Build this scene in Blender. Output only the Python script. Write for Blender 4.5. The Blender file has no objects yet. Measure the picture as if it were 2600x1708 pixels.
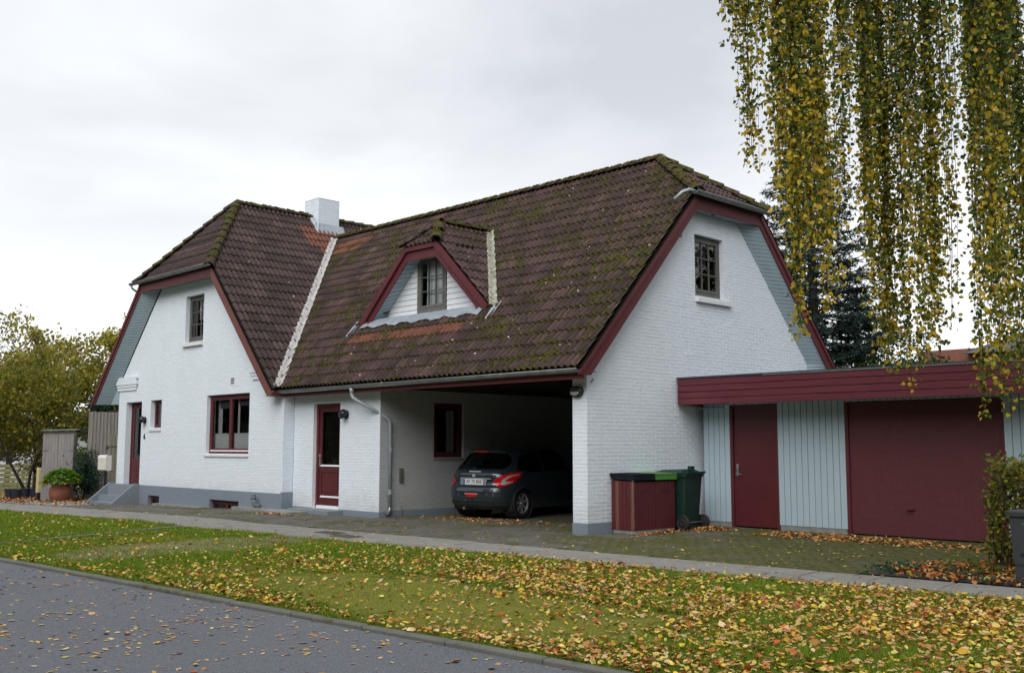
import bpy, math, random
import numpy as np
from mathutils import Vector, Matrix, Euler

random.seed(7)
RNG = np.random.default_rng(7)
SC = bpy.context.scene
COL = SC.collection
R = math.radians

# ------------------------------------------------------------------ camera
cam_data = bpy.data.cameras.new("camera")
cam = bpy.data.objects.new("camera", cam_data)
COL.objects.link(cam)
CAM = Vector((11.658, -13.275, 1.5))
yaw, pitch, roll = -0.794, 0.107, 0.001
cam.location = CAM
fw = Vector((math.sin(yaw) * math.cos(pitch), math.cos(yaw) * math.cos(pitch), math.sin(pitch)))
rt = Vector((math.cos(yaw), -math.sin(yaw), 0))
up = rt.cross(fw)
m3 = Matrix((rt, up, -fw)).transposed()
cam.rotation_euler = (m3 @ Matrix.Rotation(roll, 3, 'Z')).to_euler()
cam_data.sensor_width = 36.0
cam_data.lens = 2584.8 / 2600 * 36.0
cam_data.clip_end = 2000
cam_data.clip_start = 0.05
SC.camera = cam

# ------------------------------------------------------------------ world
SUN_DIR = Vector((0.34, -0.70, 0.66)).normalized()     # towards the sun
sun_el = math.asin(SUN_DIR.z)
sun_az = math.atan2(SUN_DIR.x, SUN_DIR.y)
world = bpy.data.worlds.new("World")
SC.world = world
world.use_nodes = True
nt = world.node_tree
nt.nodes.clear()


def N(nt, typ, **kw):
    n = nt.nodes.new(typ)
    for k, v in kw.items():
        if hasattr(n, k):
            setattr(n, k, v)
        else:
            n.inputs[k].default_value = v
    return n


def world_nodes():
    L = nt.links.new
    sky = N(nt, 'ShaderNodeTexSky')
    sky.sky_type = 'NISHITA'
    sky.sun_disc = False
    sky.sun_elevation = sun_el
    sky.sun_rotation = sun_az
    geo = N(nt, 'ShaderNodeTexCoord')
    sep = N(nt, 'ShaderNodeSeparateXYZ')
    L(geo.outputs['Generated'], sep.inputs[0])
    # project direction on a cloud deck
    mx = N(nt, 'ShaderNodeMath', operation='MAXIMUM'); L(sep.outputs['Z'], mx.inputs[0]); mx.inputs[1].default_value = 0.0
    ad = N(nt, 'ShaderNodeMath', operation='ADD'); L(mx.outputs[0], ad.inputs[0]); ad.inputs[1].default_value = 0.22
    dx = N(nt, 'ShaderNodeMath', operation='DIVIDE'); L(sep.outputs['X'], dx.inputs[0]); L(ad.outputs[0], dx.inputs[1])
    dy = N(nt, 'ShaderNodeMath', operation='DIVIDE'); L(sep.outputs['Y'], dy.inputs[0]); L(ad.outputs[0], dy.inputs[1])
    cmb = N(nt, 'ShaderNodeCombineXYZ'); L(dx.outputs[0], cmb.inputs[0]); L(dy.outputs[0], cmb.inputs[1])
    n1 = N(nt, 'ShaderNodeTexNoise'); n1.inputs['Scale'].default_value = 1.15; n1.inputs['Detail'].default_value = 5
    n1.inputs['Roughness'].default_value = 0.52; n1.inputs['Distortion'].default_value = 0.35
    L(cmb.outputs[0], n1.inputs['Vector'])
    r1 = N(nt, 'ShaderNodeValToRGB')
    r1.color_ramp.elements[0].position = 0.38; r1.color_ramp.elements[0].color = (0.475, 0.488, 0.512, 1)
    r1.color_ramp.elements[1].position = 0.62; r1.color_ramp.elements[1].color = (0.69, 0.70, 0.715, 1)
    L(n1.outputs['Fac'], r1.inputs[0])
    # bright band towards the horizon
    hz = N(nt, 'ShaderNodeMapRange'); hz.interpolation_type = 'SMOOTHSTEP'
    hz.inputs['From Min'].default_value = 0.02; hz.inputs['From Max'].default_value = 0.36
    hz.inputs['To Min'].default_value = 1.0; hz.inputs['To Max'].default_value = 0.0
    L(sep.outputs['Z'], hz.inputs['Value'])
    mh = N(nt, 'ShaderNodeMix'); mh.data_type = 'RGBA'
    L(hz.outputs[0], mh.inputs[0]); L(r1.outputs[0], mh.inputs[6]); mh.inputs[7].default_value = (0.86, 0.86, 0.86, 1)
    # thin blue break up high
    s2 = N(nt, 'ShaderNodeMix'); s2.data_type = 'RGBA'
    sm = N(nt, 'ShaderNodeVectorMath', operation='SCALE'); L(sky.outputs[0], sm.inputs[0]); sm.inputs['Scale'].default_value = 0.10
    s2.inputs[0].default_value = 0.90
    L(sm.outputs[0], s2.inputs[6]); L(mh.outputs[2], s2.inputs[7])
    bg = N(nt, 'ShaderNodeBackground'); bg.inputs['Strength'].default_value = 1.0
    L(s2.outputs[2], bg.inputs['Color'])
    out = N(nt, 'ShaderNodeOutputWorld')
    L(bg.outputs[0], out.inputs[0])


world_nodes()
sun_data = bpy.data.lights.new("sun", 'SUN')
sun_data.energy = 1.5
sun_data.angle = R(50)
sun_data.color = (1.0, 0.975, 0.95)
sun = bpy.data.objects.new("sun", sun_data)
COL.objects.link(sun)
sun.rotation_euler = SUN_DIR.to_track_quat('Z', 'Y').to_euler()
sun.location = (0, -20, 30)

vs = SC.view_settings
vs.view_transform = 'Standard'
vs.look = 'None'
vs.exposure = 0.58
vs.gamma = 1.0
vs.use_curve_mapping = False
SC.render.engine = 'CYCLES'
SC.cycles.max_bounces = 6
SC.cycles.transparent_max_bounces = 8
SC.cycles.diffuse_bounces = 3

# ------------------------------------------------------------------ materials
MATS = {}


def srgb(r, g, b):
    def c(v):
        v /= 255.0
        return v / 12.92 if v <= 0.04045 else ((v + 0.055) / 1.055) ** 2.4
    return (c(r), c(g), c(b), 1)


def base_mat(name):
    m = bpy.data.materials.new(name)
    m.use_nodes = True
    t = m.node_tree
    t.nodes.clear()
    o = t.nodes.new('ShaderNodeOutputMaterial')
    b = t.nodes.new('ShaderNodeBsdfPrincipled')
    t.links.new(b.outputs[0], o.inputs[0])
    MATS[name] = m
    return m, t, b


def pos(t):
    return t.nodes.new('ShaderNodeNewGeometry').outputs['Position']


def noise(t, scale, detail=4, rough=0.55, vec=None, stretch=None):
    n = t.nodes.new('ShaderNodeTexNoise')
    n.inputs['Scale'].default_value = scale
    n.inputs['Detail'].default_value = detail
    n.inputs['Roughness'].default_value = rough
    v = vec if vec is not None else pos(t)
    if stretch:
        mp = t.nodes.new('ShaderNodeMapping')
        mp.inputs['Scale'].default_value = stretch
        t.links.new(v, mp.inputs[0])
        v = mp.outputs[0]
    t.links.new(v, n.inputs['Vector'])
    return n.outputs['Fac']


def ramp(t, fac, stops, interp='LINEAR'):
    r = t.nodes.new('ShaderNodeValToRGB')
    cr = r.color_ramp
    cr.interpolation = interp
    while len(cr.elements) < len(stops):
        cr.elements.new(0.5)
    for e, (p, c) in zip(cr.elements, stops):
        e.position = p
        e.color = c if len(c) == 4 else (*c, 1)
    t.links.new(fac, r.inputs[0])
    return r.outputs[0]


def mixc(t, fac, a, b, blend='MIX'):
    m = t.nodes.new('ShaderNodeMix')
    m.data_type = 'RGBA'
    m.blend_type = blend
    for sock, v in ((m.inputs[0], fac), (m.inputs[6], a), (m.inputs[7], b)):
        if hasattr(v, 'is_linked') or hasattr(v, 'links'):
            t.links.new(v, sock)
        elif isinstance(v, (int, float)):
            sock.default_value = v
        else:
            sock.default_value = v if len(v) == 4 else (*v, 1)
    return m.outputs[2]


def math_n(t, op, a, b=None, c=None, clamp=False):
    n = t.nodes.new('ShaderNodeMath')
    n.operation = op
    n.use_clamp = clamp
    for i, v in enumerate((a, b, c)):
        if v is None:
            continue
        if isinstance(v, (int, float)):
            n.inputs[i].default_value = v
        else:
            t.links.new(v, n.inputs[i])
    return n.outputs[0]


def bump(t, b, h, dist, strength=1.0):
    n = t.nodes.new('ShaderNodeBump')
    n.inputs['Distance'].default_value = dist
    n.inputs['Strength'].default_value = strength
    t.links.new(h, n.inputs['Height'])
    t.links.new(n.outputs[0], b.inputs['Normal'])


def simple(name, c1, c2=None, scale=4.0, rough=0.6, metal=0.0, bumpd=0.0, bscale=60.0, stretch=None, spec=0.5, lo=0.35, hi=0.65):
    if name in MATS:
        return MATS[name]
    m, t, b = base_mat(name)
    b.inputs['Roughness'].default_value = rough
    b.inputs['Metallic'].default_value = metal
    b.inputs['Specular IOR Level'].default_value = spec
    if c2 is None:
        c2 = tuple(x * 0.85 for x in c1[:3]) + (1,)
    f = noise(t, scale, 5, 0.6, stretch=stretch)
    col = ramp(t, f, [(lo, c1), (hi, c2)])
    t.links.new(col, b.inputs['Base Color'])
    if bumpd:
        bump(t, b, noise(t, bscale, 4, 0.6, stretch=stretch), bumpd)
    return m


def glass_mat(name, tint=(0.9, 0.95, 0.95, 1), ior=1.5, dark=None):
    m = bpy.data.materials.new(name)
    m.use_nodes = True
    t = m.node_tree
    t.nodes.clear()
    o = t.nodes.new('ShaderNodeOutputMaterial')
    tr = t.nodes.new('ShaderNodeBsdfTransparent'); tr.inputs[0].default_value = tint
    gl = t.nodes.new('ShaderNodeBsdfGlossy'); gl.inputs['Roughness'].default_value = 0.02
    gl.inputs[0].default_value = (1, 1, 1, 1)
    fr = t.nodes.new('ShaderNodeFresnel'); fr.inputs[0].default_value = ior
    nz = noise(t, 1.3, 2)
    bp = t.nodes.new('ShaderNodeBump'); bp.inputs['Distance'].default_value = 0.004
    t.links.new(nz, bp.inputs['Height'])
    t.links.new(bp.outputs[0], gl.inputs['Normal']); t.links.new(bp.outputs[0], fr.inputs['Normal'])
    f2 = math_n(t, 'MULTIPLY', fr.outputs[0], 1.35, clamp=True)
    mx = t.nodes.new('ShaderNodeMixShader')
    t.links.new(f2, mx.inputs[0]); t.links.new(tr.outputs[0], mx.inputs[1]); t.links.new(gl.outputs[0], mx.inputs[2])
    t.links.new(mx.outputs[0], o.inputs[0])
    MATS[name] = m
    return m


def attr_leaf_mat(name, rough=0.6, trans=0.35, spec=0.35, bumpd=0):
    m = bpy.data.materials.new(name)
    m.use_nodes = True
    t = m.node_tree
    t.nodes.clear()
    o = t.nodes.new('ShaderNodeOutputMaterial')
    b = t.nodes.new('ShaderNodeBsdfPrincipled')
    b.inputs['Roughness'].default_value = rough
    b.inputs['Specular IOR Level'].default_value = spec
    a = t.nodes.new('ShaderNodeAttribute'); a.attribute_name = 'Col'
    t.links.new(a.outputs['Color'], b.inputs['Base Color'])
    if trans > 0:
        tl = t.nodes.new('ShaderNodeBsdfTranslucent')
        t.links.new(a.outputs['Color'], tl.inputs[0])
        mx = t.nodes.new('ShaderNodeMixShader'); mx.inputs[0].default_value = trans
        t.links.new(b.outputs[0], mx.inputs[1]); t.links.new(tl.outputs[0], mx.inputs[2])
        t.links.new(mx.outputs[0], o.inputs[0])
    else:
        t.links.new(b.outputs[0], o.inputs[0])
    MATS[name] = m
    return m


# painted masonry
def wall_paint(name, c, dirt=0.0, rough=0.75, algae=0.42):
    m, t, b = base_mat(name)
    f = noise(t, 0.9, 6, 0.6)
    f2 = noise(t, 9.0, 4, 0.6, stretch=(1, 1, 3))
    c2 = tuple(x * 0.955 for x in c[:3]) + (1,)
    c3 = (c[0] * 0.93, c[1] * 0.93, c[2] * 0.915, 1)
    col = mixc(t, ramp(t, f2, [(0.42, (0, 0, 0)), (0.68, (1, 1, 1))]), ramp(t, f, [(0.35, c), (0.7, c2)]), c3)
    # rain streaks
    st = noise(t, 2.2, 5, 0.7, stretch=(1, 1, 0.12))
    col = mixc(t, math_n(t, 'MULTIPLY', ramp(t, st, [(0.55, (0, 0, 0)), (0.8, (1, 1, 1))]), 0.35 + dirt), col,
               (c[0] * 0.8, c[1] * 0.8, c[2] * 0.76, 1))
    # splash dirt and algae near the ground
    sz = t.nodes.new('ShaderNodeSeparateXYZ'); t.links.new(pos(t), sz.inputs[0])
    hgt = math_n(t, 'ADD', sz.outputs[2], math_n(t, 'MULTIPLY', math_n(t, 'SUBTRACT', noise(t, 3.5, 6, .75), .5), 1.1))
    low = ramp(t, hgt, [(0.0, (1, 1, 1)), (0.62, (0, 0, 0))])
    col = mixc(t, math_n(t, 'MULTIPLY', low, algae), col, (c[0] * 0.50, c[1] * 0.50, c[2] * 0.40, 1))
    t.links.new(col, b.inputs['Base Color'])
    b.inputs['Roughness'].default_value = rough
    b.inputs['Specular IOR Level'].default_value = 0.25
    bump(t, b, noise(t, 55, 5, 0.65), 0.0035)
    return m


WHITE = wall_paint("white_painted_brick", (0.79, 0.855, 0.925, 1))
PLINTH = wall_paint("grey_plinth_paint", (0.235, 0.28, 0.335, 1), 0.2, algae=.15)
STEPGREY = wall_paint("grey_step_paint", (0.24, 0.275, 0.315, 1), 0.25, algae=.15)
SILLW = simple("white_sill_paint", (0.82, 0.82, 0.84, 1), (0.74, 0.74, 0.75, 1), 7, 0.6)


def wood_paint(name, c, c2, rough=0.55, spec=0.35, sc=(1, 1, 1), bumpd=0.0012):
    m, t, b = base_mat(name)
    f = noise(t, 3.0, 6, 0.65, stretch=sc)
    f2 = noise(t, 22.0, 4, 0.6, stretch=sc)
    col = ramp(t, f, [(0.3, c), (0.72, c2)])
    col = mixc(t, math_n(t, 'MULTIPLY', f2, 0.35), col, tuple(x * 0.7 for x in c[:3]) + (1,))
    t.links.new(col, b.inputs['Base Color'])
    b.inputs['Roughness'].default_value = rough
    b.inputs['Specular IOR Level'].default_value = spec
    bump(t, b, f2, bumpd)
    return m


RED = wood_paint("oxblood_wood_paint", (0.105, 0.020, 0.024, 1), (0.135, 0.032, 0.036, 1), 0.55)
REDH = wood_paint("oxblood_fascia_stain", (0.105, 0.018, 0.026, 1), (0.16, 0.034, 0.046, 1), 0.5, 0.4, (0.35, 3, 6))
REDOLD = wood_paint("faded_red_wood", (0.16, 0.055, 0.05, 1), (0.20, 0.085, 0.065, 1), 0.7, 0.3)
REDDOOR = wood_paint("dark_red_door_paint", (0.095, 0.016, 0.020, 1), (0.115, 0.023, 0.027, 1), 0.45, 0.4)
BLUEBRD = wood_paint("pale_blue_board_paint", (0.44, 0.56, 0.63, 1), (0.49, 0.605, 0.675, 1), 0.6, 0.3, (6, 6, 0.5))
SOFFIT = wood_paint("blue_grey_soffit_paint", (0.34, 0.435, 0.485, 1), (0.39, 0.49, 0.54, 1), 0.6, 0.3)
WHITEBRD = wood_paint("white_siding_paint", (0.78, 0.80, 0.83, 1), (0.72, 0.75, 0.78, 1), 0.5)
FRAMEGREY = wood_paint("weathered_grey_frame", (0.10, 0.097, 0.092, 1), (0.18, 0.172, 0.16, 1), 0.65)
OLDWOOD = wood_paint("weathered_grey_wood", (0.27, 0.25, 0.245, 1), (0.40, 0.375, 0.375, 1), 0.85, 0.15, (5, 5, 0.4), 0.004)
OLDWOOD2 = wood_paint("mossy_grey_wood", (0.25, 0.23, 0.18, 1), (0.38, 0.355, 0.29, 1), 0.85, 0.15, (5, 5, 0.4), 0.004)
ZINC = simple("zinc_metal", (0.36, 0.38, 0.40, 1), (0.25, 0.265, 0.28, 1), 5, 0.38, 0.75, stretch=(1, 1, 1))
ZINCPAINT = simple("light_grey_pipe", (0.38, 0.43, 0.46, 1), (0.31, 0.35, 0.38, 1), 6, 0.45, 0.2)
LEAD = simple("lead_flashing", (0.30, 0.335, 0.38, 1), (0.40, 0.43, 0.47, 1), 6, 0.5, 0.3, 0.004, 14)
MORTAR = simple("pale_valley_mortar", (0.54, 0.525, 0.52, 1), (0.36, 0.35, 0.33, 1), 7, 0.85, 0, 0.02, 22)
MORTARM = simple("mossy_valley_mortar", (0.43, 0.415, 0.375, 1), (0.17, 0.165, 0.09, 1), 9, 0.85, 0, 0.02, 22)
BLACKP = simple("black_lamp_plastic", (0.012, 0.013, 0.017, 1), (0.02, 0.021, 0.025, 1), 8, 0.35)
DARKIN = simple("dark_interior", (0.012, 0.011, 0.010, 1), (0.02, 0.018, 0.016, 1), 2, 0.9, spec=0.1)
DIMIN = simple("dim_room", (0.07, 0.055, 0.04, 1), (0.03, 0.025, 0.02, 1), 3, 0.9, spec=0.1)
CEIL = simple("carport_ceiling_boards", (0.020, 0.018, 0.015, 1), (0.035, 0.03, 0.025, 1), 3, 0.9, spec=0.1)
CARWALL = wall_paint("grey_carport_wall", (0.50, 0.51, 0.53, 1), 0.3)  # duller grey than the outer walls, with stronger streaks
CURTAIN = simple("sheer_white_curtain", (0.90, 0.91, 0.93, 1), (0.80, 0.82, 0.84, 1), 9, 0.8)
BLIND = simple("grey_blue_blind", (0.07, 0.085, 0.11, 1), (0.09, 0.105, 0.13, 1), 4, 0.8)
GLASS = glass_mat("window_glass", (0.92, 0.95, 0.95, 1))
GLASSD = glass_mat("car_glass", (0.35, 0.42, 0.42, 1), 1.5)
CONC = simple("grey_concrete", (0.30, 0.30, 0.29, 1), (0.21, 0.21, 0.19, 1), 5, 0.85, 0, 0.003, 40)
STEEL = simple("brushed_steel", (0.55, 0.55, 0.55, 1), (0.42, 0.42, 0.43, 1), 10, 0.3, 0.9)
ASPHROOF = simple("roofing_felt", (0.02, 0.025, 0.033, 1), (0.04, 0.045, 0.055, 1), 5, 0.6)


def tile_mat(name, axis, z0, dz, moss=0.5, orange=None, base=None, snap=True, lichen=0.62):
    """brown double-wave concrete tiles: tone differs tile by tile, moss and grime sit in the troughs, with painted rib shade"""
    m, t, b = base_mat(name)
    sep = t.nodes.new('ShaderNodeSeparateXYZ')
    t.links.new(pos(t), sep.inputs[0])
    ac = sep.outputs[axis]
    # which tile are we on
    iu = math_n(t, 'FLOOR', math_n(t, 'DIVIDE', ac, 0.30))
    iz = math_n(t, 'FLOOR', math_n(t, 'DIVIDE', math_n(t, 'SUBTRACT', sep.outputs[2], z0), dz))
    cid = t.nodes.new('ShaderNodeCombineXYZ')
    t.links.new(iu, cid.inputs[0]); t.links.new(iz, cid.inputs[1])
    wn = t.nodes.new('ShaderNodeTexWhiteNoise'); wn.noise_dimensions = '2D'
    t.links.new(cid.outputs[0], wn.inputs['Vector'])
    rnd = wn.outputs['Value']
    f = noise(t, 1.7, 6, 0.62)
    f2 = noise(t, 16, 5, 0.65)
    A = base or ((0.080, 0.046, 0.044), (0.135, 0.082, 0.076), (0.048, 0.030, 0.029))
    col = ramp(t, f, [(0.28, A[2]), (0.5, A[0]), (0.75, A[1])])
    tone = ramp(t, rnd, [(0.0, (0.62, 0.62, 0.62)), (0.5, (1.0, 0.98, 0.98)), (1.0, (1.45, 1.38, 1.36))])
    col = mixc(t, 1.0 if snap else 0.4, col, tone, 'MULTIPLY')
    col = mixc(t, math_n(t, 'MULTIPLY', f2, 0.5), col, (0.040, 0.028, 0.024, 1))
    if orange is not None:
        for (cu, cz, ru, rz) in orange:
            du = math_n(t, 'ABSOLUTE', math_n(t, 'DIVIDE', math_n(t, 'SUBTRACT', math_n(t, 'MULTIPLY_ADD', iu, 0.30, 0.15), cu), ru))
            dv = math_n(t, 'ABSOLUTE', math_n(t, 'DIVIDE', math_n(t, 'SUBTRACT', math_n(t, 'MULTIPLY_ADD', iz, dz, z0 + dz * .5), cz), rz))
            dd = math_n(t, 'ADD', math_n(t, 'MAXIMUM', du, dv), math_n(t, 'MULTIPLY', rnd, 0.35))
            mk = math_n(t, 'LESS_THAN', dd, 1.12)
            mk = math_n(t, 'MULTIPLY', mk, ramp(t, noise(t, 6, 5, .7), [(0.30, (0.45, 0.45, 0.45)), (0.55, (1, 1, 1))]))
            col = mixc(t, mk, col, ramp(t, f2, [(0.3, (0.24, 0.085, 0.050)), (0.7, (0.15, 0.058, 0.04))]))
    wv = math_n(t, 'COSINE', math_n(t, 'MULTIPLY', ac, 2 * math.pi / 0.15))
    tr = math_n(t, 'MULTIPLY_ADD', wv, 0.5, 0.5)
    # grime in the troughs, darkened to paint in the shade between the ribs
    grime_shade = math_n(t, 'MULTIPLY', math_n(t, 'POWER', tr, 2.0), ramp(t, noise(t, 4, 4, .6), [(0.3, (0.5, 0.5, 0.5)), (0.6, (1, 1, 1))]))
    col = mixc(t, grime_shade, col, (0.030, 0.024, 0.016, 1))
    mn = noise(t, 1.0, 5, 0.7)
    mn2 = noise(t, 4.0, 5, 0.78, stretch=((3.2, 1, 1) if axis == 0 else (1, 3.2, 1)))
    s = math_n(t, 'ADD', math_n(t, 'MULTIPLY', mn, 0.9), math_n(t, 'MULTIPLY', mn2, 1.1))
    s = math_n(t, 'ADD', s, math_n(t, 'MULTIPLY', tr, 0.12))
    # lower lip of each tile stays damp
    fz = math_n(t, 'FRACT', math_n(t, 'DIVIDE', math_n(t, 'SUBTRACT', sep.outputs[2], z0), dz))
    lip = ramp(t, fz, [(0.0, (1, 1, 1)), (0.22, (0, 0, 0)), (0.85, (0, 0, 0)), (1.0, (1, 1, 1))])
    s = math_n(t, 'ADD', s, math_n(t, 'MULTIPLY', lip, 0.09))
    s = math_n(t, 'SUBTRACT', s, 1.36 - moss * 0.36)
    mk = ramp(t, math_n(t, 'MULTIPLY', s, 9.0, clamp=True), [(0, (0, 0, 0)), (1, (1, 1, 1))])
    mc = ramp(t, noise(t, 14, 5, .7), [(0.32, (0.028, 0.026, 0.006)), (0.5, (0.065, 0.062, 0.008)), (0.70, (0.125, 0.115, 0.012))])
    col = mixc(t, mk, col, mc)
    v2 = t.nodes.new('ShaderNodeTexVoronoi'); v2.inputs['Scale'].default_value = 3.3
    t.links.new(pos(t), v2.inputs['Vector'])
    dot = ramp(t, math_n(t, 'ADD', v2.outputs['Distance'], math_n(t, 'MULTIPLY', f2, .05)), [(0.085, (1, 1, 1)), (0.115, (0, 0, 0))])
    sel = ramp(t, v2.outputs['Color'], [(lichen, (0, 0, 0)), (lichen + .03, (1, 1, 1))])
    dot = math_n(t, 'MULTIPLY', dot, sel)
    col = mixc(t, dot, col, (0.50, 0.42, 0.36, 1))
    t.links.new(col, b.inputs['Base Color'])
    b.inputs['Roughness'].default_value = 0.8
    b.inputs['Specular IOR Level'].default_value = 0.3
    hb = math_n(t, 'ADD', math_n(t, 'MULTIPLY', f2, 0.6), math_n(t, 'MULTIPLY', mk, math_n(t, 'MULTIPLY_ADD', noise(t, 22, 4, .7), 1.6, .4)))
    bump(t, b, hb, 0.016)
    return m


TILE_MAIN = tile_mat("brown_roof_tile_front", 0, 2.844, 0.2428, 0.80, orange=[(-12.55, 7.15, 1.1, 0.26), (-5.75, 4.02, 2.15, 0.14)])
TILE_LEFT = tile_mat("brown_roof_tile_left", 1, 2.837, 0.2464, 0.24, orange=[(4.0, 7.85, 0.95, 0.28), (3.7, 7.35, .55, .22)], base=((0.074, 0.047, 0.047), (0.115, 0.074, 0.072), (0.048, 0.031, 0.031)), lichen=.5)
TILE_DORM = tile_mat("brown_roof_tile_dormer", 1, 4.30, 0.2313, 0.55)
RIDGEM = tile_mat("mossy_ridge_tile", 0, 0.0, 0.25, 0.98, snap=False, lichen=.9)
# ------------------------------------------------------------------ builders
def root_loc(p):
    v = Vector((0, 0, 0))
    while p is not None:
        v += Vector(p.location)
        p = p.parent
    return v


def tag(o, label=None, cat=None, group=None, kind=None):
    if label: o['label'] = label
    if cat: o['category'] = cat
    if group: o['group'] = group
    if kind: o['kind'] = kind
    return o


def empty(name, loc, label, cat, group=None, rotz=0.0):
    o = bpy.data.objects.new(name, None)
    COL.objects.link(o)
    o.empty_display_size = 0.2
    o.location = loc
    o.rotation_euler = (0, 0, rotz)
    return tag(o, label, cat, group)


def link_mesh(name, me, parent=None, loc=(0, 0, 0), rot=None):
    o = bpy.data.objects.new(name, me)
    COL.objects.link(o)
    if parent is not None:
        o.parent = parent
    o.location = loc
    if rot is not None:
        o.rotation_euler = rot
    return o


class MB:
    def __init__(s):
        s.v = []; s.f = []; s.m = []; s.k = 0

    def add(s, vs, fs, mi=None):
        b = len(s.v)
        s.v.extend([tuple(x) for x in vs])
        for f in fs:
            s.f.append(tuple(b + i for i in f))
            s.m.append(s.k if mi is None else mi)
        return s

    def quad(s, a, b, c, d, mi=None):
        return s.add([a, b, c, d], [(0, 1, 2, 3)], mi)

    def poly(s, pts, mi=None):
        return s.add(pts, [tuple(range(len(pts)))], mi)

    def box(s, x0, x1, y0, y1, z0, z1, mi=None):
        v = [(x0, y0, z0), (x1, y0, z0), (x1, y1, z0), (x0, y1, z0), (x0, y0, z1), (x1, y0, z1), (x1, y1, z1), (x0, y1, z1)]
        return s.add(v, [(0, 3, 2, 1), (4, 5, 6, 7), (0, 1, 5, 4), (1, 2, 6, 5), (2, 3, 7, 6), (3, 0, 4, 7)], mi)

    def bevbox(s, x0, x1, y0, y1, z0, z1, b, mi=None):
        """box with chamfered vertical edges and top"""
        def ring(z, i):
            return [(x0 + i, y0 + b, z), (x0 + b, y0 + i, z), (x1 - b, y0 + i, z), (x1 - i, y0 + b, z), (x1 - i, y1 - b, z), (x1 - b, y1 - i, z), (x0 + b, y1 - i, z), (x0 + i, y1 - b, z)]
        R0 = ring(z0, 0); R1 = ring(z1 - b, 0); R2 = ring(z1, b * .8)
        v = R0 + R1 + R2
        f = []
        for k in (0, 8):
            for i in range(8):
                j = (i + 1) % 8
                f.append((k + i, k + j, k + 8 + j, k + 8 + i))
        f.append(tuple(range(16, 24))); f.append(tuple(reversed(range(8))))
        return s.add(v, f, mi)

    def frame_box(s, O, U, V, W, u0, u1, v0, v1, w0, w1, mi=None):
        """box in a local frame"""
        P = lambda a, b, c: O + U * a + V * b + W * c
        v = [P(u0, v0, w0), P(u1, v0, w0), P(u1, v1, w0), P(u0, v1, w0), P(u0, v0, w1), P(u1, v0, w1), P(u1, v1, w1), P(u0, v1, w1)]
        return s.add(v, [(0, 3, 2, 1), (4, 5, 6, 7), (0, 1, 5, 4), (1, 2, 6, 5), (2, 3, 7, 6), (3, 0, 4, 7)], mi)

    def prism(s, pts, ext, mi=None):
        n = len(pts)
        e = Vector(ext)
        v = [Vector(p) for p in pts] + [Vector(p) + e for p in pts]
        f = [tuple(reversed(range(n))), tuple(range(n, 2 * n))]
        for i in range(n):
            j = (i + 1) % n
            f.append((i, j, n + j, n + i))
        return s.add(v, f, mi)

    def tube(s, path, r, seg=8, mi=None, caps=True):
        path = [Vector(p) for p in path]
        n = len(path)
        rs = r if isinstance(r, (list, tuple)) else [r] * n
        v = []; f = []
        prev = None
        for i, p in enumerate(path):
            d = (path[min(i + 1, n - 1)] - path[max(i - 1, 0)])
            if d.length < 1e-9: d = Vector((0, 0, 1))
            d.normalize()
            if prev is None:
                a = Vector((0, 0, 1)) if abs(d.z) < .9 else Vector((1, 0, 0))
                x = d.cross(a).normalized()
            else:
                x = (prev - d * prev.dot(d)).normalized()
            prev = x
            y = d.cross(x)
            for k in range(seg):
                t = 2 * math.pi * k / seg
                v.append(p + (x * math.cos(t) + y * math.sin(t)) * rs[i])
        for i in range(n - 1):
            for k in range(seg):
                a = i * seg + k; b = i * seg + (k + 1) % seg
                f.append((a, b, b + seg, a + seg))
        if caps:
            f.append(tuple(reversed(range(seg)))); f.append(tuple(range((n - 1) * seg, n * seg)))
        return s.add(v, f, mi)

    def lathe(s, prof, c, seg=16, axis='z', mi=None, a0=0.0, a1=2 * math.pi):
        """prof: list of (radius, height)"""
        c = Vector(c)
        full = abs(a1 - a0 - 2 * math.pi) < 1e-6
        m = seg if full else seg + 1
        v = []; f = []
        for (r, h) in prof:
            for k in range(m):
                t = a0 + (a1 - a0) * k / seg
                x, y = r * math.cos(t), r * math.sin(t)
                p = {'z': Vector((x, y, h)), 'x': Vector((h, x, y)), 'y': Vector((y, h, x))}[axis]
                v.append(c + p)
        for i in range(len(prof) - 1):
            for k in range(seg):
                a = i * m + k; b = i * m + (k + 1) % m
                f.append((a, b, b + m, a + m))
        return s.add(v, f, mi)

    def mesh(s, name, mats, off=Vector((0, 0, 0)), smooth=False):
        me = bpy.data.meshes.new(name)
        me.from_pydata([(a[0] - off.x, a[1] - off.y, a[2] - off.z) for a in s.v], [], s.f)
        if not isinstance(mats, (list, tuple)): mats = [mats]
        for m in mats: me.materials.append(m)
        if len(mats) > 1:
            me.polygons.foreach_set('material_index', s.m)
        if smooth:
            me.polygons.foreach_set('use_smooth', [True] * len(me.polygons))
        me.update()
        return me

    def build(s, name, mats, parent=None, smooth=False, local=False, **kw):
        off = Vector((0, 0, 0)) if local or parent is None else root_loc(parent)
        o = link_mesh(name, s.mesh(name, mats, off, smooth), parent)
        return tag(o, **kw)


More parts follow.
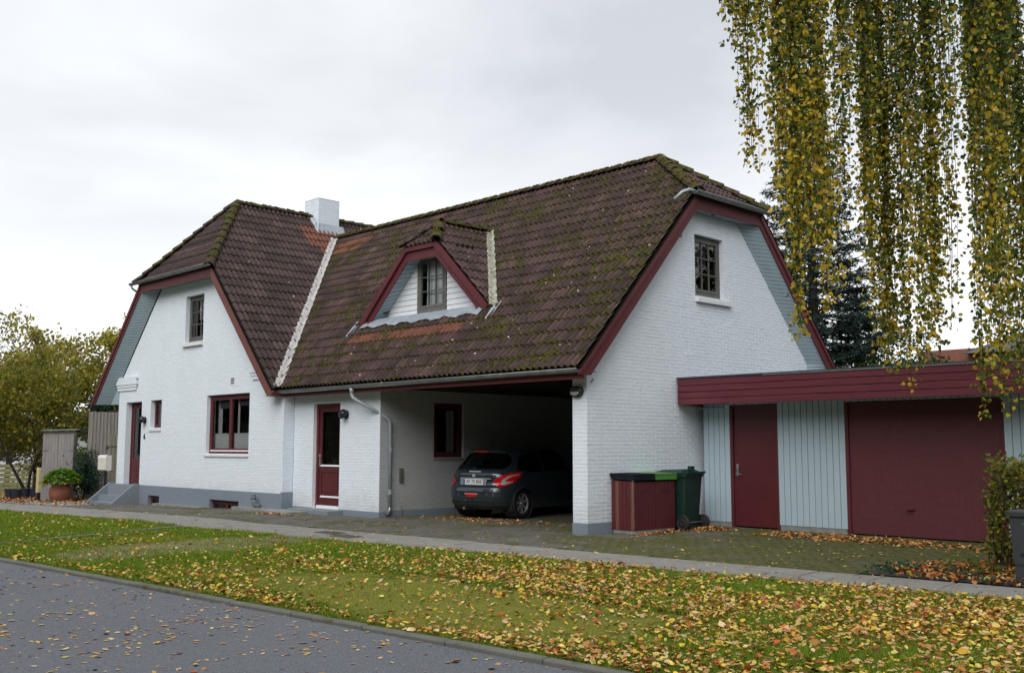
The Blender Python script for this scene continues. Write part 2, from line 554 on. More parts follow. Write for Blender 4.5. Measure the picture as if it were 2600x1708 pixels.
def fast_mesh(name, V, F, mat, colors=None, off=None, smooth=False):
    """V (n,3) float, F (m,k) int, colours per vertex (n,3)"""
    V = np.asarray(V, dtype=np.float32)
    if off is not None:
        V = V - np.array(off, dtype=np.float32)
    F = np.asarray(F, dtype=np.int32)
    me = bpy.data.meshes.new(name)
    me.vertices.add(len(V)); me.vertices.foreach_set('co', V.ravel())
    m, k = F.shape
    me.loops.add(m * k); me.loops.foreach_set('vertex_index', F.ravel())
    me.polygons.add(m)
    me.polygons.foreach_set('loop_start', np.arange(0, m * k, k, dtype=np.int32))
    if smooth:
        me.polygons.foreach_set('use_smooth', np.ones(m, dtype=bool))
    me.update(calc_edges=True)
    if colors is not None:
        a = me.color_attributes.new('Col', 'FLOAT_COLOR', 'POINT')
        c = np.ones((len(V), 4), dtype=np.float32); c[:, :3] = colors
        a.data.foreach_set('color', c.ravel())
    me.materials.append(mat)
    return me


def gz(x):
    return -0.017 * max(0.0, -8.0 - x)


def gzv(x):
    return -0.017 * np.maximum(0.0, -8.0 - x)


def y_kerb(x): return -8.27 + 0.057 * x
def y_pn(x): return -3.42 + 0.104 * np.maximum(x, -6.0)      # path edge towards the lawn
def y_pf(x): return np.where(np.asarray(x) > -6, -2.2 + 0.075 * np.asarray(x), -2.65 + 0.03 * np.minimum(-6 - np.asarray(x), 10))  # far edge
def ypn(x): return float(y_pn(x))
def ypf(x): return float(y_pf(x))


# ------------------------------------------------------------------ ground
def ground_mat():
    m, t, b = base_mat("soil_and_field")
    f = noise(t, 0.35, 6, 0.6)
    col = ramp(t, f, [(0.3, (0.045, 0.07, 0.018)), (0.6, (0.07, 0.085, 0.025)), (0.8, (0.06, 0.05, 0.03))])
    t.links.new(col, b.inputs['Base Color']); b.inputs['Roughness'].default_value = 0.95
    bump(t, b, noise(t, 8, 5), 0.04)
    return m


def lawn_mat():
    m, t, b = base_mat("lawn_soil_and_moss")
    f = noise(t, 1.2, 6, 0.65); f2 = noise(t, 30, 5, 0.7)
    g = ramp(t, f, [(0.3, (0.09, 0.13, 0.016)), (0.55, (0.15, 0.17, 0.028)), (0.75, (0.16, 0.15, 0.04))])
    sep = t.nodes.new('ShaderNodeSeparateXYZ'); t.links.new(pos(t), sep.inputs[0])

    def blob(cx, cy, rx, ry, ang):
        mp = t.nodes.new('ShaderNodeMapping'); mp.vector_type = 'TEXTURE'
        mp.inputs['Location'].default_value = (cx, cy, 0); mp.inputs['Rotation'].default_value = (0, 0, ang)
        mp.inputs['Scale'].default_value = (rx, ry, 50)
        t.links.new(pos(t), mp.inputs[0])
        vl = t.nodes.new('ShaderNodeVectorMath'); vl.operation = 'LENGTH'; t.links.new(mp.outputs[0], vl.inputs[0])
        d = math_n(t, 'ADD', vl.outputs['Value'], math_n(t, 'MULTIPLY', math_n(t, 'SUBTRACT', noise(t, 1.5, 5, 0.75), 0.5), 2.6))
        return ramp(t, d, [(0.75, (1, 1, 1)), (1.1, (0, 0, 0))])
    worn = blob(-2.9, -5.7, 1.2, 2.9, 0.12)
    g = mixc(t, worn, g, ramp(t, f2, [(0.3, (0.17, 0.155, 0.07)), (0.55, (0.25, 0.23, 0.125)), (0.75, (0.35, 0.315, 0.22))]))
    mossy = blob(3.9, -6.6, 3.0, 1.15, 0.05)
    g = mixc(t, mossy, g, ramp(t, f2, [(0.3, (0.16, 0.17, 0.026)), (0.6, (0.235, 0.235, 0.045)), (0.8, (0.30, 0.275, 0.09))]))
    g = mixc(t, math_n(t, 'MULTIPLY', f2, 0.35), g, (0.07, 0.065, 0.02, 1))
    t.links.new(g, b.inputs['Base Color']); b.inputs['Roughness'].default_value = 0.95
    b.inputs['Specular IOR Level'].default_value = 0.1
    bump(t, b, f2, 0.02)
    return m


def asphalt_mat():
    m, t, b = base_mat("worn_asphalt")
    f = noise(t, 0.8, 5, 0.6); f2 = noise(t, 160, 3, 0.8)
    v = t.nodes.new('ShaderNodeTexVoronoi'); v.inputs['Scale'].default_value = 95; t.links.new(pos(t), v.inputs['Vector'])
    col = ramp(t, f, [(0.3, (0.135, 0.142, 0.162)), (0.7, (0.165, 0.172, 0.190))])
    col = mixc(t, ramp(t, v.outputs['Color'], [(0.2, (0, 0, 0)), (0.9, (0.75, 0.75, 0.75))]), col, (0.30, 0.31, 0.335, 1))
    col = mixc(t, ramp(t, f2, [(0.45, (0.6, 0.6, 0.6)), (0.62, (0, 0, 0))]), col, (0.05, 0.055, 0.065, 1))
    t.links.new(col, b.inputs['Base Color']); b.inputs['Roughness'].default_value = 0.85
    b.inputs['Specular IOR Level'].default_value = 0.3
    bump(t, b, v.outputs['Distance'], 0.006)
    return m


def stone_mat(name, a, c, moss=0.35, mossc=(0.085, 0.085, 0.03), xmoss=0.0):
    m, t, b = base_mat(name)
    f = noise(t, 0.9, 6, 0.65); f2 = noise(t, 45, 5, 0.7)
    col = ramp(t, noise(t, 3.5, 5, 0.6), [(0.3, a), (0.7, c)])
    col = mixc(t, math_n(t, 'MULTIPLY', f2, 0.6), col, tuple(x * 0.55 for x in a[:3]) + (1,))
    if xmoss:
        sp = t.nodes.new('ShaderNodeSeparateXYZ'); t.links.new(pos(t), sp.inputs[0])
        mr = t.nodes.new('ShaderNodeMapRange'); mr.interpolation_type = 'SMOOTHSTEP'; mr.inputs['From Min'].default_value = -1.5; mr.inputs['From Max'].default_value = 5.0; mr.inputs['To Max'].default_value = xmoss
        t.links.new(sp.outputs[0], mr.inputs['Value']); f = math_n(t, 'ADD', f, mr.outputs[0])
    mk = ramp(t, math_n(t, 'ADD', f, math_n(t, 'MULTIPLY', math_n(t, 'SUBTRACT', noise(t, 6, 5, 0.7), 0.5), 0.6)), [(0.68 - moss * 0.5, (0, 0, 0)), (0.84 - moss * 0.5, (1, 1, 1))])
    mc = ramp(t, noise(t, 14, 4, 0.7), [(0.3, tuple(x * 0.6 for x in mossc)), (0.7, tuple(x * 1.35 for x in mossc))])
    col = mixc(t, mk, col, mc)
    t.links.new(col, b.inputs['Base Color']); b.inputs['Roughness'].default_value = 0.88
    b.inputs['Specular IOR Level'].default_value = 0.25
    bump(t, b, math_n(t, 'ADD', f2, math_n(t, 'MULTIPLY', mk, 0.8)), 0.006)
    return m


SLAB = stone_mat("concrete_slab", (0.25, 0.238, 0.212), (0.34, 0.325, 0.295), 0.16)
PAVERM = stone_mat("mossy_paver", (0.135, 0.126, 0.112), (0.19, 0.18, 0.165), 0.44, (0.092, 0.094, 0.030), 0.21)
KERBM = stone_mat("kerb_concrete", (0.155, 0.155, 0.135), (0.21, 0.21, 0.185), 0.30)
JOINTM = stone_mat("mossy_joint_soil", (0.05, 0.048, 0.03), (0.07, 0.065, 0.04), 0.4, (0.05, 0.055, 0.02))
LEAFGR = attr_leaf_mat("fallen_leaf", 0.7, 0.0, 0.25)
GRASSM = attr_leaf_mat("grass_blade", 0.6, 0.35, 0.25)


def strip_sheet(name, f0, f1, x0, x1, n, z, mat, kind='structure', **kw):
    xs = np.linspace(x0, x1, n)
    mb = MB()
    for a, c in zip(xs[:-1], xs[1:]):
        mb.quad((a, f0(a), gz(a) + z), (c, f0(c), gz(c) + z), (c, f1(c), gz(c) + z), (a, f1(a), gz(a) + z))
    return mb.build(name, mat, kind=kind, **kw)


# far ground (grid that follows the slope on the left)
gm = MB()
gx = [-900, -300, -120, -80, -60, -45, -35, -28, -20, -14, -8, 0, 8, 20, 60, 200, 900]
gy = [-300, -60, -8.2, 0, 8, 30, 80, 300, 900]
for a, c in zip(gx[:-1], gx[1:]):
    for e, g in zip(gy[:-1], gy[1:]):
        za, zc = max(gz(a), -1.6) - 0.09, max(gz(c), -1.6) - 0.09
        gm.quad((a, e, za), (c, e, zc), (c, g, zc), (a, g, za))
gm.build("ground", ground_mat(), kind='structure')
strip_sheet("road", lambda x: y_kerb(x) - 9.0, lambda x: y_kerb(x) - 0.02, -90, 60, 60, -0.038, asphalt_mat())
strip_sheet("lawn", lambda x: y_kerb(x) + 0.10, lambda x: ypn(x) + 0.02, -60, 30, 60, -0.012, lawn_mat())

kerb = MB().box(0, 0.01, -0.1, 0.0, 0, 0.001)
kroot = tag(link_mesh("kerb", bpy.data.meshes.new("kerb")), kind='structure')
kb = MB().bevbox(-0.494, 0.494, -0.05, 0.05, -0.14, 0.0, 0.012)
kbm = kb.mesh("kerb_stone", KERBM)
for i in range(-28, 13):
    x = i * 1.0
    o = link_mesh("kerb_stone", kbm, kroot, (x, y_kerb(x) + 0.04, gz(x) - 0.002 + random.uniform(-.005, .005)), (random.uniform(-.02, .02), random.uniform(-.004, .004), 0.057 + random.uniform(-.006, .006)))
# slim edging stones that run across the verge
er = tag(link_mesh("lawn_edging", bpy.data.meshes.new("lawn_edging")), kind='structure')
em = MB().bevbox(-0.245, 0.245, -0.055, 0.055, -0.12, 0.0, 0.008).mesh("edging_stone", KERBM)
P0 = Vector((-5.15, -8.0, 0)); P1 = Vector((-6.42, -4.15, 0))
n = int((P1 - P0).length / 0.5)
for i in range(n + 1):
    p = P0 + (P1 - P0) * ((i + .5) / (n + 1))
    link_mesh("edging_stone", em, er, (p.x, p.y, 0.012 + random.uniform(-.004, .004)), (0, 0, math.atan2(P1.y - P0.y, P1.x - P0.x)))

# pavement of big slabs, two rows
pr = strip_sheet("pavement", lambda x: ypn(x) - 0.02, lambda x: ypf(x) + 0.02, -40, 26, 50, -0.022, JOINTM)
for row in (0, 1):
    x = -27.0 + row * 0.33
    while x < 13:
        w = 0.80
        fx = x + w / 2
        a, c = ypn(fx), ypf(fx)
        mid = (a + c) / 2
        lo, hi = (a, mid) if row == 0 else (mid, c)
        ang = math.atan(0.104 if fx > -6 else 0.0) if row == 0 else math.atan(0.075 if fx > -6 else -0.0)
        key = MB().bevbox(-w / 2 + .011, w / 2 - .011, -(hi - lo) / 2 + .012, (hi - lo) / 2 - .012, -0.06, 0.0, 0.008).mesh("paving_slab", SLAB)
        link_mesh("paving_slab", key, pr, (fx, (lo + hi) / 2, gz(fx) + random.uniform(-.004, .003)), (random.uniform(-.004, .004), random.uniform(-.003, .003), ang))
        x += w

# mossy small pavers: between the slabs and the houses, carport floor and garage court
strip_sheet("driveway", lambda x: ypf(x) + 0.005, lambda x: 8.0, -22, 12, 40, -0.030, JOINTM)
pv = MB()
def paver(cx, cy, w, d, z):
    b = .005
    x0, x1, y0, y1 = cx - w / 2, cx + w / 2, cy - d / 2, cy + d / 2
    t1 = random.uniform(-.003, .003); t2 = random.uniform(-.003, .003)
    v = [(x0, y0, z - .03), (x1, y0, z - .03), (x1, y1, z - .03), (x0, y1, z - .03),
         (x0 + b, y0 + b, z + t1), (x1 - b, y0 + b, z + t2), (x1 - b, y1 - b, z - t1), (x0 + b, y1 - b, z - t2)]
    pv.add(v, [(4, 5, 6, 7), (0, 1, 5, 4), (1, 2, 6, 5), (2, 3, 7, 6), (3, 0, 4, 7)])
row = 0
yy = -2.9
while yy < 7.2:
    xx = -19.0 + (row % 2) * 0.105
    while xx < 9.0:
        inside = yy > ypf(xx) + 0.07
        if yy > -0.2:
            inside = inside and ((-5.85 < xx < -0.36) or (xx > 0.02 and yy < 3.3))
        if inside:
            paver(xx, yy, .204, .134, gz(xx) - 0.004 + 0.006 * math.sin(xx * 1.3) * math.sin(yy * 1.7))
        xx += .21
    yy += .14; row += 1
pv.build("paving_brick", PAVERM, bpy.data.objects["driveway"], kind='stuff')
# ------------------------------------------------------------------ the house
H = empty("house", (-6.0, 3.0, 0.0), "white painted brick house with brown tiled half-hipped roofs, dormer and open carport", "house")
HO = root_loc(H)
XL, XR = -18.3, -9.2          # front wing
YL = -0.29
XP, XI = -5.858, -0.335       # porch corner, inner side of the pillar
Z = Vector((0, 0, 1)); X = Vector((1, 0, 0)); Y = Vector((0, 1, 0))
KM, KL = 1.0517, 1.0856
XRG, ZRG = -14.339, 8.374     # ridge of the front wing
YRG, ZRM = 4.157, 7.657       # ridge of the main wing
def zmain(y): return 3.285 + KM * y
def zleft(x): return ZRG - KL * (x - XRG)
CH = 0.0667
brick_cache = {}
n_single = [0]


def wall(name, O, U, Nn, z0, z1, umin, umax, openings, thick, mat, bricks=True, off=0.0, single=None, plain=False, label=None):
    """openings: (u0,u1,z0,z1); makes the recessed joint face + reveals + raised bricks"""
    O = Vector(O)
    P = lambda u, z, d: O + U * u + Z * z + Nn * d
    d0 = -0.0052 if bricks else 0.0
    zs = [z0, z1] + [z0 + CH * i for i in range(1, int((z1 - z0) / CH) + 1)]
    if not bricks: zs = [z0, z1] + list(np.linspace(z0, z1, 3))
    for o in openings: zs += [o[2], o[3]]
    zs = sorted(z for z in set(round(q, 4) for q in zs) if z0 <= z <= z1)
    mb = MB()
    for a, c in zip(zs[:-1], zs[1:]):
        if c - a < 1e-4: continue
        zm = (a + c) / 2
        ivs = [((umin(a), umin(c)), (umax(a), umax(c)))]
        for o in openings:
            if o[2] < zm < o[3]:
                nv = []
                for (l, r) in ivs:
                    if o[1] <= min(l) or o[0] >= max(r): nv.append((l, r)); continue
                    nv.append((l, (o[0], o[0]))); nv.append(((o[1], o[1]), r))
                ivs = nv
        for (l, r) in ivs:
            if r[0] - l[0] > 1e-3 or r[1] - l[1] > 1e-3:
                mb.quad(P(l[0], a, d0), P(r[0], a, d0), P(r[1], c, d0), P(l[1], c, d0))
    for o in openings:
        u0, u1, a, c = o
        mb.quad(P(u0, a, 0), P(u0, c, 0), P(u0, c, -thick), P(u0, a, -thick))
        mb.quad(P(u1, a, 0), P(u1, a, -thick), P(u1, c, -thick), P(u1, c, 0))
        mb.quad(P(u0, c, 0), P(u1, c, 0), P(u1, c, -thick), P(u0, c, -thick))
        mb.quad(P(u0, a, 0), P(u0, a, -thick), P(u1, a, -thick), P(u1, a, 0))
    w = mb.build(name, mat, H, label=label)
    if not bricks: return w
    bb = MB()
    nrow = int((z1 - z0) / CH) + 1
    rr = random.Random(hash(name) % 1000 + 3)
    bh = CH - 0.0088
    for i in range(nrow):
        a = z0 + i * CH + 0.004; c = min(a + bh, z1)
        if c - a < .02: continue
        lo0, hi0 = umin(a), umax(a); lo1, hi1 = umin(c), umax(c)
        u = math.floor(min(lo0, lo1) / .24) * .24 - (0.12 if i % 2 else 0) 
        while u < max(hi0, hi1):
            bl, br = u, u + .2325
            segs = [(bl, br, a, c)]
            for o in openings:
                if o[2] < c and o[3] > a:
                    ns = []
                    for (p, q, za, zc) in segs:
                        if q <= o[0] or p >= o[1]: ns.append((p, q, za, zc)); continue
                        if p < o[0]: ns.append((p, o[0], za, zc))
                        if q > o[1]: ns.append((o[1], q, za, zc))
                        if o[3] < zc - .012: ns.append((max(p, o[0]), min(q, o[1]), o[3], zc))
                        if o[2] > za + .012: ns.append((max(p, o[0]), min(q, o[1]), za, o[2]))
                    segs = ns
            for (p, q, za, zc) in segs:
                l0, l1 = max(p, lo0), max(p, lo1); r0, r1 = min(q, hi0), min(q, hi1)
                if r0 - l0 < .015 or r1 - l1 < .015: continue
                e = rr.uniform(-.0012, .0018) + off
                if single and n_single[0] < 300 and za == a and zc == c and abs((r0 - l0) - .2325) < 1e-4 and abs((r1 - l1) - .2325) < 1e-4 and single(l0, a):
                    key = (tuple(U), tuple(Nn))
                    if key not in brick_cache:
                        t = MB(); h = bh / 2; w2 = .11625; s = .0035
                        Q = lambda uu, zz, dd: U * uu + Z * zz + Nn * dd
                        t.add([Q(-w2, -h, -.006), Q(w2, -h, -.006), Q(w2, h, -.006), Q(-w2, h, -.006),
                               Q(-w2 + s, -h + s, .001), Q(w2 - s, -h + s, .001), Q(w2 - s, h - s, .001), Q(-w2 + s, h - s, .001)],
                              [(4, 5, 6, 7), (0, 1, 5, 4), (1, 2, 6, 5), (2, 3, 7, 6), (3, 0, 4, 7)])
                        brick_cache[key] = t.mesh("brick", mat)
                    ctr = P(l0 + .11625, (a + c) / 2, e) - HO
                    link_mesh("brick", brick_cache[key], w, ctr)
                    n_single[0] += 1
                    continue
                s = .0035
                bb.add([P(l0, za, -.006), P(r0, za, -.006), P(r1, zc, -.006), P(l1, zc, -.006),
                        P(l0 + s, za + s, e), P(r0 - s, za + s, e + rr.uniform(-.0008, .0008)), P(r1 - s, zc - s, e), P(l1 + s, zc - s, e)],
                       [(4, 5, 6, 7), (0, 1, 5, 4), (1, 2, 6, 5), (2, 3, 7, 6), (3, 0, 4, 7)])
            u += .24
    if bb.v:
        bb.build("brickwork", mat, w, kind='stuff')
    return w


# right gable wall (faces +X)
def rg_min(z): return 0.0 if z < 2.75 else max(0.0, (z + .50 - 3.285) / KM)
def rg_max(z): return 7.5 if z < 3.35 else 7.26 - (z - 3.59) / 1.0245
WG = (3.26, 4.245, 4.465, 5.695)
wall("gable_wall", (0, 0, 0), Y, X, 0.18, 6.134, rg_min, rg_max, [WG, (2.72, 2.86, 5.55, 5.68)], 0.14, WHITE,
     single=lambda u, z: z < 2.3 and u < 1.95)
wall("pillar_wall", (XI, 0, 0), X, -Y, 0.18, 2.76, lambda z: 0, lambda z: -XI, [], 0.1, WHITE)
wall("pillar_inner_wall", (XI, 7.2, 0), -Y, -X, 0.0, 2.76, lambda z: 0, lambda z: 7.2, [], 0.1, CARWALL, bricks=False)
# plinths
mb = MB(); mb.box(XI - .008, .010, -.010, 7.5, -.1, .18); mb.build("plinth", PLINTH, H)
# porch wall
PD = (-8.38 - 0, -7.33, 0.10, 2.46)
wall("porch_wall", (0, 0, 0), X, -Y, 0.0, 2.76, lambda z: XR, lambda z: XP, [PD], 0.16, WHITE, off=-.0018)
mb = MB(); mb.box(XR, -8.39, -.010, .1, -.1, .10); mb.box(-7.32, XP + .010, -.010, .1, -.1, .105); mb.box(XP - .1, XP + .0100, .1, 7.0, -.1, .125)
mb.build("plinth", PLINTH, H)
CW = (1.50, 2.40, 1.24, 2.46)
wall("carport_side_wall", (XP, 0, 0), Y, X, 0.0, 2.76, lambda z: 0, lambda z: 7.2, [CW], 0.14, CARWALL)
mb = MB()
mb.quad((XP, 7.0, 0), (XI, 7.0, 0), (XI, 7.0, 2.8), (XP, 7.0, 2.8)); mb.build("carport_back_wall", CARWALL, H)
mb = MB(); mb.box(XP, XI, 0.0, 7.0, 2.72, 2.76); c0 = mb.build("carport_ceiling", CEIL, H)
mb = MB()
mb.box(-1.32, XI - .002, 0.75, 0.95, 2.46, 2.718)
mb.build("ceiling_beam", DARKIN, H)

# front wing
def lw_min(z): return XL if z < 3.20 else -18.37 + (z - 3.20) / 1.047
def lw_max(z): return XR if z < 2.72 else min(XR, XRG + (ZRG - .50 - z) / KL)
FD = (-17.78, -16.75, 0.37, 2.76)
SW = (-16.18, -15.50, 2.00, 2.775)
BW = (-12.91, -10.765, 1.30, 2.80)
UW = (-14.26, -13.25, 4.275, 5.54)
wall("front_wing_wall", (0, YL, 0), X, -Y, 0.38, 5.916, lw_min, lw_max, [FD, SW, BW, UW], 0.22, WHITE, off=-.0022)
wall("wing_return_wall", (XR, YL, 0), Y, X, 0.42, 2.76, lambda z: 0, lambda z: -YL, [], .1, WHITE)
# plinth of the front wing, with basement windows
BS1 = (-16.12, -15.43, -0.35, 0.115); BS2 = (-12.60, -11.14, -0.35, 0.135)
pw = wall("plinth", (0, YL - .012, 0), X, -Y, -0.35, 0.385, lambda z: XL - .0, lambda z: XR + .012, [BS1, BS2], 0.20, PLINTH, bricks=False)
mb = MB(); mb.box(XR - .05, XR + .012, YL - .0118, 0, -.3, .42)
mb.quad((XL, YL - .012, .385), (XR + .012, YL - .012, .385), (XR + .012, YL, .385), (XL, YL, .385))
mb.build("plinth", PLINTH, H)
# closing walls (hidden sides)
mb = MB()
mb.quad((XL, YL, -.3), (XL, YL, 3.2), (XL, 9.5, 3.2), (XL, 9.5, -.3))
mb.quad((XL, 9.5, -.3), (XL, 9.5, 3.2), (XR, 9.5, 3.2), (XR, 9.5, -.3))
mb.quad((0, 7.5, 0), (0, 7.5, 3.3), (XR, 7.5, 3.3), (XR, 7.5, 0))
mb.quad((XR, 7.5, 0), (XR, 7.5, 3.3), (XR, 9.5, 3.3), (XR, 9.5, 0))
mb.build("rear_wall", WHITE, H)

# corbels at the shoulders of the front wing
for (xa, xb) in ((-18.46, -17.04), (-10.74, -9.9)):
    mb = MB()
    mb.box(xa + (.06 if xa < -15 else 0), xb, YL - .075, YL - .001, 3.275, 3.43)
    mb.box(xa + .08, xb - .05, YL - .055, YL - .002, 3.20, 3.272)
    mb.box(xa + .10, xb - .10, YL - .035, YL - .003, 3.11, 3.197)
    if xa < -15:
        mb.prism([(xa + .06, YL - .07, 3.43), (xb, YL - .07, 3.43), (xb, YL - .07, 3.40), ], (0, .06, 0))
        mb.prism([(xa + .06, YL - .0745, 3.431), (xb - .02, YL - .0745, 3.431), (xb - .02, YL - .0745, 3.50), (xa + .25, YL - .0745, 3.50)], (0, .07, 0))
    mb.build("corbel", WHITE, H)

# ---------------------------------------------------------------- windows
def window(O, U, Nn, op, depth, fmat, cols, rows, fw=.05, sw=.05, bar=.022, sill=None, room=DIMIN, silldepth=0.1, casements=1, trim=None, glass=GLASS, roomd=0.5, bottom=None):
    u0, u1, z0, z1 = op
    O = Vector(O)
    fb = lambda mb, a, b, c, d, e, f: mb.frame_box(O, U, Z, Nn, a, b, c, d, e, f)
    bot = bottom or fw
    F = MB()
    e = .0015
    fb(F, u0 + e, u1 - e, z0 + e, z0 + bot, -depth - .06, -depth); fb(F, u0 + e, u1 - e, z1 - fw, z1 - e, -depth - .06, -depth)
    fb(F, u0 + e, u0 + fw, z0 + bot, z1 - fw, -depth - .06, -depth); fb(F, u1 - fw, u1 - e, z0 + bot, z1 - fw, -depth - .06, -depth)
    W = F.build("window", fmat, H)
    iu0, iu1, iz0, iz1 = u0 + fw, u1 - fw, z0 + bot, z1 - fw
    cw = (iu1 - iu0) / casements
    for k in range(casements):
        a, b = iu0 + k * cw, iu0 + (k + 1) * cw
        S = MB()
        g = .003
        fb(S, a + g, b - g, iz0 + g, iz0 + sw, -depth - .055, -depth + .008); fb(S, a + g, b - g, iz1 - sw, iz1 - g, -depth - .055, -depth + .008)
        fb(S, a + g, a + sw, iz0 + sw, iz1 - sw, -depth - .055, -depth + .008); fb(S, b - sw, b - g, iz0 + sw, iz1 - sw, -depth - .055, -depth + .008)
        S.build("sash", fmat, W)
        ga, gb, gc, gd = a + sw, b - sw, iz0 + sw, iz1 - sw
        pw, ph = (gb - ga) / cols, (gd - gc) / rows
        for i in range(cols):
            for j in range(rows):
                G = MB()
                p0, p1 = ga + i * pw, ga + (i + 1) * pw; q0, q1 = gc + j * ph, gc + (j + 1) * ph
                G.quad(O + U * p0 + Z * q0 - Nn * (depth + .025), O + U * p1 + Z * q0 - Nn * (depth + .025), O + U * p1 + Z * q1 - Nn * (depth + .025), O + U * p0 + Z * q1 - Nn * (depth + .025))
                G.build("glass_pane", glass, W)
        for i in range(1, cols):
            B = MB(); fb(B, ga + i * pw - bar / 2, ga + i * pw + bar / 2, gc, gd, -depth - .045, -depth - .004); B.build("glazing_bar", fmat, W)
        for j in range(1, rows):
            B = MB(); fb(B, ga, gb, gc + j * ph - bar / 2, gc + j * ph + bar / 2, -depth - .043, -depth - .002); B.build("glazing_bar", fmat, W)
        if trim:
            B = MB(); fb(B, a + .015, b - .015, iz0 - .02, iz0 + .014, -depth - .01, -depth + .022); B.build("weather_strip", trim, W)
    # room behind
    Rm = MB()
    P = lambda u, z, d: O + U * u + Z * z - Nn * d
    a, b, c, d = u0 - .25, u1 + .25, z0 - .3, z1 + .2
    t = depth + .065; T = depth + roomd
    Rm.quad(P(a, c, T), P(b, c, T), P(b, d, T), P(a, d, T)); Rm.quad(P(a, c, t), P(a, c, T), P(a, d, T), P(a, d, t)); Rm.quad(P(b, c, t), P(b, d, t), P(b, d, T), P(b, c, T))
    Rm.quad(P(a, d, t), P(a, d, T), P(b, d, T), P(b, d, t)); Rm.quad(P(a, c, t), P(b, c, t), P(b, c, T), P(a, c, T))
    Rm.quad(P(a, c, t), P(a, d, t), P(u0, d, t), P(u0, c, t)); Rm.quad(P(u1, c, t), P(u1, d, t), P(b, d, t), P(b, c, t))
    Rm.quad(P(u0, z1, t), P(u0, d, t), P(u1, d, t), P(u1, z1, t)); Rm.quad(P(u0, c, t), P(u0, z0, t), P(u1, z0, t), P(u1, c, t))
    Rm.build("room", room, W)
    if sill:
        su0, su1, sz0, sz1, out, smat = sill
        B = MB()
        pts = [O + U * su0 + Nn * (-depth + .0) + Z * sz1, O + U * su0 + Nn * out + Z * (sz1 - .02), O + U * su0 + Nn * out + Z * sz0, O + U * su0 + Nn * (-depth + .0) + Z * sz0]
        B.prism(pts, U * (su1 - su0)); B.build("sill", smat, W)
    return W


def curtain(W, O, U, Nn, u0, u1, z0, z1, d, mat, waves, amp=.012, name="curtain"):
    C = MB()
    n = waves * 6
    O = Vector(O)
    for i in range(n):
        a = u0 + (u1 - u0) * i / n; b = u0 + (u1 - u0) * (i + 1) / n
        da = d + amp * math.sin(2 * math.pi * waves * i / n); db = d + amp * math.sin(2 * math.pi * waves * (i + 1) / n)
        C.quad(O + U * a + Z * z0 - Nn * da, O + U * b + Z * z0 - Nn * db, O + U * b + Z * z1 - Nn * db, O + U * a + Z * z1 - Nn * da)
    return C.build(name, mat, W, smooth=True)


# gable window, 3x3 panes
w = window((0, 0, 0), Y, X, WG, .085, FRAMEGREY, 3, 3, fw=.07, sw=.055, bar=.022, sill=(3.26, 4.46, 4.335, 4.44, .075, SILLW), bottom=.10, room=DARKIN)
curtain(w, (0, 0, 0), Y, X, 3.3, 4.0, 5.15, 5.70, .25, BLIND, 3, .006, "blind")
w = window((0, YL, 0), X, -Y, UW, .12, FRAMEGREY, 3, 3, fw=.07, sw=.055, bar=.022, sill=(-14.34, -13.24, 4.16, 4.272, .075, SILLW), bottom=.10, room=DARKIN)
curtain(w, (0, YL, 0), X, -Y, -13.95, -13.3, 4.9, 5.5, .26, CURTAIN, 4, .01)
# small hall window
w = window((0, YL, 0), X, -Y, SW, .13, RED, 1, 1, fw=.045, sw=.045, sill=(-16.25, -15.49, 1.905, 1.995, .035, SILLW), room=DARKIN)
curtain(w, (0, YL, 0), X, -Y, -16.13, -15.98, 2.05, 2.75, .27, CURTAIN, 2, .01)
# kitchen window, two casements with cafe curtains and a blind
w = window((0, YL, 0), X, -Y, BW, .10, RED, 1, 1, fw=.075, sw=.055, casements=2, sill=(-12.95, -10.75, 1.225, 1.297, .035, SILLW), trim=SILLW, room=DIMIN, roomd=.9)
curtain(w, (0, YL, 0), X, -Y, -12.75, -11.86, 1.36, 1.80, .185, CURTAIN, 7, .014)
curtain(w, (0, YL, 0), X, -Y, -11.80, -10.80, 1.36, 1.80, .185, CURTAIN, 11, .014)
curtain(w, (0, YL, 0), X, -Y, -12.84, -12.62, 1.30, 2.75, .30, CURTAIN, 3, .012)
curtain(w, (0, YL, 0), X, -Y, -11.76, -11.66, 1.30, 2.75, .26, CURTAIN, 1, .008)
curtain(w, (0, YL, 0), X, -Y, -12.60, -11.86, 2.45, 2.72, .22, BLIND, 2, .004, "blind")
curtain(w, (0, YL, 0), X, -Y, -11.62, -10.80, 2.50, 2.72, .22, BLIND, 2, .004, "blind")
B = MB(); B.tube([(-12.75, YL + .185, 1.81), (-10.80, YL + .185, 1.81)], .009, 6); B.build("curtain_rod", SILLW, w)
# carport window
w = window((XP, 0, 0), Y, X, CW, .08, RED, 1, 1, fw=.07, sw=.06, sill=(1.50, 2.40, 1.17, 1.237, .01, OLDWOOD2), room=DARKIN)
curtain(w, (XP, 0, 0), Y, X, 2.02, 2.26, 1.3, 2.3, .2, CURTAIN, 2, .008)
# basement windows
for op, cas in ((BS1, 1), (BS2, 2)):
    window((0, YL - .012, 0), X, -Y, op, .10, RED, 1, 1, fw=.05, sw=.045, casements=cas, room=DARKIN, roomd=.4)

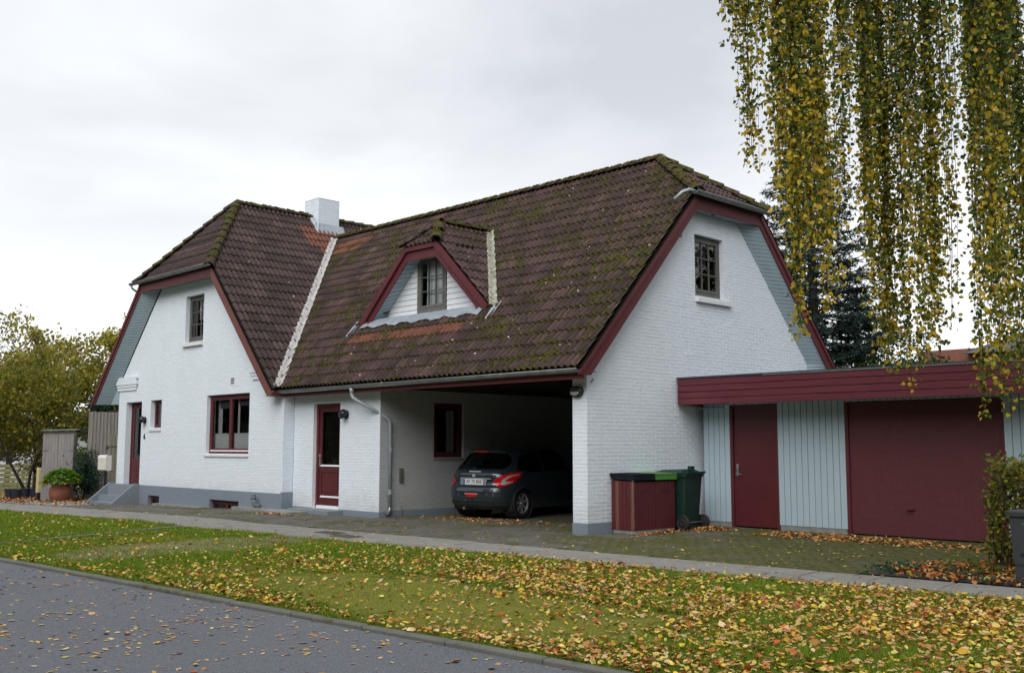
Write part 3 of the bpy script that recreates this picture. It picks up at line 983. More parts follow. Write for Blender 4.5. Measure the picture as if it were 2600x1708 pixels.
# ---------------------------------------------------------------- doors
def front_door():
    u0, u1, z0, z1 = FD
    D = MB(); yd = YL + .165
    D.box(u0 + .004, u0 + .07, yd, yd + .06, z0, z1 - .004); D.box(u1 - .07, u1 - .004, yd, yd + .06, z0, z1 - .004); D.box(u0 + .07, u1 - .07, yd, yd + .06, z1 - .07, z1 - .004)
    d = D.build("front_door", RED, H)
    L = MB(); L.box(u0 + .072, u1 - .072, yd + .015, yd + .055, z0 + .02, 1.12); L.box(u0 + .072, u0 + .18, yd + .014, yd + .055, 1.12, z1 - .075)
    L.box(u1 - .18, u1 - .072, yd + .014, yd + .055, 1.12, z1 - .075); L.box(u0 + .18, u1 - .18, yd + .014, yd + .055, z1 - .18, z1 - .075)
    for k in range(4):
        L.box(u0 + .15, u1 - .15, yd + .006, yd + .0149, .50 + k * .14, .50 + k * .14 + .10)
    L.build("door_leaf", REDDOOR, d)
    G = MB(); G.quad((u0 + .18, yd + .03, 1.12), (u1 - .18, yd + .03, 1.12), (u1 - .18, yd + .03, z1 - .18), (u0 + .18, yd + .03, z1 - .18)); G.build("glass_pane", GLASS, d)
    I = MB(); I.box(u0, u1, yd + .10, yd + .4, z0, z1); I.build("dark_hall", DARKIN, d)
    T = MB(); T.box(u0, u1, YL - .005, yd + .02, z0 - .03, z0 + .012); T.build("threshold", STEPGREY, d)
    Hd = MB(); Hd.tube([(u1 - .12, yd - .0, 1.38), (u1 - .12, yd - .05, 1.38), (u1 - .24, yd - .05, 1.38)], .010, 6); Hd.build("door_handle", STEEL, d)


front_door()


def porch_door():
    u0, u1, z0, z1 = PD
    yd = .115
    D = MB()
    D.box(u0 + .004, u0 + .075, yd - .03, yd + .05, z0, z1 - .004); D.box(u1 - .075, u1 - .004, yd - .03, yd + .05, z0, z1 - .004); D.box(u0 + .075, u1 - .075, yd - .03, yd + .05, z1 - .075, z1 - .004)
    d = D.build("porch_door", RED, H)
    a, b = u0 + .079, u1 - .079
    L = MB()
    L.box(a, a + .11, yd, yd + .045, z0 + .06, z1 - .08); L.box(b - .11, b, yd, yd + .045, z0 + .06, z1 - .08)
    L.box(a + .11, b - .11, yd, yd + .045, z1 - .19, z1 - .08); L.box(a + .11, b - .11, yd, yd + .045, 0.90, 1.02)
    L.box(a + .11, b - .11, yd, yd + .045, z0 + .06, z0 + .30)
    L.box(a + .11, b - .11, yd + .015, yd + .04, z0 + .30, 0.90)
    L.box(a + .15, b - .15, yd + .006, yd + .0149, z0 + .35, 0.86)
    L.box(a, b, yd - .012, yd - .0005, z0 + .09, z0 + .13)
    L.build("door_leaf", REDDOOR, d)
    G = MB(); G.quad((a + .11, yd + .02, 1.02), (b - .11, yd + .02, 1.02), (b - .11, yd + .02, z1 - .19), (a + .11, yd + .02, z1 - .19)); G.build("glass_pane", GLASS, d)
    for zz in (1.035, .335):
        S = MB(); S.prism([(a + .095, yd - .0005, zz + .035), (a + .095, yd - .022, zz + .02), (a + .095, yd - .022, zz - .004), (a + .095, yd - .0005, zz - .004)], (b - a - .10, 0, 0))
        S.build("weather_strip", SILLW, d)
    S = MB(); S.box(u0 + .07, u1 - .005, yd - .05, yd + .04, z0 - .0, z0 + .055); S.build("threshold", SILLW, d)
    S = MB(); S.box(u0 - .003, u0 + .003, -.004, yd - .03, z0, z1 + .003); S.box(u0, u1, .002, yd - .03, z1 - .003, z1 + .003); S.build("reveal_trim", SILLW, d)
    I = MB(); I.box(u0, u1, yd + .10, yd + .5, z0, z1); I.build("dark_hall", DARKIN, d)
    Hh = MB(); hx = a + .045
    Hh.box(hx - .02, hx + .02, yd - .010, yd - .0002, 1.02, 1.32)
    Hh.tube([(hx, yd - .005, 1.27), (hx, yd - .055, 1.27), (hx + .12, yd - .055, 1.27)], .010, 6)
    Hh.build("door_handle", STEEL, d)


porch_door()
# steps at the porch door
mb = MB(); mb.bevbox(-8.75, -7.15, -.42, -.0105, -.05, .085, .008); mb.build("door_step", STEPGREY, H)
mb = MB(); mb.bevbox(-9.02, -7.90, -.95, -.425, -.05, .055, .012); mb.build("door_step", CONC, H)

# ---------------------------------------------------------------- roof
U3 = {'x': X, 'y': Y}
TG, TW = 0.335, 0.30
NC = 10
tile_count = [0]
ROOF = {}


def wave(u): return 0.063 * (0.5 - 0.5 * math.cos(2 * math.pi * u / .15)) ** 1.25


def tile_field(name, roofobj, org, uax, up, nrm, u_start, u_end, smin, smax, mat, skip=None, single=None, cache_key=None, phase=0.0):
    """tiles on a plane: P = org + uax*u + up*s + nrm*h ; smin/smax functions of u"""
    org = Vector(org)
    stuff = MB()
    cache = {}
    nu0 = math.floor((u_start - phase) / TW)
    i = nu0
    while i * TW + phase < u_end:
        ub = i * TW + phase
        us = [ub + TW * k / NC for k in range(NC + 1)]
        s_lo = min(smin(min(max(u, u_start), u_end)) for u in us); s_hi = max(smax(min(max(u, u_start), u_end)) for u in us)
        j = math.floor(s_lo / TG)
        while j * TG < s_hi:
            sb, st = j * TG, (j + 1) * TG + .05
            cu, cs = ub + TW / 2, sb + TG / 2
            if skip and skip(cu, cs):
                j += 1; continue
            full = all(u_start - 1e-6 <= u <= u_end + 1e-6 and smin(u) <= sb + 1e-6 and smax(u) >= sb + TG - 1e-6 for u in us)
            jl = random.uniform(-.003, .004)
            if full and single and tile_count[0] < 300 and single(cu, cs):
                if 'm' not in cache:
                    t = MB(); build_tile(t, lambda u, s, h: uax * u + up * s + nrm * h, [TW * k / NC for k in range(NC + 1)], 0, None, None, ub)
                    cache['m'] = t.mesh("roof_tile", mat, smooth=False)
                    for p in cache['m'].polygons: p.use_smooth = p.index < NC
                o = link_mesh("roof_tile", cache['m'], roofobj, org + uax * ub + up * sb + nrm * jl - HO)
                o.rotation_euler = (random.uniform(-.004, .004), random.uniform(-.004, .004), random.uniform(-.003, .003))
                tile_count[0] += 1
            else:
                cols = []
                lo = [max(sb, smin(min(max(u, u_start), u_end))) for u in us]
                hi = [min(st, smax(min(max(u, u_start), u_end))) for u in us]
                build_tile(stuff, lambda u, s, h: org + uax * u + up * s + nrm * (h + jl), us, sb, lo, hi, 0, u_start, u_end)
            j += 1
        i += 1
    if stuff.v:
        stuff.build(name, mat, roofobj, kind='stuff')


def build_tile(mb, P, us, sb, lo, hi, uoff=0, ulim0=-1e9, ulim1=1e9):
    lift = .030
    def h(u, s): return wave(u + uoff) + lift * (1 - (s - sb) / TG)
    n = len(us)
    if lo is None:
        lo = [sb] * n; hi = [sb + TG + .05] * n
    top = []; front = []
    for a in range(n - 1):
        u0, u1 = us[a], us[a + 1]
        if u0 < ulim0 - 1e-6 or u1 > ulim1 + 1e-6: continue
        l0, l1, g0, g1 = lo[a], lo[a + 1], hi[a], hi[a + 1]
        if g0 - l0 < 1e-3 and g1 - l1 < 1e-3: continue
        g0 = max(g0, l0); g1 = max(g1, l1)
        top.append([P(u0, l0, h(u0, l0)), P(u1, l1, h(u1, l1)), P(u1, g1, h(u1, g1)), P(u0, g0, h(u0, g0))])
        if l0 <= sb + .01 or l1 <= sb + .01:
            d = .028
            front.append([P(u0, l0 + .0, h(u0, l0) - d), P(u1, l1, h(u1, l1) - d), P(u1, l1, h(u1, l1)), P(u0, l0, h(u0, l0))])
    for q in top: mb.quad(*q)
    for q in front: mb.quad(*q)


def underlay(name, polys, roofobj, mat):
    mb = MB()
    for p in polys: mb.poly(p)
    return mb.build(name, mat, roofobj)


RM = tag(link_mesh("main_roof", bpy.data.meshes.new("main_roof"), H))
RL = tag(link_mesh("front_wing_roof", bpy.data.meshes.new("front_wing_roof"), H))
XV = 0.26                                   # verge of the right gable
ca = 1 / math.sqrt(1 + KM * KM); sa = KM * ca
upM = Vector((0, ca, sa)); nM = Vector((0, -sa, ca))
orgM = Vector((0, -.44, zmain(-.44)))
z2s = lambda z: (z - orgM.z) / sa
XAP = -1.48                                  # hip apex
ZHE = 6.42                                   # hip eave height
def m_smin(x):
    if x > -9.25: return 0.0
    z = ZRG - KL * (x - XRG)                 # height of the valley
    return z2s(min(z, ZRM)) + .10
def m_smax(x):
    if x < XAP: return z2s(ZRM)
    return z2s(ZRM - (ZRM - ZHE) * (x - XAP) / (XV - XAP))
XD, KD, ZD = -5.68, 0.955, 6.50
def dorm_half(z): return (ZD - z) / KD
def dskip(u, s):
    z = orgM.z + s * sa
    return z > 4.36 and z < ZD - .1 and abs(u - XD) < dorm_half(z) - .30
tile_field("roof_tiling", RM, orgM, X, upM, nM, -13.7, XV, m_smin, m_smax, TILE_MAIN, skip=dskip,
           single=lambda u, s: u > -3.0 and s < 3.05)
# back slope of the main wing and hip
caB = ca
upB = Vector((0, -ca, sa)); nB = Vector((0, sa, ca))
orgB = Vector((0, 2 * YRG + .44, zmain(-.44)))
tile_field("roof_tiling", RM, orgB, X, upB, nB, -9.2, XV, lambda x: 0.0, m_smax, TILE_MAIN)
# hip towards the right
dx = XV + .08 - XAP; dz = ZRM - ZHE + .05
lh = math.hypot(dx, dz)
upH = Vector((-dx / lh, 0, dz / lh)); nH = Vector((dz / lh, 0, dx / lh))
orgH = Vector((XV + .08, 0, ZHE - .05))
yh0, yh1 = YRG - (ZRM - ZHE) / KM, YRG + (ZRM - ZHE) / KM
def h_smax(y): return max(0, lh * (1 - abs(y - YRG) / (YRG - yh0)))
tile_field("roof_tiling", RM, orgH, Y, upH, nH, yh0, yh1, lambda y: 0, h_smax, TILE_LEFT)
# under boards so that no light shows between the tiles
dd = .03
underlay("roof_deck", [
    [(-9.2, -.42, zmain(-.42) - dd), (-7.95, -.42, zmain(-.42) - dd), (-7.95, 3.2, zmain(3.2) - dd), (-12.77, 3.2, zmain(3.2) - dd)],
    [(-3.4, -.42, zmain(-.42) - dd), (XV, -.42, zmain(-.42) - dd), (XV, yh0, ZHE - dd), (.1, 3.2, zmain(3.2) - dd), (-3.4, 3.2, zmain(3.2) - dd)],
    [(-7.95, -.42, zmain(-.42) - dd), (-3.4, -.42, zmain(-.42) - dd), (-3.4, .98, zmain(.98) - dd), (-7.95, .98, zmain(.98) - dd)],
    [(-12.77, 3.2, zmain(3.2) - dd), (.1, 3.2, zmain(3.2) - dd), (XAP, YRG, ZRM - dd), (-13.68, YRG, ZRM - dd)],
    [(-7.95, .98, zmain(.98) - dd), (XD - 1.9, 1.2, zmain(1.2) - dd), (XD, 3.06, zmain(3.06) - dd), (XD, 3.2, zmain(3.2) - dd), (-7.95, 3.2, zmain(3.2) - dd)],
    [(-3.4, .98, zmain(.98) - dd), (-3.4, 3.2, zmain(3.2) - dd), (XD, 3.2, zmain(3.2) - dd), (XD, 3.06, zmain(3.06) - dd), (XD + 1.9, 1.2, zmain(1.2) - dd)],
    [(XV, yh1, ZHE - dd), (XV, 8.70, zmain(-.42) - dd), (-9.2, 8.70, zmain(-.42) - dd), (-13.68, YRG, ZRM - dd), (XAP, YRG, ZRM - dd)],
    [(XV, yh0, ZHE - dd), (XV, yh1, ZHE - dd), (XAP, YRG, ZRM - dd)]], RM, DARKIN)

# front wing, slope towards +X
cl = 1 / math.sqrt(1 + KL * KL); sl = KL * cl
YA = 1.18                                   # hip apex of the front wing
ZHL = 6.10
YF = YL - .355                              # verge plane
upL = Vector((-cl, 0, sl)); nL = Vector((sl, 0, cl))
orgL = Vector((-9.2, 0, zleft(-9.2) + .02))
z2l = lambda z: (z - orgL.z) / sl
def l_smin(y):
    if y < -.44: return 0.0
    if y < YRG: return z2l(zmain(y)) + .06
    return max(0.0, z2l(zmain(2 * YRG - y)))
def l_smax(y):
    if y < YA: return z2l(ZRG - (ZRG - ZHL) * (YA - y) / (YA - YF))
    return z2l(ZRG)
tile_field("roof_tiling", RL, orgL, Y, upL, nL, YF, 9.6, l_smin, l_smax, TILE_LEFT,
           skip=lambda u, s: 3.8 < u < 4.4 and s > z2l(8.05))
upL2 = Vector((cl, 0, sl)); nL2 = Vector((-sl, 0, cl))
orgL2 = Vector((2 * XRG + 9.2, 0, orgL.z))
tile_field("roof_tiling", RL, orgL2, Y, upL2, nL2, YF, 9.6, lambda y: 0.0, l_smax, TILE_LEFT)
# hip of the front wing, towards -Y
dy = YA - (YF - .05); dz = ZRG - ZHL + .05
lhl = math.hypot(dy, dz)
upF = Vector((0, dy / lhl, dz / lhl)); nF = Vector((0, -dz / lhl, dy / lhl))
orgF = Vector((0, YF - .05, ZHL - .05))
hw = (ZRG - ZHL) / KL
tile_field("roof_tiling", RL, orgF, X, upF, nF, XRG - hw, XRG + hw, lambda x: 0, lambda x: max(0, lhl * (1 - abs(x - XRG) / hw)), TILE_LEFT)
xl2 = 2 * XRG + 9.2
underlay("roof_deck", [
    [(-9.2, YF, zleft(-9.2) - dd), (-9.2, -.40, zleft(-9.2) - dd), (-13.68, YRG, ZRM - dd), (-9.2, 8.7, zleft(-9.2) - dd), (-9.2, 9.6, zleft(-9.2) - dd), (XRG, 9.6, ZRG - dd), (XRG, YA, ZRG - dd), (XRG + hw, YF, ZHL - dd)],
    [(xl2, YF, zleft(-9.2) - dd), (XRG - hw, YF, ZHL - dd), (XRG, YA, ZRG - dd), (XRG, 9.6, ZRG - dd), (xl2, 9.6, zleft(-9.2) - dd)],
    [(XRG - hw, YF, ZHL - dd), (XRG + hw, YF, ZHL - dd), (XRG, YA, ZRG - dd)],
    [(xl2, 9.6, 2.7), (XRG, 9.6, ZRG - dd), (-9.2, 9.6, 2.7)]], RL, DARKIN)

# ridge and hip caps
def cap_mesh(mat):
    t = MB(); n = 8; Lc = .42
    def ring(x, r, dz):
        return [(x, r * math.cos(math.pi * k / n), dz + r * math.sin(math.pi * k / n) * .85) for k in range(n + 1)]
    a, b = ring(0, .135, .012), ring(Lc, .112, -.012)
    a2 = ring(0, .112, .012); c = ring(.05, .140, .012)
    v = a + b + a2; m = n + 1
    f = [(k, m + k, m + k + 1, k + 1) for k in range(n)] + [(k, k + 1, 2 * m + k + 1, 2 * m + k) for k in range(n)]
    t.add(v, f)
    return t.mesh("ridge_tile", mat, smooth=False)


CAPM = cap_mesh(RIDGEM)
def ridge_caps(a, b, roofobj, lift=.035, step=.36, wob=.012):
    """overlapping half-round caps from a (lower / front end, lip visible) to b"""
    a = Vector(a); b = Vector(b)
    d = b - a; L = d.length; d.normalize()
    n = max(1, int(L / step))
    st = L / n
    y = Z.cross(d).normalized(); z = d.cross(y)
    rot = Matrix((d, y, z)).transposed()
    for k in range(n):
        p = a + d * st * k + z * lift
        M = rot @ Matrix.Rotation(random.uniform(-wob, wob), 3, 'Z') @ Matrix.Rotation(random.uniform(-wob, wob), 3, 'Y')
        o = link_mesh("ridge_tile", CAPM, roofobj, p - HO, M.to_euler())


ridge_caps((XV + .10, yh0 - .07, ZHE - .03), (XAP, YRG, ZRM), RM)
ridge_caps((XV + .10, yh1 + .07, ZHE - .03), (XAP, YRG, ZRM), RM)
ridge_caps((XAP, YRG, ZRM), (-13.62, YRG, ZRM), RM)
ridge_caps((XRG + hw + .05, YF - .10, ZHL - .04), (XRG, YA, ZRG), RL)
ridge_caps((XRG - hw - .05, YF - .10, ZHL - .04), (XRG, YA, ZRG), RL)
ridge_caps((XRG, YA, ZRG), (XRG, 3.70, ZRG), RL)
ridge_caps((XRG, 9.6, ZRG), (XRG, 4.5, ZRG), RL)

# valley gutter dressed in pale mortar
def valley(name, pts, width, mat, roofobj, nv, thick=.05):
    """ragged strip along pts; nv = width directions (left,right) unit vectors in the two planes"""
    mb = MB()
    a, b = Vector(pts[0]), Vector(pts[1])
    n = int((b - a).length / .07)
    rows = []
    for i in range(n + 1):
        p = a + (b - a) * (i / n)
        w1 = width / 2 * (1 + .10 * math.sin(i * 1.9) + random.uniform(-.07, .07)); w2 = width / 2 * (1 + .12 * math.sin(i * 1.3 + 1) + random.uniform(-.07, .07))
        up_ = (nv[2]) * (thick * random.uniform(.96, 1.04))
        rows.append((p + nv[0] * w1 + up_ * 0.9, p + nv[0] * w1 * .45 + up_ * 1.05, p + up_ * .97, p + nv[1] * w2 * .45 + up_ * 1.05, p + nv[1] * w2 + up_ * .9))
    for i in range(n):
        for k in range(4):
            mb.quad(rows[i][k], rows[i][k + 1], rows[i + 1][k + 1], rows[i + 1][k])
    return mb.build(name, mat, roofobj, smooth=True)


va = Vector((-9.2, -.44, zleft(-9.2))); vb = Vector((-13.62, YRG - .07, ZRM - .06))
vd = (vb - va).normalized()
inM = nM.cross(vd).normalized(); inM = inM if inM.x > 0 else -inM       # lies in the main plane, to the right
inL = nL.cross(vd).normalized(); inL = inL if inL.y < 0 else -inL       # lies in the left plane, towards the front
valley("valley_mortar", (va, vb), .235, MORTAR, RL, (inL, inM, (nM + nL).normalized()), .105)
# ---------------------------------------------------------------- verges, soffits, gutters
def clipped_strips(name, mat, parent, W0, W1, B0, B1, n, gap=.019, groove=.014, nrm=None, pname="soffit_board", proud=True):
    """boards between edge W0->W1 (wall) and B0->B1 (barge)"""
    W0, W1, B0, B1 = map(Vector, (W0, W1, B0, B1))
    bk_ = MB(); q_ = (nrm if nrm is not None else Z) * (groove + .002); bk_.quad(W0 + q_, W1 + q_, B1 + q_, B0 + q_); bk_.build('soffit_backing', DARKIN, parent)
    for i in range(n):
        t0, t1 = i / n, (i + 1) / n
        g = gap / max((B1 - B0).length, .01)
        a, b = W0.lerp(W1, t0 + g / 2), W0.lerp(W1, t1 - g / 2)
        c, d = B0.lerp(B1, t1 - g / 2), B0.lerp(B1, t0 + g / 2)
        nn = nrm if nrm is not None else (b - a).cross(d - a).normalized()
        mb = MB(); mb.prism([a, b, c, d], nn * groove)
        mb.build(pname, mat, parent)


SO = tag(link_mesh("gable_soffit", bpy.data.meshes.new("gable_soffit"), H))
XB = 0.25
up_ = Vector((0, 0, 1))
off = Vector((0, 0, .012))
# back slope (visible), flat top, front slope
Wt, Wb = (0.0, 4.776, 6.134), (0.0, 7.262, 3.588)
Bt, Bb = (XB - .03, 2 * YRG - 3.03, 6.115), (XB - .03, 2 * YRG - (3.588 - 2.925) / KM, 3.588)
clipped_strips("s", SOFFIT, SO, Wt, Wb, Bt, Bb, 33, nrm=Vector((0, .7, .7)))
clipped_strips("s", SOFFIT, SO, Wb, (0.0, 7.5, 3.34), Bb, (XB - .03, 7.92, 3.34), 3, nrm=Vector((0, .7, .7)))
clipped_strips("s", SOFFIT, SO, (0, 7.5, 3.34), (0, 7.5, 2.71), (XB - .03, 7.92, 3.34), (XB - .03, 8.52, 2.71), 8, nrm=Vector((0, .7, .7)))
mb = MB()
for k in range(2):
    x0 = .005 + k * .112
    mb.box(x0, x0 + .105, 2.95, 5.33, 6.136, 6.15)
mb.build("soffit_board", SOFFIT, SO)
mb = MB(); mb.lathe([(0, 0), (.045, 0), (.045, .002), (0, .002)], (.12, 3.75, 6.128), 10); mb.build("soffit_vent", DARKIN, SO)
mb = MB(); mb.quad((0, 2.95, 6.12), (XB - .03, 2.99, 6.10), (XB - .03, -.2, 2.72), (0, .0, 2.75)); mb.build("soffit_backing", DARKIN, SO)


def barge(name, plane, T, Bm, ext, mat, flip=1):
    """board whose outline is the polyline T (outer/top) then Bm reversed"""
    mb = MB()
    n = len(T)
    for i in range(n - 1):
        pts = [T[i], T[i + 1], Bm[i + 1], Bm[i]]
        mb.prism([plane(*p) for p in pts], ext)
    return mb.build(name, mat, H)


# right gable, planes at x
pl = lambda y, z: (XB, y, z)
ym = lambda z, o: (z - 3.285 + o) / KM      # y on the front slope at vertical offset o below the roof plane
S_ = lambda y: 2 * YRG - y
zT, zB = 6.385, 6.115
T1 = [(-.46, zmain(-.46) - .055), (ym(zT, .055), zT)]
B1 = [(-.19, 2.72), (ym(zB, .36), zB)]
def board(nm, segs, ext, mat=RED):
    for pts in segs:
        mb = MB(); mb.prism([Vector(p) for p in pts], ext); mb.build(nm, mat, H)
segs = [
    [pl(-.47, 2.70), pl(-.47, zmain(-.47) - .055), pl(*T1[1]), pl(*B1[1]), pl(-.17, 2.70)],
    [pl(*T1[1]), pl(S_(T1[1][0]), zT), pl(S_(B1[1][0]), zB), pl(*B1[1])],
    [pl(S_(-.47), 2.70), pl(S_(-.47), zmain(-.47) - .055), pl(S_(T1[1][0]), zT), pl(S_(B1[1][0]), zB), pl(S_(-.17), 2.70)]]
board("bargeboard", segs, (-.028, 0, 0))
# upper trim board standing 25 mm proud
tr_ = lambda y, z: (XB + .026, y, z)
o2 = .19
segs = [
    [tr_(-.47, zmain(-.47) - .04), tr_(ym(zT, .04), zT + .001), tr_(ym(zT - .12, o2), zT - .12), tr_(-.47 + .02, max(2.70, zmain(-.45) - o2))],
    [tr_(S_(-.47), zmain(-.47) - .04), tr_(S_(ym(zT, .04)), zT + .001), tr_(S_(ym(zT - .12, o2)), zT - .12), tr_(S_(-.45), max(2.70, zmain(-.45) - o2))]]
board("verge_trim", segs, (-.0255, 0, 0))

# front wing, plane at y
YB = YF
plL = lambda x, z: (x, YB, z)
xr = lambda z, o: XRG + (ZRG - o - z) / KL
MX = lambda x: 2 * XRG - x
zT2, zB2 = 6.09, 5.84
xT2 = xr(zT2, .05); xB2 = xr(zB2, .34)
xt = -9.2
segs = [
    [plL(xt + .005, 2.66), plL(xt + .005, zleft(xt) - .05), plL(xT2, zT2), plL(xB2, zB2), plL(xr(2.66, .34), 2.66)],
    [plL(xT2, zT2), plL(MX(xT2), zT2), plL(MX(xB2), zB2), plL(xB2, zB2)],
    [plL(MX(xt), 2.72), plL(MX(xt), zleft(xt) - .05), plL(MX(xT2), zT2), plL(MX(xB2), zB2), plL(MX(xr(2.72, .34)), 2.72)]]
board("bargeboard", segs[:1], (0, .028, 0), REDOLD)
board("bargeboard", segs[1:], (0, .028, 0))
trL = lambda x, z: (x, YB - .026, z)
segs = [[trL(MX(xt), zleft(xt) - .04), trL(MX(xr(zT2, .04)), zT2 + .001), trL(MX(xr(zT2 - .12, .18)), zT2 - .12), trL(MX(xt) + .03, zleft(xt) - .17)]]
board("verge_trim", segs, (0, .0255, 0))
# return of the overhang down to the wall at the right foot
mb = MB(); mb.prism([(xt + .005, YB + .028, 2.66), (xt + .005, YL + .02, 2.66), (xt + .005, YL + .02, 2.86), (xt + .005, YB + .028, zleft(xt) - .06)], (-.03, 0, 0))
mb.quad((xt, YB + .028, 2.662), (xt, YL, 2.662), (xt - .42, YL, 2.662), (xt - .42, YB + .028, 2.662)); mb.build("eaves_return", RED, H)
SL = tag(link_mesh("front_soffit", bpy.data.meshes.new("front_soffit"), H))
Wt = (-15.858, YL, 5.916); Wb = (-18.37, YL, 3.26)
xin = lambda z: MX(xr(z, .34))
Bt = (xin(5.86), YB + .028, 5.86); Bb = (xin(3.26), YB + .028, 3.26)
clipped_strips("s", SOFFIT, SL, Wt, Wb, Bt, Bb, 34, nrm=Vector((-.7, 0, .7)))
clipped_strips("s", SOFFIT, SL, Wb, (-18.9, YL, 2.72), Bb, (xin(2.72), YB + .028, 2.72), 7, nrm=Vector((-.7, 0, .7)))
mb = MB()
mb.quad((-18.31, YL + .0, 3.26), (-18.31, YL + .0, 2.72), (-19.2, YL + .0, 2.72), (-18.7, YL, 3.26)); mb.build("soffit_board", SOFFIT, SL)
mb = MB()
for k in range(3):
    y0 = YB + .032 + k * .105
    mb.box(MX(xB2) + .02, xB2 - .02, y0, y0 + .098, 5.918, 5.93)
mb.build("soffit_board", SOFFIT, SL)
mb = MB(); mb.lathe([(0, 0), (.045, 0), (.045, .002), (0, .002)], (-14.2, YB + .17, 5.912), 10); mb.build("soffit_vent", DARKIN, SL)

# eaves fascia of the main front and its gutter
mb = MB(); mb.box(XR + .01, XB - .03, -.345, -.315, 2.635, 2.80); mb.build("eaves_fascia", RED, H)
mb = MB(); mb.box(XR + .01, XB - .03, -.315, -.001, 2.762, 2.775); mb.build("eaves_soffit", RED, H)


def gutter(name, a, b, r, mat, side, ends=True, seams=0):
    """half round gutter from a to b (rim centre line)"""
    a = Vector(a); b = Vector(b); d = (b - a).normalized(); s = Vector(side)
    mb = MB(); n = 10
    def ring(p, rr): return [p + s * (rr * math.cos(math.pi * k / n)) - Z * (rr * math.sin(math.pi * k / n)) for k in range(n + 1)]
    A, B_ = ring(a, r), ring(b, r); A2, B2 = ring(a, r - .004), ring(b, r - .004)
    m = n + 1
    mb.add(A + B_, [(k, k + 1, m + k + 1, m + k) for k in range(n)])
    mb.add(A2 + B2, [(k, m + k, m + k + 1, k + 1) for k in range(n)])
    if ends:
        mb.poly(A); mb.poly(B_)
    mb.tube([a + s * r + Z * .004, b + s * r + Z * .004], .009, 6)
    mb.tube([a - s * r + Z * .002, b - s * r + Z * .002], .005, 5)
    g = mb.build(name, mat, H, smooth=True)
    L = (b - a).length
    for k in range(seams):
        p = a + d * (L * (k + .5) / seams)
        t = MB(); q = []
        R0, R1 = ring(p, r + .004), ring(p + d * .025, r + .004)
        t.add(R0 + R1, [(i, i + 1, m + i + 1, m + i) for i in range(n)])
        t.build("gutter_bracket", mat, g)
    return g


gutter("gutter", (XR - .12, -.415, 2.775), (XB - .06, -.415, 2.80), .068, ZINC, (0, -1, 0), seams=14)
gutter("gutter", (XB + .12, yh0 - .18, ZHE - .0), (XB + .12, yh1 + .12, ZHE - .01), .062, ZINC, (1, 0, 0), seams=0)
mb = MB(); mb.tube([(XB + .12, yh0 - .20, ZHE - .02), (XB + .10, yh0 - .34, ZHE + .0), (XB + .0, yh0 - .44, ZHE - .05), (XB - .10, yh0 - .56, ZHE - .20)], .034, 8)
mb.build("gutter_spout", ZINCPAINT, H, smooth=True)
gutter("gutter", (MX(xT2) - .40, YB - .105, 6.13), (xT2 + .12, YB - .105, 6.15), .062, ZINC, (0, -1, 0), seams=0)
mb = MB(); mb.tube([(MX(xT2) - .36, YB - .105, 6.08), (MX(xT2) - .36, YB - .07, 6.0), (MX(xT2) - .26, YB + .06, 5.88)], .03, 8); mb.build("gutter_spout", ZINC, H, smooth=True)

# rain pipe
mb = MB()
pth = [(-6.33, -.415, 2.72), (-6.33, -.415, 2.60), (-6.31, -.40, 2.53), (-6.24, -.35, 2.47), (-5.95, -.0, 2.22), (-5.82, .14, 2.10), (-5.795, .20, 2.03), (-5.79, .22, 1.94), (-5.79, .235, .12)]
mb.tube(pth, .038, 10)
mb.tube([(-6.33, -.415, 2.73), (-6.33, -.415, 2.62)], [.055, .038], 10)
P_ = mb.build("rain_pipe", ZINCPAINT, H, smooth=True)
for zz in (1.42, .52):
    t = MB(); t.tube([(-5.79, .232, zz - .05), (-5.79, .232, zz + .05)], .044, 10)
    t.tube([(-5.79, .20, zz), (-5.79, .08, zz + .02), (-5.80, .06, zz + .05)], .006, 5); t.build("pipe_bracket", ZINCPAINT, P_)
t = MB(); t.tube([(-5.79, .235, .20), (-5.79, .235, .14), (-5.78, .15, .04)], .042, 10); t.build("pipe_shoe", ZINC, P_, smooth=True)
mb = MB(); mb.tube([(-5.80, .55, .20), (-5.80, .55, .0)], .012, 6); mb.tube([(-5.80, .55, .20), (-5.80, .56, .22)], .016, 6); mb.build("ground_pipe", simple("old_copper_pipe", (.25, .2, .18, 1), (.18, .15, .14, 1)), H)

# ---------------------------------------------------------------- dormer
RD = tag(link_mesh("dormer_roof", bpy.data.meshes.new("dormer_roof"), H))
YDF = .93                                   # verge plane of the dormer
YFACE = 1.28
cd = 1 / math.sqrt(1 + KD * KD); sd = KD * cd
ZHD = 5.97; hwd = (ZD - ZHD) / KD
YAD = 1.50
ZE0 = zmain(YDF) + .02
for sgn in (1, -1):
    upD = Vector((-cd * sgn, 0, sd)); nD = Vector((sd * sgn, 0, cd))
    ex = (ZD - ZE0) / KD
    og = Vector((XD + sgn * ex, 0, ZE0))
    tile_field("roof_tiling", RD, og, Y, upD, nD, YDF, (ZD - 3.285) / KM,
               lambda y: max(0, (zmain(y) - ZE0) / sd) + .02,
               lambda y: (min(ZD, ZHD + (ZD - ZHD) * max(0, y - YDF) / (YAD - YDF)) - ZE0) / sd, TILE_DORM)
dyd = YAD - (YDF - .05); dzd = ZD - ZHD + .05; lhd = math.hypot(dyd, dzd)
tile_field("roof_tiling", RD, (0, YDF - .05, ZHD - .05), X, Vector((0, dyd / lhd, dzd / lhd)), Vector((0, -dzd / lhd, dyd / lhd)), XD - hwd, XD + hwd,
           lambda x: 0, lambda x: max(0, lhd * (1 - abs(x - XD) / hwd)), TILE_DORM)
yv = (ZD - 3.285) / KM
ex = (ZD - zmain(YDF)) / KD
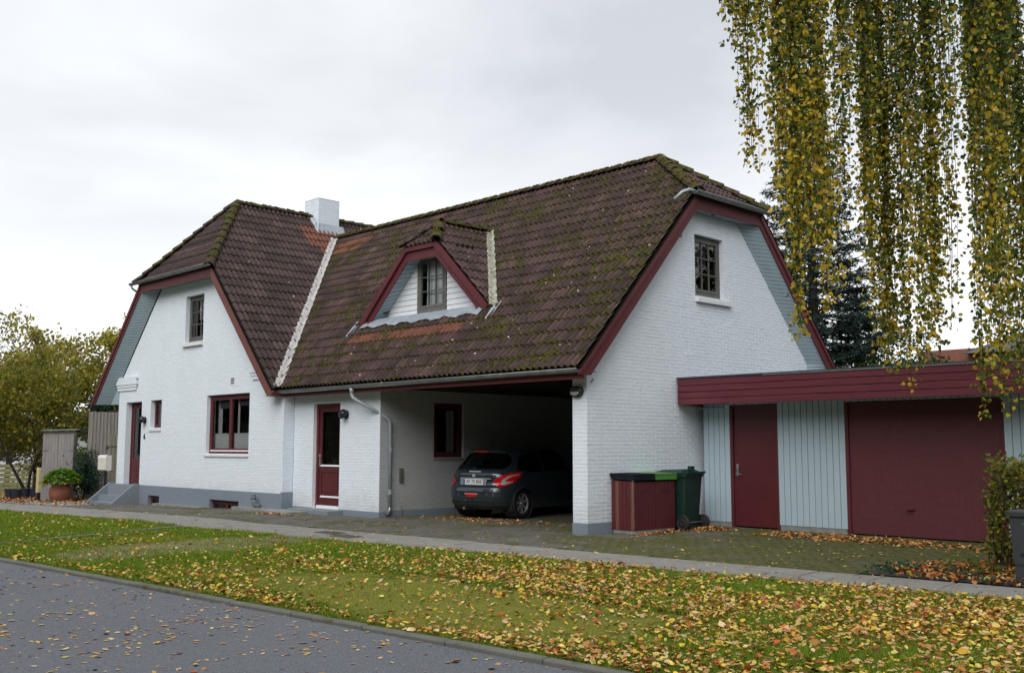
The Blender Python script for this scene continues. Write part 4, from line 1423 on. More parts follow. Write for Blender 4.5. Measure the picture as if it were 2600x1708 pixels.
underlay("roof_deck", [
    [(XD + ex - .04, YDF, zmain(YDF) - .03), (XD, yv, ZD - .05), (XD, YAD, ZD - .05), (XD + hwd - .04, YDF, ZHD - .04)],
    [(XD - ex, YDF, zmain(YDF) - .02), (XD - hwd, YDF, ZHD - .02), (XD, YAD, ZD - .02), (XD, yv, ZD - .02)],
    [(XD - hwd, YDF, ZHD - .02), (XD + hwd, YDF, ZHD - .02), (XD, YAD, ZD - .02)]], RD, DARKIN)
ridge_caps((XD + hwd + .06, YDF - .10, ZHD - .05), (XD, YAD, ZD), RD)
ridge_caps((XD - hwd - .06, YDF - .10, ZHD - .05), (XD, YAD, ZD), RD)
ridge_caps((XD, YAD, ZD), (XD, yv - .03, ZD + .02), RD)
va = Vector((XD + ex, YDF, zmain(YDF))); vb = Vector((XD, yv - .02, ZD - .02))
vd = (vb - va).normalized(); nDr = Vector((sd, 0, cd))
iM = nM.cross(vd).normalized(); iM = iM if iM.x > 0 else -iM
iD = nDr.cross(vd).normalized(); iD = iD if iD.y < 0 else -iD
valley("valley_mortar", (va, vb), .20, MORTARM, RD, (iD, iM, (nM + nDr).normalized()), .105)
va2 = Vector((XD - ex, YDF, zmain(YDF))); vb2 = Vector((XD, yv - .02, ZD - .02)); vd2 = (vb2 - va2).normalized(); nDl = Vector((-sd, 0, cd))
iM2 = nM.cross(vd2).normalized(); iM2 = iM2 if iM2.x < 0 else -iM2
iD2 = nDl.cross(vd2).normalized(); iD2 = iD2 if iD2.y < 0 else -iD2
valley("valley_mortar", (va2, vb2), .15, MORTARM, RD, (iD2, iM2, (nM + nDl).normalized()), .07)
# verge boards in two steps
xd_ = lambda z, o: (ZD - o - z) / KD
def dboard(nm, yp, th, oT, oB, zt, zb, foot):
    f = lambda x, z: (x, yp, z)
    for sg in (1, -1):
        q = lambda a, z: f(XD + sg * a, z)
        pts = [q(xd_(foot, oB), foot), q(xd_(foot + .10, oT), foot + .10 if oT > 0 else foot), q(xd_(zt, oT), zt), q(xd_(zb, oB), zb)]
        mb = MB(); mb.prism([Vector(p) for p in pts], (0, th, 0)); mb.build(nm, RED, H)
    mb = MB(); mb.prism([Vector(f(XD - xd_(zt, oT), zt)), Vector(f(XD + xd_(zt, oT), zt)), Vector(f(XD + xd_(zb, oB), zb)), Vector(f(XD - xd_(zb, oB), zb))], (0, th, 0)); mb.build(nm, RED, H)
dboard("verge_trim", YDF - .055, .055, .02, .20, ZHD - .02, ZHD - .13, 4.27)
dboard("bargeboard", YDF, .03, .10, .40, ZHD - .08, ZHD - .34, 4.23)
# face: siding boards left and right of the window, lead apron
DF = tag(link_mesh("dormer_face", bpy.data.meshes.new("dormer_face"), H))
WD = (-6.19, -5.21, 4.46, 5.60)
zb0, bh = 4.45, .125
k = 0
zz = zb0
while zz < 5.80:
    z1 = min(zz + bh, 5.80)
    for sg in (1, -1):
        e0 = XD + sg * max(.0, xd_(zz, .40)); e1 = XD + sg * max(.0, xd_(z1, .40))
        wl = WD[1] + .03 if sg > 0 else WD[0] - .03
        if zz >= 5.62: wl = XD
        if sg * (e0 - wl) < .02: continue
        if sg * (e1 - wl) < 0: e1 = wl
        g = .006
        mb = MB()
        a = [(wl, YFACE, zz), (e0, YFACE, zz), (e1, YFACE, z1 - g), (wl, YFACE, z1 - g)]
        b = [(wl, YFACE - .022, zz), (e0, YFACE - .022, zz), (e1, YFACE - .008, z1 - g), (wl, YFACE - .008, z1 - g)]
        mb.add(a + b, [(4, 5, 6, 7), (0, 1, 5, 4), (1, 2, 6, 5), (2, 3, 7, 6), (3, 0, 4, 7)])
        mb.build("siding_board", WHITEBRD, DF)
    zz += bh
mb = MB()
mb.poly([(XD - 1.80, YFACE + .004, 4.42), (XD + 1.80, YFACE + .004, 4.42), (WD[1], YFACE + .004, 5.6), (WD[1], YFACE + .004, 4.42)])
for sg in (1, -1):
    wl = WD[1] if sg > 0 else WD[0]
    mb.poly([(XD + sg * 1.8, YFACE + .004, 4.42), (XD + sg * xd_(5.7, .40), YFACE + .004, 5.7), (wl, YFACE + .004, 5.6), (wl, YFACE + .004, 4.42)])
mb.quad((WD[0], YFACE + .004, 5.60), (WD[1], YFACE + .004, 5.60), (XD + .3, YFACE + .004, 5.85), (XD - .3, YFACE + .004, 5.85))
mb.build("dormer_backing", FRAMEGREY, DF)
w = window((0, YFACE + .0, 0), X, -Y, (WD[0], WD[1], WD[2], WD[3] + .12), -.02, FRAMEGREY, 3, 3, fw=.065, sw=.055, bar=.022, bottom=.12, room=DARKIN, roomd=.6)
curtain(w, (0, YFACE, 0), X, -Y, -6.0, -5.30, 4.55, 5.62, .10, CURTAIN, 3, .008)
# dormer soffit
SD = tag(link_mesh("dormer_soffit", bpy.data.meshes.new("dormer_soffit"), H))
for sg in (-1, 1):
    clipped_strips("s", SOFFIT if sg < 0 else SOFFIT, SD, (XD + sg * xd_(5.72, .40), YFACE, 5.72), (XD + sg * xd_(4.46, .40), YFACE, 4.46),
                   (XD + sg * xd_(5.66, .385), YDF + .03, 5.66), (XD + sg * xd_(4.30, .385), YDF + .03, 4.30), 14, nrm=Vector((.68 * sg, 0, .73)))
mb = MB(); mb.box(XD - .46, XD + .46, YDF + .03, YFACE, 5.715, 5.73); mb.build("soffit_board", SOFFIT, SD)
mb = MB(); mb.quad((XD - 2.3, YDF + .04, 4.24), (XD - .4, YDF + .04, 5.9), (XD - .4, YFACE + .1, 5.9), (XD - 2.1, YFACE + .1, 4.40)); mb.quad((XD + 2.3, YDF + .04, 4.24), (XD + .4, YDF + .04, 5.9), (XD + .4, YFACE + .1, 5.9), (XD + 2.1, YFACE + .1, 4.40)); mb.build("soffit_backing", DARKIN, SD)
# apron
mb = MB(); n = 30
for k in range(n):
    a = XD - 2.05 + 4.1 * k / n; b = XD - 2.05 + 4.1 * (k + 1) / n
    wv = lambda x: .012 * math.sin(x * 21) + .006 * math.sin(x * 47)
    ya = .78 + .03 * math.sin(a * 9); yb = .78 + .03 * math.sin(b * 9)
    mb.quad((a, ya, zmain(ya) + .118 + wv(a)), (b, yb, zmain(yb) + .118 + wv(b)), (b, 1.0, 4.425 + wv(b) * .6), (a, 1.0, 4.425 + wv(a) * .6))
    mb.quad((a, 1.0, 4.425 + wv(a) * .6), (b, 1.0, 4.425 + wv(b) * .6), (b, YFACE, 4.462), (a, YFACE, 4.462))
mb.build("lead_apron", LEAD, DF, smooth=True)
for sg in (1, -1):
    mb = MB(); xx = XD + sg * 2.40
    mb.add([(xx - .10, .72, zmain(.72) + .07), (xx + .10, .72, zmain(.72) + .07), (xx + .12, 1.0, zmain(1.0) + .10), (xx - .08, 1.0, zmain(1.0) + .10)], [(0, 1, 2, 3)])
    mb.tube([(xx, .66, zmain(.66) + .06), (xx, .95, zmain(.95) + .08)], .035, 8)
    mb.build("lead_flap", LEAD, DF)

# ---------------------------------------------------------------- chimney
cx0, cx1, cy0, cy1 = -14.73, -13.98, 3.72, 4.47
mb = MB(); mb.box(cx0 + .004, cx1 - .004, cy0 + .004, cy1 - .004, 7.5, 8.945)
CHM = mb.build("chimney", WHITE, H)
bm_ = MB(); rr = random.Random(5)
i = 0; z = 7.55
while z < 8.93:
    z1 = min(z + .058, 8.95)
    for (O, U, Nn, L) in ((Vector((cx0, cy0, 0)), X, -Y, .75), (Vector((cx1, cy0, 0)), Y, X, .75), (Vector((cx1, cy1, 0)), -X, Y, .75), (Vector((cx0, cy1, 0)), -Y, -X, .75)):
        u = -(.12 if i % 2 else 0)
        while u < L:
            a, b = max(u, 0), min(u + .232, L)
            if b - a > .02:
                e = rr.uniform(0, .004)
                s = .003
                P = lambda q, zz, d: O + U * q + Z * zz + Nn * d
                bm_.add([P(a, z, -.004), P(b, z, -.004), P(b, z1, -.004), P(a, z1, -.004), P(a + s, z + s, e), P(b - s, z + s, e), P(b - s, z1 - s, e), P(a + s, z1 - s, e)],
                        [(4, 5, 6, 7), (0, 1, 5, 4), (1, 2, 6, 5), (2, 3, 7, 6), (3, 0, 4, 7)])
            u += .24
    z += CH; i += 1
bm_.build("brickwork", WHITE, CHM, kind='stuff')
mb = MB(); mb.box(cx0 - .004, cx1 + .004, cy0 - .004, cy1 + .004, 8.946, 8.96); mb.build("chimney_cap", LEAD, CHM)
# flashing skirt
mb = MB()
fx = cx1 + .22; zf = zleft(fx) + .06
mb.add([(cx1 + .005, cy0 - .12, zleft(cx1) + .20), (cx1 + .005, cy1 + .15, zleft(cx1) + .20), (fx, cy1 + .15, zf), (fx, cy0 - .12, zf)], [(0, 1, 2, 3)])
mb.add([(cx0 + .4, cy0 - .005, zleft(XRG) + .10), (cx1 + .05, cy0 - .005, zleft(cx1) + .22), (fx, cy0 - .15, zf), (cx1 + .0, cy0 - .17, zleft(cx1) + .06), (XRG, cy0 - .15, ZRG + .05)], [(0, 1, 2, 3, 4)])
mb.build("lead_flashing", LEAD, CHM)

# ---------------------------------------------------------------- fittings on the walls
def lamp_bulkhead(loc, face, name="wall_lamp", label=None):
    """black egg-shaped down-light on a round back plate; face = outward direction"""
    fN = Vector(face); side = Z.cross(fN).normalized(); loc = Vector(loc)
    mb = MB()
    def P(a, z, d): return loc + side * a + Z * z + fN * d
    n = 14
    R0 = [P(.085 * math.cos(2 * math.pi * k / n), .10 * math.sin(2 * math.pi * k / n), 0) for k in range(n)]
    R1 = [P(.085 * math.cos(2 * math.pi * k / n), .10 * math.sin(2 * math.pi * k / n), .035) for k in range(n)]
    mb.add(R0 + R1, [(k, (k + 1) % n, n + (k + 1) % n, n + k) for k in range(n)] + [tuple(range(n, 2 * n))])
    o = mb.build(name, BLACKP, H, label=label)
    mb = MB()
    prof = [(.03, .03, .08), (.06, .045, .10), (.10, .03, .105), (.14, -.005, .10), (.165, -.035, .09)]
    v = []; f = []
    for (d, zc, r) in prof:
        for k in range(n):
            t = 2 * math.pi * k / n
            v.append(P(r * math.cos(t), zc + r * .75 * math.sin(t), d + r * .35 * math.sin(t)))
    for i in range(len(prof) - 1):
        for k in range(n):
            a = i * n + k; b = i * n + (k + 1) % n
            f.append((a, b, b + n, a + n))
    f.append(tuple(range((len(prof) - 1) * n, len(prof) * n)))
    mb.add(v, f); mb.build("lamp_shade", BLACKP, o, smooth=True)
    return o


lamp_bulkhead((-16.50, YL, 2.22), (0, -1, 0), label="black lamp beside the front door")
lamp_bulkhead((-7.08, 0, 2.19), (0, -1, 0), label="black lamp beside the porch door")
# oval lamp on the pillar
mb = MB(); n = 18
R0 = []; R1 = []; R2 = []
for k in range(n):
    t = 2 * math.pi * k / n
    ex_, ez_ = math.cos(t), math.sin(t)
    px = -.205 + .135 * (abs(ex_) ** .7) * (1 if ex_ > 0 else -1); pz = 2.44 + .095 * (abs(ez_) ** .8) * (1 if ez_ > 0 else -1)
    R0.append((px, -.001, pz)); R1.append((px, -.07, pz)); R2.append((-.205 + (px + .205) * .8, -.085, 2.44 + (pz - 2.44) * .75))
mb.add(R0 + R1 + R2, [(k, (k + 1) % n, n + (k + 1) % n, n + k) for k in range(n)] + [(n + k, n + (k + 1) % n, 2 * n + (k + 1) % n, 2 * n + k) for k in range(n)] + [tuple(range(2 * n, 3 * n))])
ol = mb.build("wall_lamp", BLACKP, H, label="oval black lamp with pale glass on the carport pillar")
mb = MB(); half = []
for k in range(13):
    t = math.pi + math.pi * k / 12
    half.append((-.205 + .102 * math.cos(t), -.0865, 2.435 + .062 * math.sin(t)))
mb.poly(half); mb.prism(half, (0, -.004, 0)); mb.build("lamp_glass", simple("opal_lamp_glass", (.33, .34, .34, 1), (.28, .29, .29, 1)), ol)

# house number
fc = bpy.data.curves.new("house_number", 'FONT'); fc.body = "6"; fc.size = .22; fc.extrude = .006; fc.align_x = 'CENTER'; fc.align_y = 'CENTER'
tmp = bpy.data.objects.new("tmp", fc); COL.objects.link(tmp)
dg = bpy.context.evaluated_depsgraph_get(); me = bpy.data.meshes.new_from_object(tmp.evaluated_get(dg)); bpy.data.objects.remove(tmp)
me.materials.clear(); me.materials.append(BLACKP)
o = link_mesh("house_number", me, H, Vector((-16.50, YL - .012, 1.755)) - HO, (R(90), 0, 0)); o.scale = (1, 1, 1)
# vents
def vent(u0, u1, z0, z1, O, U, Nn, bars, vertical=False):
    O = Vector(O); mb = MB()
    mb.frame_box(O, U, Z, Nn, u0 - .012, u1 + .012, z0 - .03, z1 + .012, -.004, .006)
    v = mb.build("wall_vent", SILLW, H)
    b = MB()
    for k in range(bars):
        a = z0 + (z1 - z0) * (k + .15) / bars; c = z0 + (z1 - z0) * (k + .7) / bars
        b.frame_box(O, U, Z, Nn, u0 + .015, u1 - .015, a, c, .0065, .0085)
    b.build("vent_slots", DARKIN, v)
vent(-11.72, -11.52, 3.05, 3.21, (0, YL, 0), X, -Y, 4)
vent(2.73, 2.86, 5.55, 5.68, (0, 0, 0), Y, X, 5)
# vent pipe on the plinth
mb = MB()
px, py = -10.12, YL - .02
mb.tube([(px, py + .02, .07), (px, py - .06, .07), (px - .03, py - .11, .09), (px - .06, py - .13, .15), (px - .07, py - .135, .24)], .058, 10)
mb.tube([(px - .07, py - .135, .235), (px - .07, py - .135, .30)], .066, 10); mb.tube([(px - .07, py - .135, .30), (px - .07, py - .135, .37)], [.055, .03], 10)
mb.build("vent_pipe", simple("grey_pvc", (.17, .19, .21, 1), (.14, .155, .17, 1)), H, smooth=True)
# door bell / key box in the carport
mb = MB(); mb.bevbox(XP + .0015, XP + .045, .52, .62, .72, 1.02, .006); mb.build("key_box", simple("bronze_box", (.19, .17, .145, 1), (.14, .125, .105, 1), 8, .45, .3), H)
# cable on the gable
mb = MB(); mb.tube([(.012, 2.93, 2.78), (.012, 2.93, 3.22)], .006, 5); mb.box(.002, .02, 2.915, 2.945, 3.24, 3.30); mb.build("cable", SILLW, H)
# little black tick on the wall
mb = MB(); mb.tube([(.01, .10, 2.60), (.04, .13, 2.66)], .010, 5); mb.build("wall_hook", BLACKP, H)

# front steps with cheek walls
gzs = gz(-17.5)
FS = tag(link_mesh("front_steps", bpy.data.meshes.new("front_steps"), H))
for x0 in (-16.77, -18.42):
    mb = MB(); mb.prism([(x0, YL - .013, gzs - .1), (x0, YL - .013, .42), (x0, YL - .16, .42), (x0, -1.10, gzs + .04), (x0, -1.10, gzs - .1)], (.09, 0, 0)); mb.build("cheek_wall", STEPGREY, FS)
for k, (y0, zt) in enumerate(((-1.04, gzs + .06), (-.78, gzs + .24), (-.52, .37))):
    mb = MB(); mb.box(-18.33, -16.77, y0, YL - .0125, gzs - .1, zt); mb.build("step", STEPGREY, FS)
# light wells beside the basement windows (shallow concrete rims)
mb = MB(); mb.box(-15.40, -12.75, -.52, -.303, gz(-14) - .05, gz(-14) + .035); mb.build("well_rim", CONC, H)
mb = MB(); mb.box(-11.05, -9.25, -.55, -.303, -.05, .03); mb.build("well_rim", CONC, H)
# ------------------------------------------------------------------ garage
GY = 3.277
G = empty("garage", (3.5, GY, 0), "flat-roofed wooden garage with dark red fascia, pale blue boards, side door and wide garage door", "garage")
def gbox(nm, x0, x1, y0, y1, z0, z1, mat, parent=G, **k):
    mb = MB(); mb.box(x0, x1, y0, y1, z0, z1); return mb.build(nm, mat, parent, **k)
gbox("plinth", .14, .74, GY + .01, GY + .2, -.1, .085, CONC)
gbox("plinth", 1.75, 3.04, GY + .01, GY + .2, -.1, .085, CONC)
gbox("plinth", 5.72, 9.0, GY + .01, GY + .2, -.1, .085, CONC)
def boards(x0, x1, z0, z1, n):
    w = (x1 - x0) / n
    for i in range(n):
        mb = MB()
        a, b = x0 + i * w + .003, x0 + (i + 1) * w - .003
        mb.add([(a, GY + .02, z0), (b, GY + .02, z0), (b, GY + .02, z1), (a, GY + .02, z1), (a + .004, GY + random.uniform(-.002, .001), z0), (b - .004, GY + random.uniform(-.002, .001), z0), (b - .004, GY, z1), (a + .004, GY, z1)],
               [(4, 5, 6, 7), (0, 1, 5, 4), (1, 2, 6, 5), (2, 3, 7, 6), (3, 0, 4, 7)])
        mb.build("wall_board", BLUEBRD, G)
boards(.12, .72, .085, 2.30, 5)
boards(.72, 1.73, 2.28, 2.40, 8)
boards(1.735, 3.06, .085, 2.40, 11)
boards(3.06, 5.70, 2.27, 2.40, 20)
boards(5.70, 7.9, .085, 2.40, 18)
gbox("wall_backing", .13, .72, GY + .021, GY + .05, .05, 2.4, DARKIN); gbox("wall_backing", 1.74, 3.06, GY + .021, GY + .05, .05, 2.4, DARKIN); gbox("wall_backing", 5.70, 9, GY + .021, GY + .05, .05, 2.4, DARKIN)
gbox("side_wall", .12, .14, GY + .02, 9.0, 0, 2.4, BLUEBRD)
# side door
mb = MB(); mb.box(.72, .78, GY - .004, GY + .08, .0, 2.28); mb.box(1.70, 1.735, GY - .004, GY + .08, 0, 2.28); mb.box(.78, 1.70, GY - .0, GY + .08, 2.235, 2.28)
d = mb.build("side_door", RED, G)
gbox("door_leaf", .785, 1.70, GY + .035, GY + .07, .02, 2.235, REDDOOR, d)
mb = MB(); hx = .855
mb.box(hx - .022, hx + .022, GY + .022, GY + .0348, .93, 1.17); mb.tube([(hx, GY + .03, .98), (hx, GY - .03, .98), (hx + .12, GY - .03, .975)], .010, 8); mb.tube([(hx, GY + .03, 1.10), (hx, GY + .005, 1.10)], .012, 8)
mb.build("door_handle", STEEL, d, smooth=False)
# garage door
mb = MB(); mb.box(3.062, 3.12, GY - .004, GY + .10, 0, 2.262); mb.box(5.66, 5.70, GY - .004, GY + .10, 0, 2.262); mb.box(3.12, 5.66, GY, GY + .10, 2.235, 2.262)
gd = mb.build("garage_door", REDH, G)
m, t, b = base_mat("woven_door_panel_red")
wv = noise(t, 40, 3, .6, stretch=(1, 1, .12)); wh = noise(t, 40, 3, .6, stretch=(.12, 1, 1))
f = math_n(t, 'ADD', math_n(t, 'MULTIPLY', wv, .5), math_n(t, 'MULTIPLY', wh, .5))
colr = ramp(t, f, [(.35, (.095, .018, .024)), (.65, (.135, .032, .040))])
colr = mixc(t, noise(t, .8, 4), colr, (.10, .024, .03, 1))
t.links.new(colr, b.inputs['Base Color']); b.inputs['Roughness'].default_value = .55; bump(t, b, f, .003)
gbox("door_panel", 3.125, 5.66, GY + .03, GY + .06, .02, 2.235, m, gd)
mb = MB(); mb.box(4.10, 4.24, GY + .012, GY + .0295, .455, .475); mb.tube([(4.20, GY + .03, .47), (4.20, GY - .02, .47)], .014, 8); mb.box(4.12, 4.22, GY - .03, GY - .015, .458, .482); mb.build("door_handle", RED, gd)
gbox("dark_gap", 3.1, 5.68, GY + .065, GY + .2, -.02, 2.3, DARKIN, gd)
gbox("dark_gap", .75, 1.71, GY + .075, GY + .2, 0, 2.3, DARKIN, d)
# fascia: four stained boards and a capping
FY = 2.58
zf = 2.275; bh = .1215
for i in range(4):
    mb = MB(); a = zf + i * bh
    mb.add([(.035, FY + .022, a), (9.5, FY + .022, a), (9.5, FY + .022, a + bh - .004), (.035, FY + .022, a + bh - .004), (.035, FY, a + .003), (9.5, FY, a + .003), (9.5, FY, a + bh - .009), (.035, FY, a + bh - .009)],
           [(4, 5, 6, 7), (0, 1, 5, 4), (1, 2, 6, 5), (2, 3, 7, 6), (3, 0, 4, 7)])
    mb.build("fascia_board", REDH, G)
for i in range(4):
    a = zf + i * bh
    gbox("fascia_board", .035, .055, FY + .023, 9.2, a, a + bh - .006, REDH)
gbox("fascia_backing", .056, 9.4, FY + .0225, FY + .05, 2.285, 2.76, DARKIN)
gbox("soffit", .056, 9.4, FY + .05, GY + .02, 2.40, 2.42, BLUEBRD)
gbox("roof_edge", .02, 9.5, FY - .012, FY + .10, 2.762, 2.798, ASPHROOF)
gbox("edge_strip", 1.9, 9.5, FY - .016, FY - .0125, 2.755, 2.777, ZINC)
gbox("roof", .02, 9.4, FY + .1, 9.2, 2.74, 2.785, ASPHROOF)
mb = MB(); mb.tube([(1.2, 2.62, 2.27), (.9, 2.62, 2.27)], .01, 5)
# floodlight and gutter end that peep out behind the fascia
mb = MB(); mb.lathe([(0, 0), (.05, .0), (.085, .035), (.09, .05), (0, .055)], (.02, 3.02, 2.36), 12); mb.build("round_lamp", ZINCPAINT, G)
mb = MB(); mb.tube([(.02, 3.2, 2.235), (.16, 3.24, 2.225), (.6, 3.26, 2.228)], .018, 6); mb.build("conduit", ZINCPAINT, G)

# ------------------------------------------------------------------ bin shelter
BS = empty("bin_shelter", (.45, 1.2, 0), "low dark red slatted bin shelter with half black, half bright green lid", "bin shelter")
sx0, sx1, sy0, sy1 = .02, .525, .61, 1.78
zb = .06; zt = .90
mb = MB(); mb.box(sx0 + .02, sx1 - .01, sy0 + .015, sy1 - .02, 0, .058); mb.build("base_plinth", CONC, BS)
n = 6
for i in range(n):
    w_ = (sx1 - sx0) / n; a = sx0 + i * w_ + .003; b = sx0 + (i + 1) * w_ - .003
    mb = MB(); mb.bevbox(a, b, sy0, sy0 + .018, zb, zt, .002); mb.build("side_board", REDOLD if i in (1, 5) else REDDOOR, BS)
for k, (ya, yb) in enumerate(((sy0 + .02, 1.195), (1.20, sy1))):
    mb = MB(); m_ = 6
    mb.box(sx1 - .016, sx1 - .012, ya, yb, zb, zt - .02)
    dr = mb.build("shelter_door", REDDOOR, BS)
    for i in range(m_):
        w_ = (yb - ya) / m_
        q = MB(); q.box(sx1 - .0118, sx1, ya + i * w_ + .003, ya + (i + 1) * w_ - .003, zb, zt - .02); q.build("door_board", REDDOOR, dr)
    yc = (ya + yb) / 2
    q = MB(); q.tube([(sx1, yc - .09, .73), (sx1 + .03, yc - .08, .735), (sx1 + .03, yc + .08, .735), (sx1, yc + .09, .73)], .006, 6); q.build("door_handle", BLACKP, dr)
mb = MB(); mb.box(sx0, sx0 + .015, sy0 + .02, sy1, zb, zt); mb.box(sx0, sx1 - .02, sy1 - .015, sy1, zb, zt); mb.build("rear_panel", REDDOOR, BS)
mb = MB(); mb.box(sx1 - .028, sx1 - .017, sy0 - .004, sy0 + .016, zb, zt + .04); mb.build("hinge_strip", STEEL, BS)
GREENL = simple("bright_green_lid", (.085, .26, .045, 1), (.07, .215, .04, 1), 6, .55)
BLACKL = simple("black_lid_felt", (.008, .010, .015, 1), (.015, .019, .026, 1), 9, .85, spec=.15)
for (ya, yb, mm, lb) in ((sy0 - .03, 1.17, BLACKL, "black lid half"), (1.173, sy1 + .03, GREENL, "bright green lid half")):
    mb = MB()
    mb.add([(sx0 - .01, ya, .995), (sx1 + .03, ya, .985), (sx1 + .03, yb, .985), (sx0 - .01, yb, .995), (sx0 - .01, ya, 1.03), (sx1 + .03, ya, 1.02), (sx1 + .03, yb, 1.02), (sx0 - .01, yb, 1.03)],
           [(4, 5, 6, 7), (0, 1, 5, 4), (1, 2, 6, 5), (2, 3, 7, 6), (3, 0, 4, 7)])
    mb.add([(sx1 + .03, ya, .91), (sx1 + .03, yb, .91), (sx1 + .03, yb, .99), (sx1 + .03, ya, .99)], [(0, 1, 2, 3)])
    if ya < 1: mb.add([(sx0 + .03, ya, .935), (sx1 + .03, ya, .91), (sx1 + .03, ya, .99), (sx0 - .01, ya, 1.0)], [(0, 1, 2, 3)])
    mb.build("lid", mm, BS, label=lb)

# ------------------------------------------------------------------ wheelie bin
WB = empty("wheelie_bin", (.40, 2.10, 0), "dark green two-wheeled bin with closed lid between the red shelter and the garage", "wheelie bin")
GREENB = simple("dark_green_plastic", (.006, .026, .021, 1), (.009, .036, .029, 1), 5, .42)
def taper(mb, x0, x1, y0, y1, z0, z1, ix, iy, r=.04, X1off=0):
    def ring(a, b, c, d, z, r):
        pts = []
        for (cx, cy, s) in ((b - r, c + r, -90), (b - r, d - r, 0), (a + r, d - r, 90), (a + r, c + r, 180)):
            for k in range(4):
                t = R(s + 30 * k); pts.append((cx + r * math.cos(t), cy + r * math.sin(t), z))
        return pts
    A = ring(x0 + ix, x1 - ix * .2 + X1off, y0 + iy, y1 - iy, z0, r); B_ = ring(x0, x1, y0, y1, z1, r)
    n = len(A)
    mb.add(A + B_, [(k, (k + 1) % n, n + (k + 1) % n, n + k) for k in range(n)] + [tuple(reversed(range(n))), tuple(range(n, 2 * n))])
mb = MB(); taper(mb, .06, .70, 1.84, 2.40, .05, .98, .10, .045, X1off=-.05); mb.build("bin_body", GREENB, WB, smooth=False)
mb = MB(); taper(mb, .04, .72, 1.82, 2.42, .95, 1.0, .0, .0, .03); mb.build("rim", GREENB, WB)
mb = MB(); taper(mb, .02, .70, 1.81, 2.43, 1.002, 1.025, -.0, -.0, .03)
mb.add([(.02, 1.83, 1.026), (.66, 1.83, 1.026), (.66, 2.41, 1.026), (.02, 2.41, 1.026), (.14, 1.95, 1.07), (.56, 1.95, 1.085), (.56, 2.29, 1.085), (.14, 2.29, 1.07)],
       [(4, 5, 6, 7), (0, 1, 5, 4), (1, 2, 6, 5), (2, 3, 7, 6), (3, 0, 4, 7)])
mb.build("lid", GREENB, WB)
mb = MB()
mb.tube([(.70, 1.86, 1.0), (.765, 1.86, 1.03), (.765, 2.38, 1.03), (.70, 2.38, 1.0)], .016, 8)
for yy_ in (1.95, 2.12, 2.29): mb.box(.70, .76, yy_ - .03, yy_ + .03, .97, 1.035)
mb.box(.60, .68, 2.07, 2.17, 1.06, 1.14)
mb.build("handle", GREENB, WB)
TYRE = simple("black_rubber", (.012, .012, .014, 1), (.02, .02, .022, 1), 12, .7)
for yw in (1.79, 2.40):
    mb = MB(); mb.lathe([(0, -.0), (.05, -.01), (.055, 0.0), (.10, .008), (.118, .0), (.135, .01), (.135, .05), (.10, .055), (0, .05)], (.665, yw, .137), 20, axis='y')
    mb.build("wheel", TYRE, WB, smooth=False)
mb = MB(); mb.tube([(.665, 1.83, .137), (.665, 2.42, .137)], .012, 6); mb.build("axle", STEEL, WB)

# ------------------------------------------------------------------ utility cabinet, right edge
UC = empty("utility_cabinet", (7.8, -1.2, 0), "dark grey plastic utility cabinet with sloping side beside the hedge", "utility cabinet")
CABM = simple("anthracite_plastic", (.035, .040, .046, 1), (.045, .051, .057, 1), 5, .6)
ux0, ux1, uy0, uy1 = 7.40, 8.15, -1.42, -1.10
mb = MB(); mb.box(ux0 + .03, ux1 - .03, uy0 + .02, uy1 - .02, -.05, .22); mb.build("base", CABM, UC)
mb = MB(); mb.add([(ux0 + .03, uy0 + .005, .222), (ux1 - .03, uy0 + .005, .222), (ux1 - .03, uy1, .222), (ux0 + .03, uy1, .222), (ux0 - .0, uy0, .74), (ux1, uy0, .74), (ux1, uy1, .74), (ux0 - .0, uy1, .74)],
                 [(0, 3, 2, 1), (4, 5, 6, 7), (0, 1, 5, 4), (1, 2, 6, 5), (2, 3, 7, 6), (3, 0, 4, 7)]); mb.build("housing", CABM, UC)
mb = MB(); mb.bevbox(ux0 - .03, ux1 + .03, uy0 - .03, uy1 + .03, .742, .80, .012); mb.build("cap", CABM, UC)
mb = MB(); mb.lathe([(0, -.006), (.018, -.006), (.02, 0)], (ux0 + .12, uy0 + .005, .33), 10, axis='y'); mb.build("lock", BLACKP, UC)
mb = MB(); mb.lathe([(0, -.002), (.012, -.002), (.013, .003)], (ux0 + .14, uy0 + .0, .66), 8, axis='y'); mb.build("rivet", STEEL, UC)

# ------------------------------------------------------------------ things on the left
def rot_root(name, loc, ang, label, cat, **k):
    return empty(name, loc, label, cat, rotz=R(ang), **k)


ANG = 72.0
# tall cupboard
ZL0 = -.235
TC = rot_root("garden_cupboard", (-21.48, -.80, ZL0), 60, "tall grey weathered wooden cupboard with double doors behind the terracotta pot", "garden cupboard")
mb = MB(); mb.box(-.46, .44, .012, .72, 0, 2.18); mb.build("carcass", OLDWOOD2, TC, local=True)
for k, (a, b) in enumerate(((-.46, -.015), (-.008, .44))):
    mb = MB(); nb = 5
    mb.box(a, b, .002, .011, .02, 2.1); dr = mb.build("cupboard_door", OLDWOOD, TC, local=True)
    for i in range(nb):
        w_ = (b - a) / nb; q = MB(); q.box(a + i * w_ + .002, a + (i + 1) * w_ - .002, -.012, .0015, .02, 2.1); q.build("door_board", OLDWOOD, dr, local=True)
    q = MB()
    for hz in (1.55, .45): q.box(a + .02 if k == 0 else b - .15, a + .15 if k == 0 else b - .02, -.018, -.0125, hz, hz + .05)
    q.build("hinge", ZINC, dr, local=True)
mb = MB(); mb.prism([(-.52, -.10, 2.185), (.50, -.10, 2.215), (.50, -.10, 2.245), (-.52, -.10, 2.215)], (0, .8, .03)); mb.build("top_board", ZINC, TC, local=True)
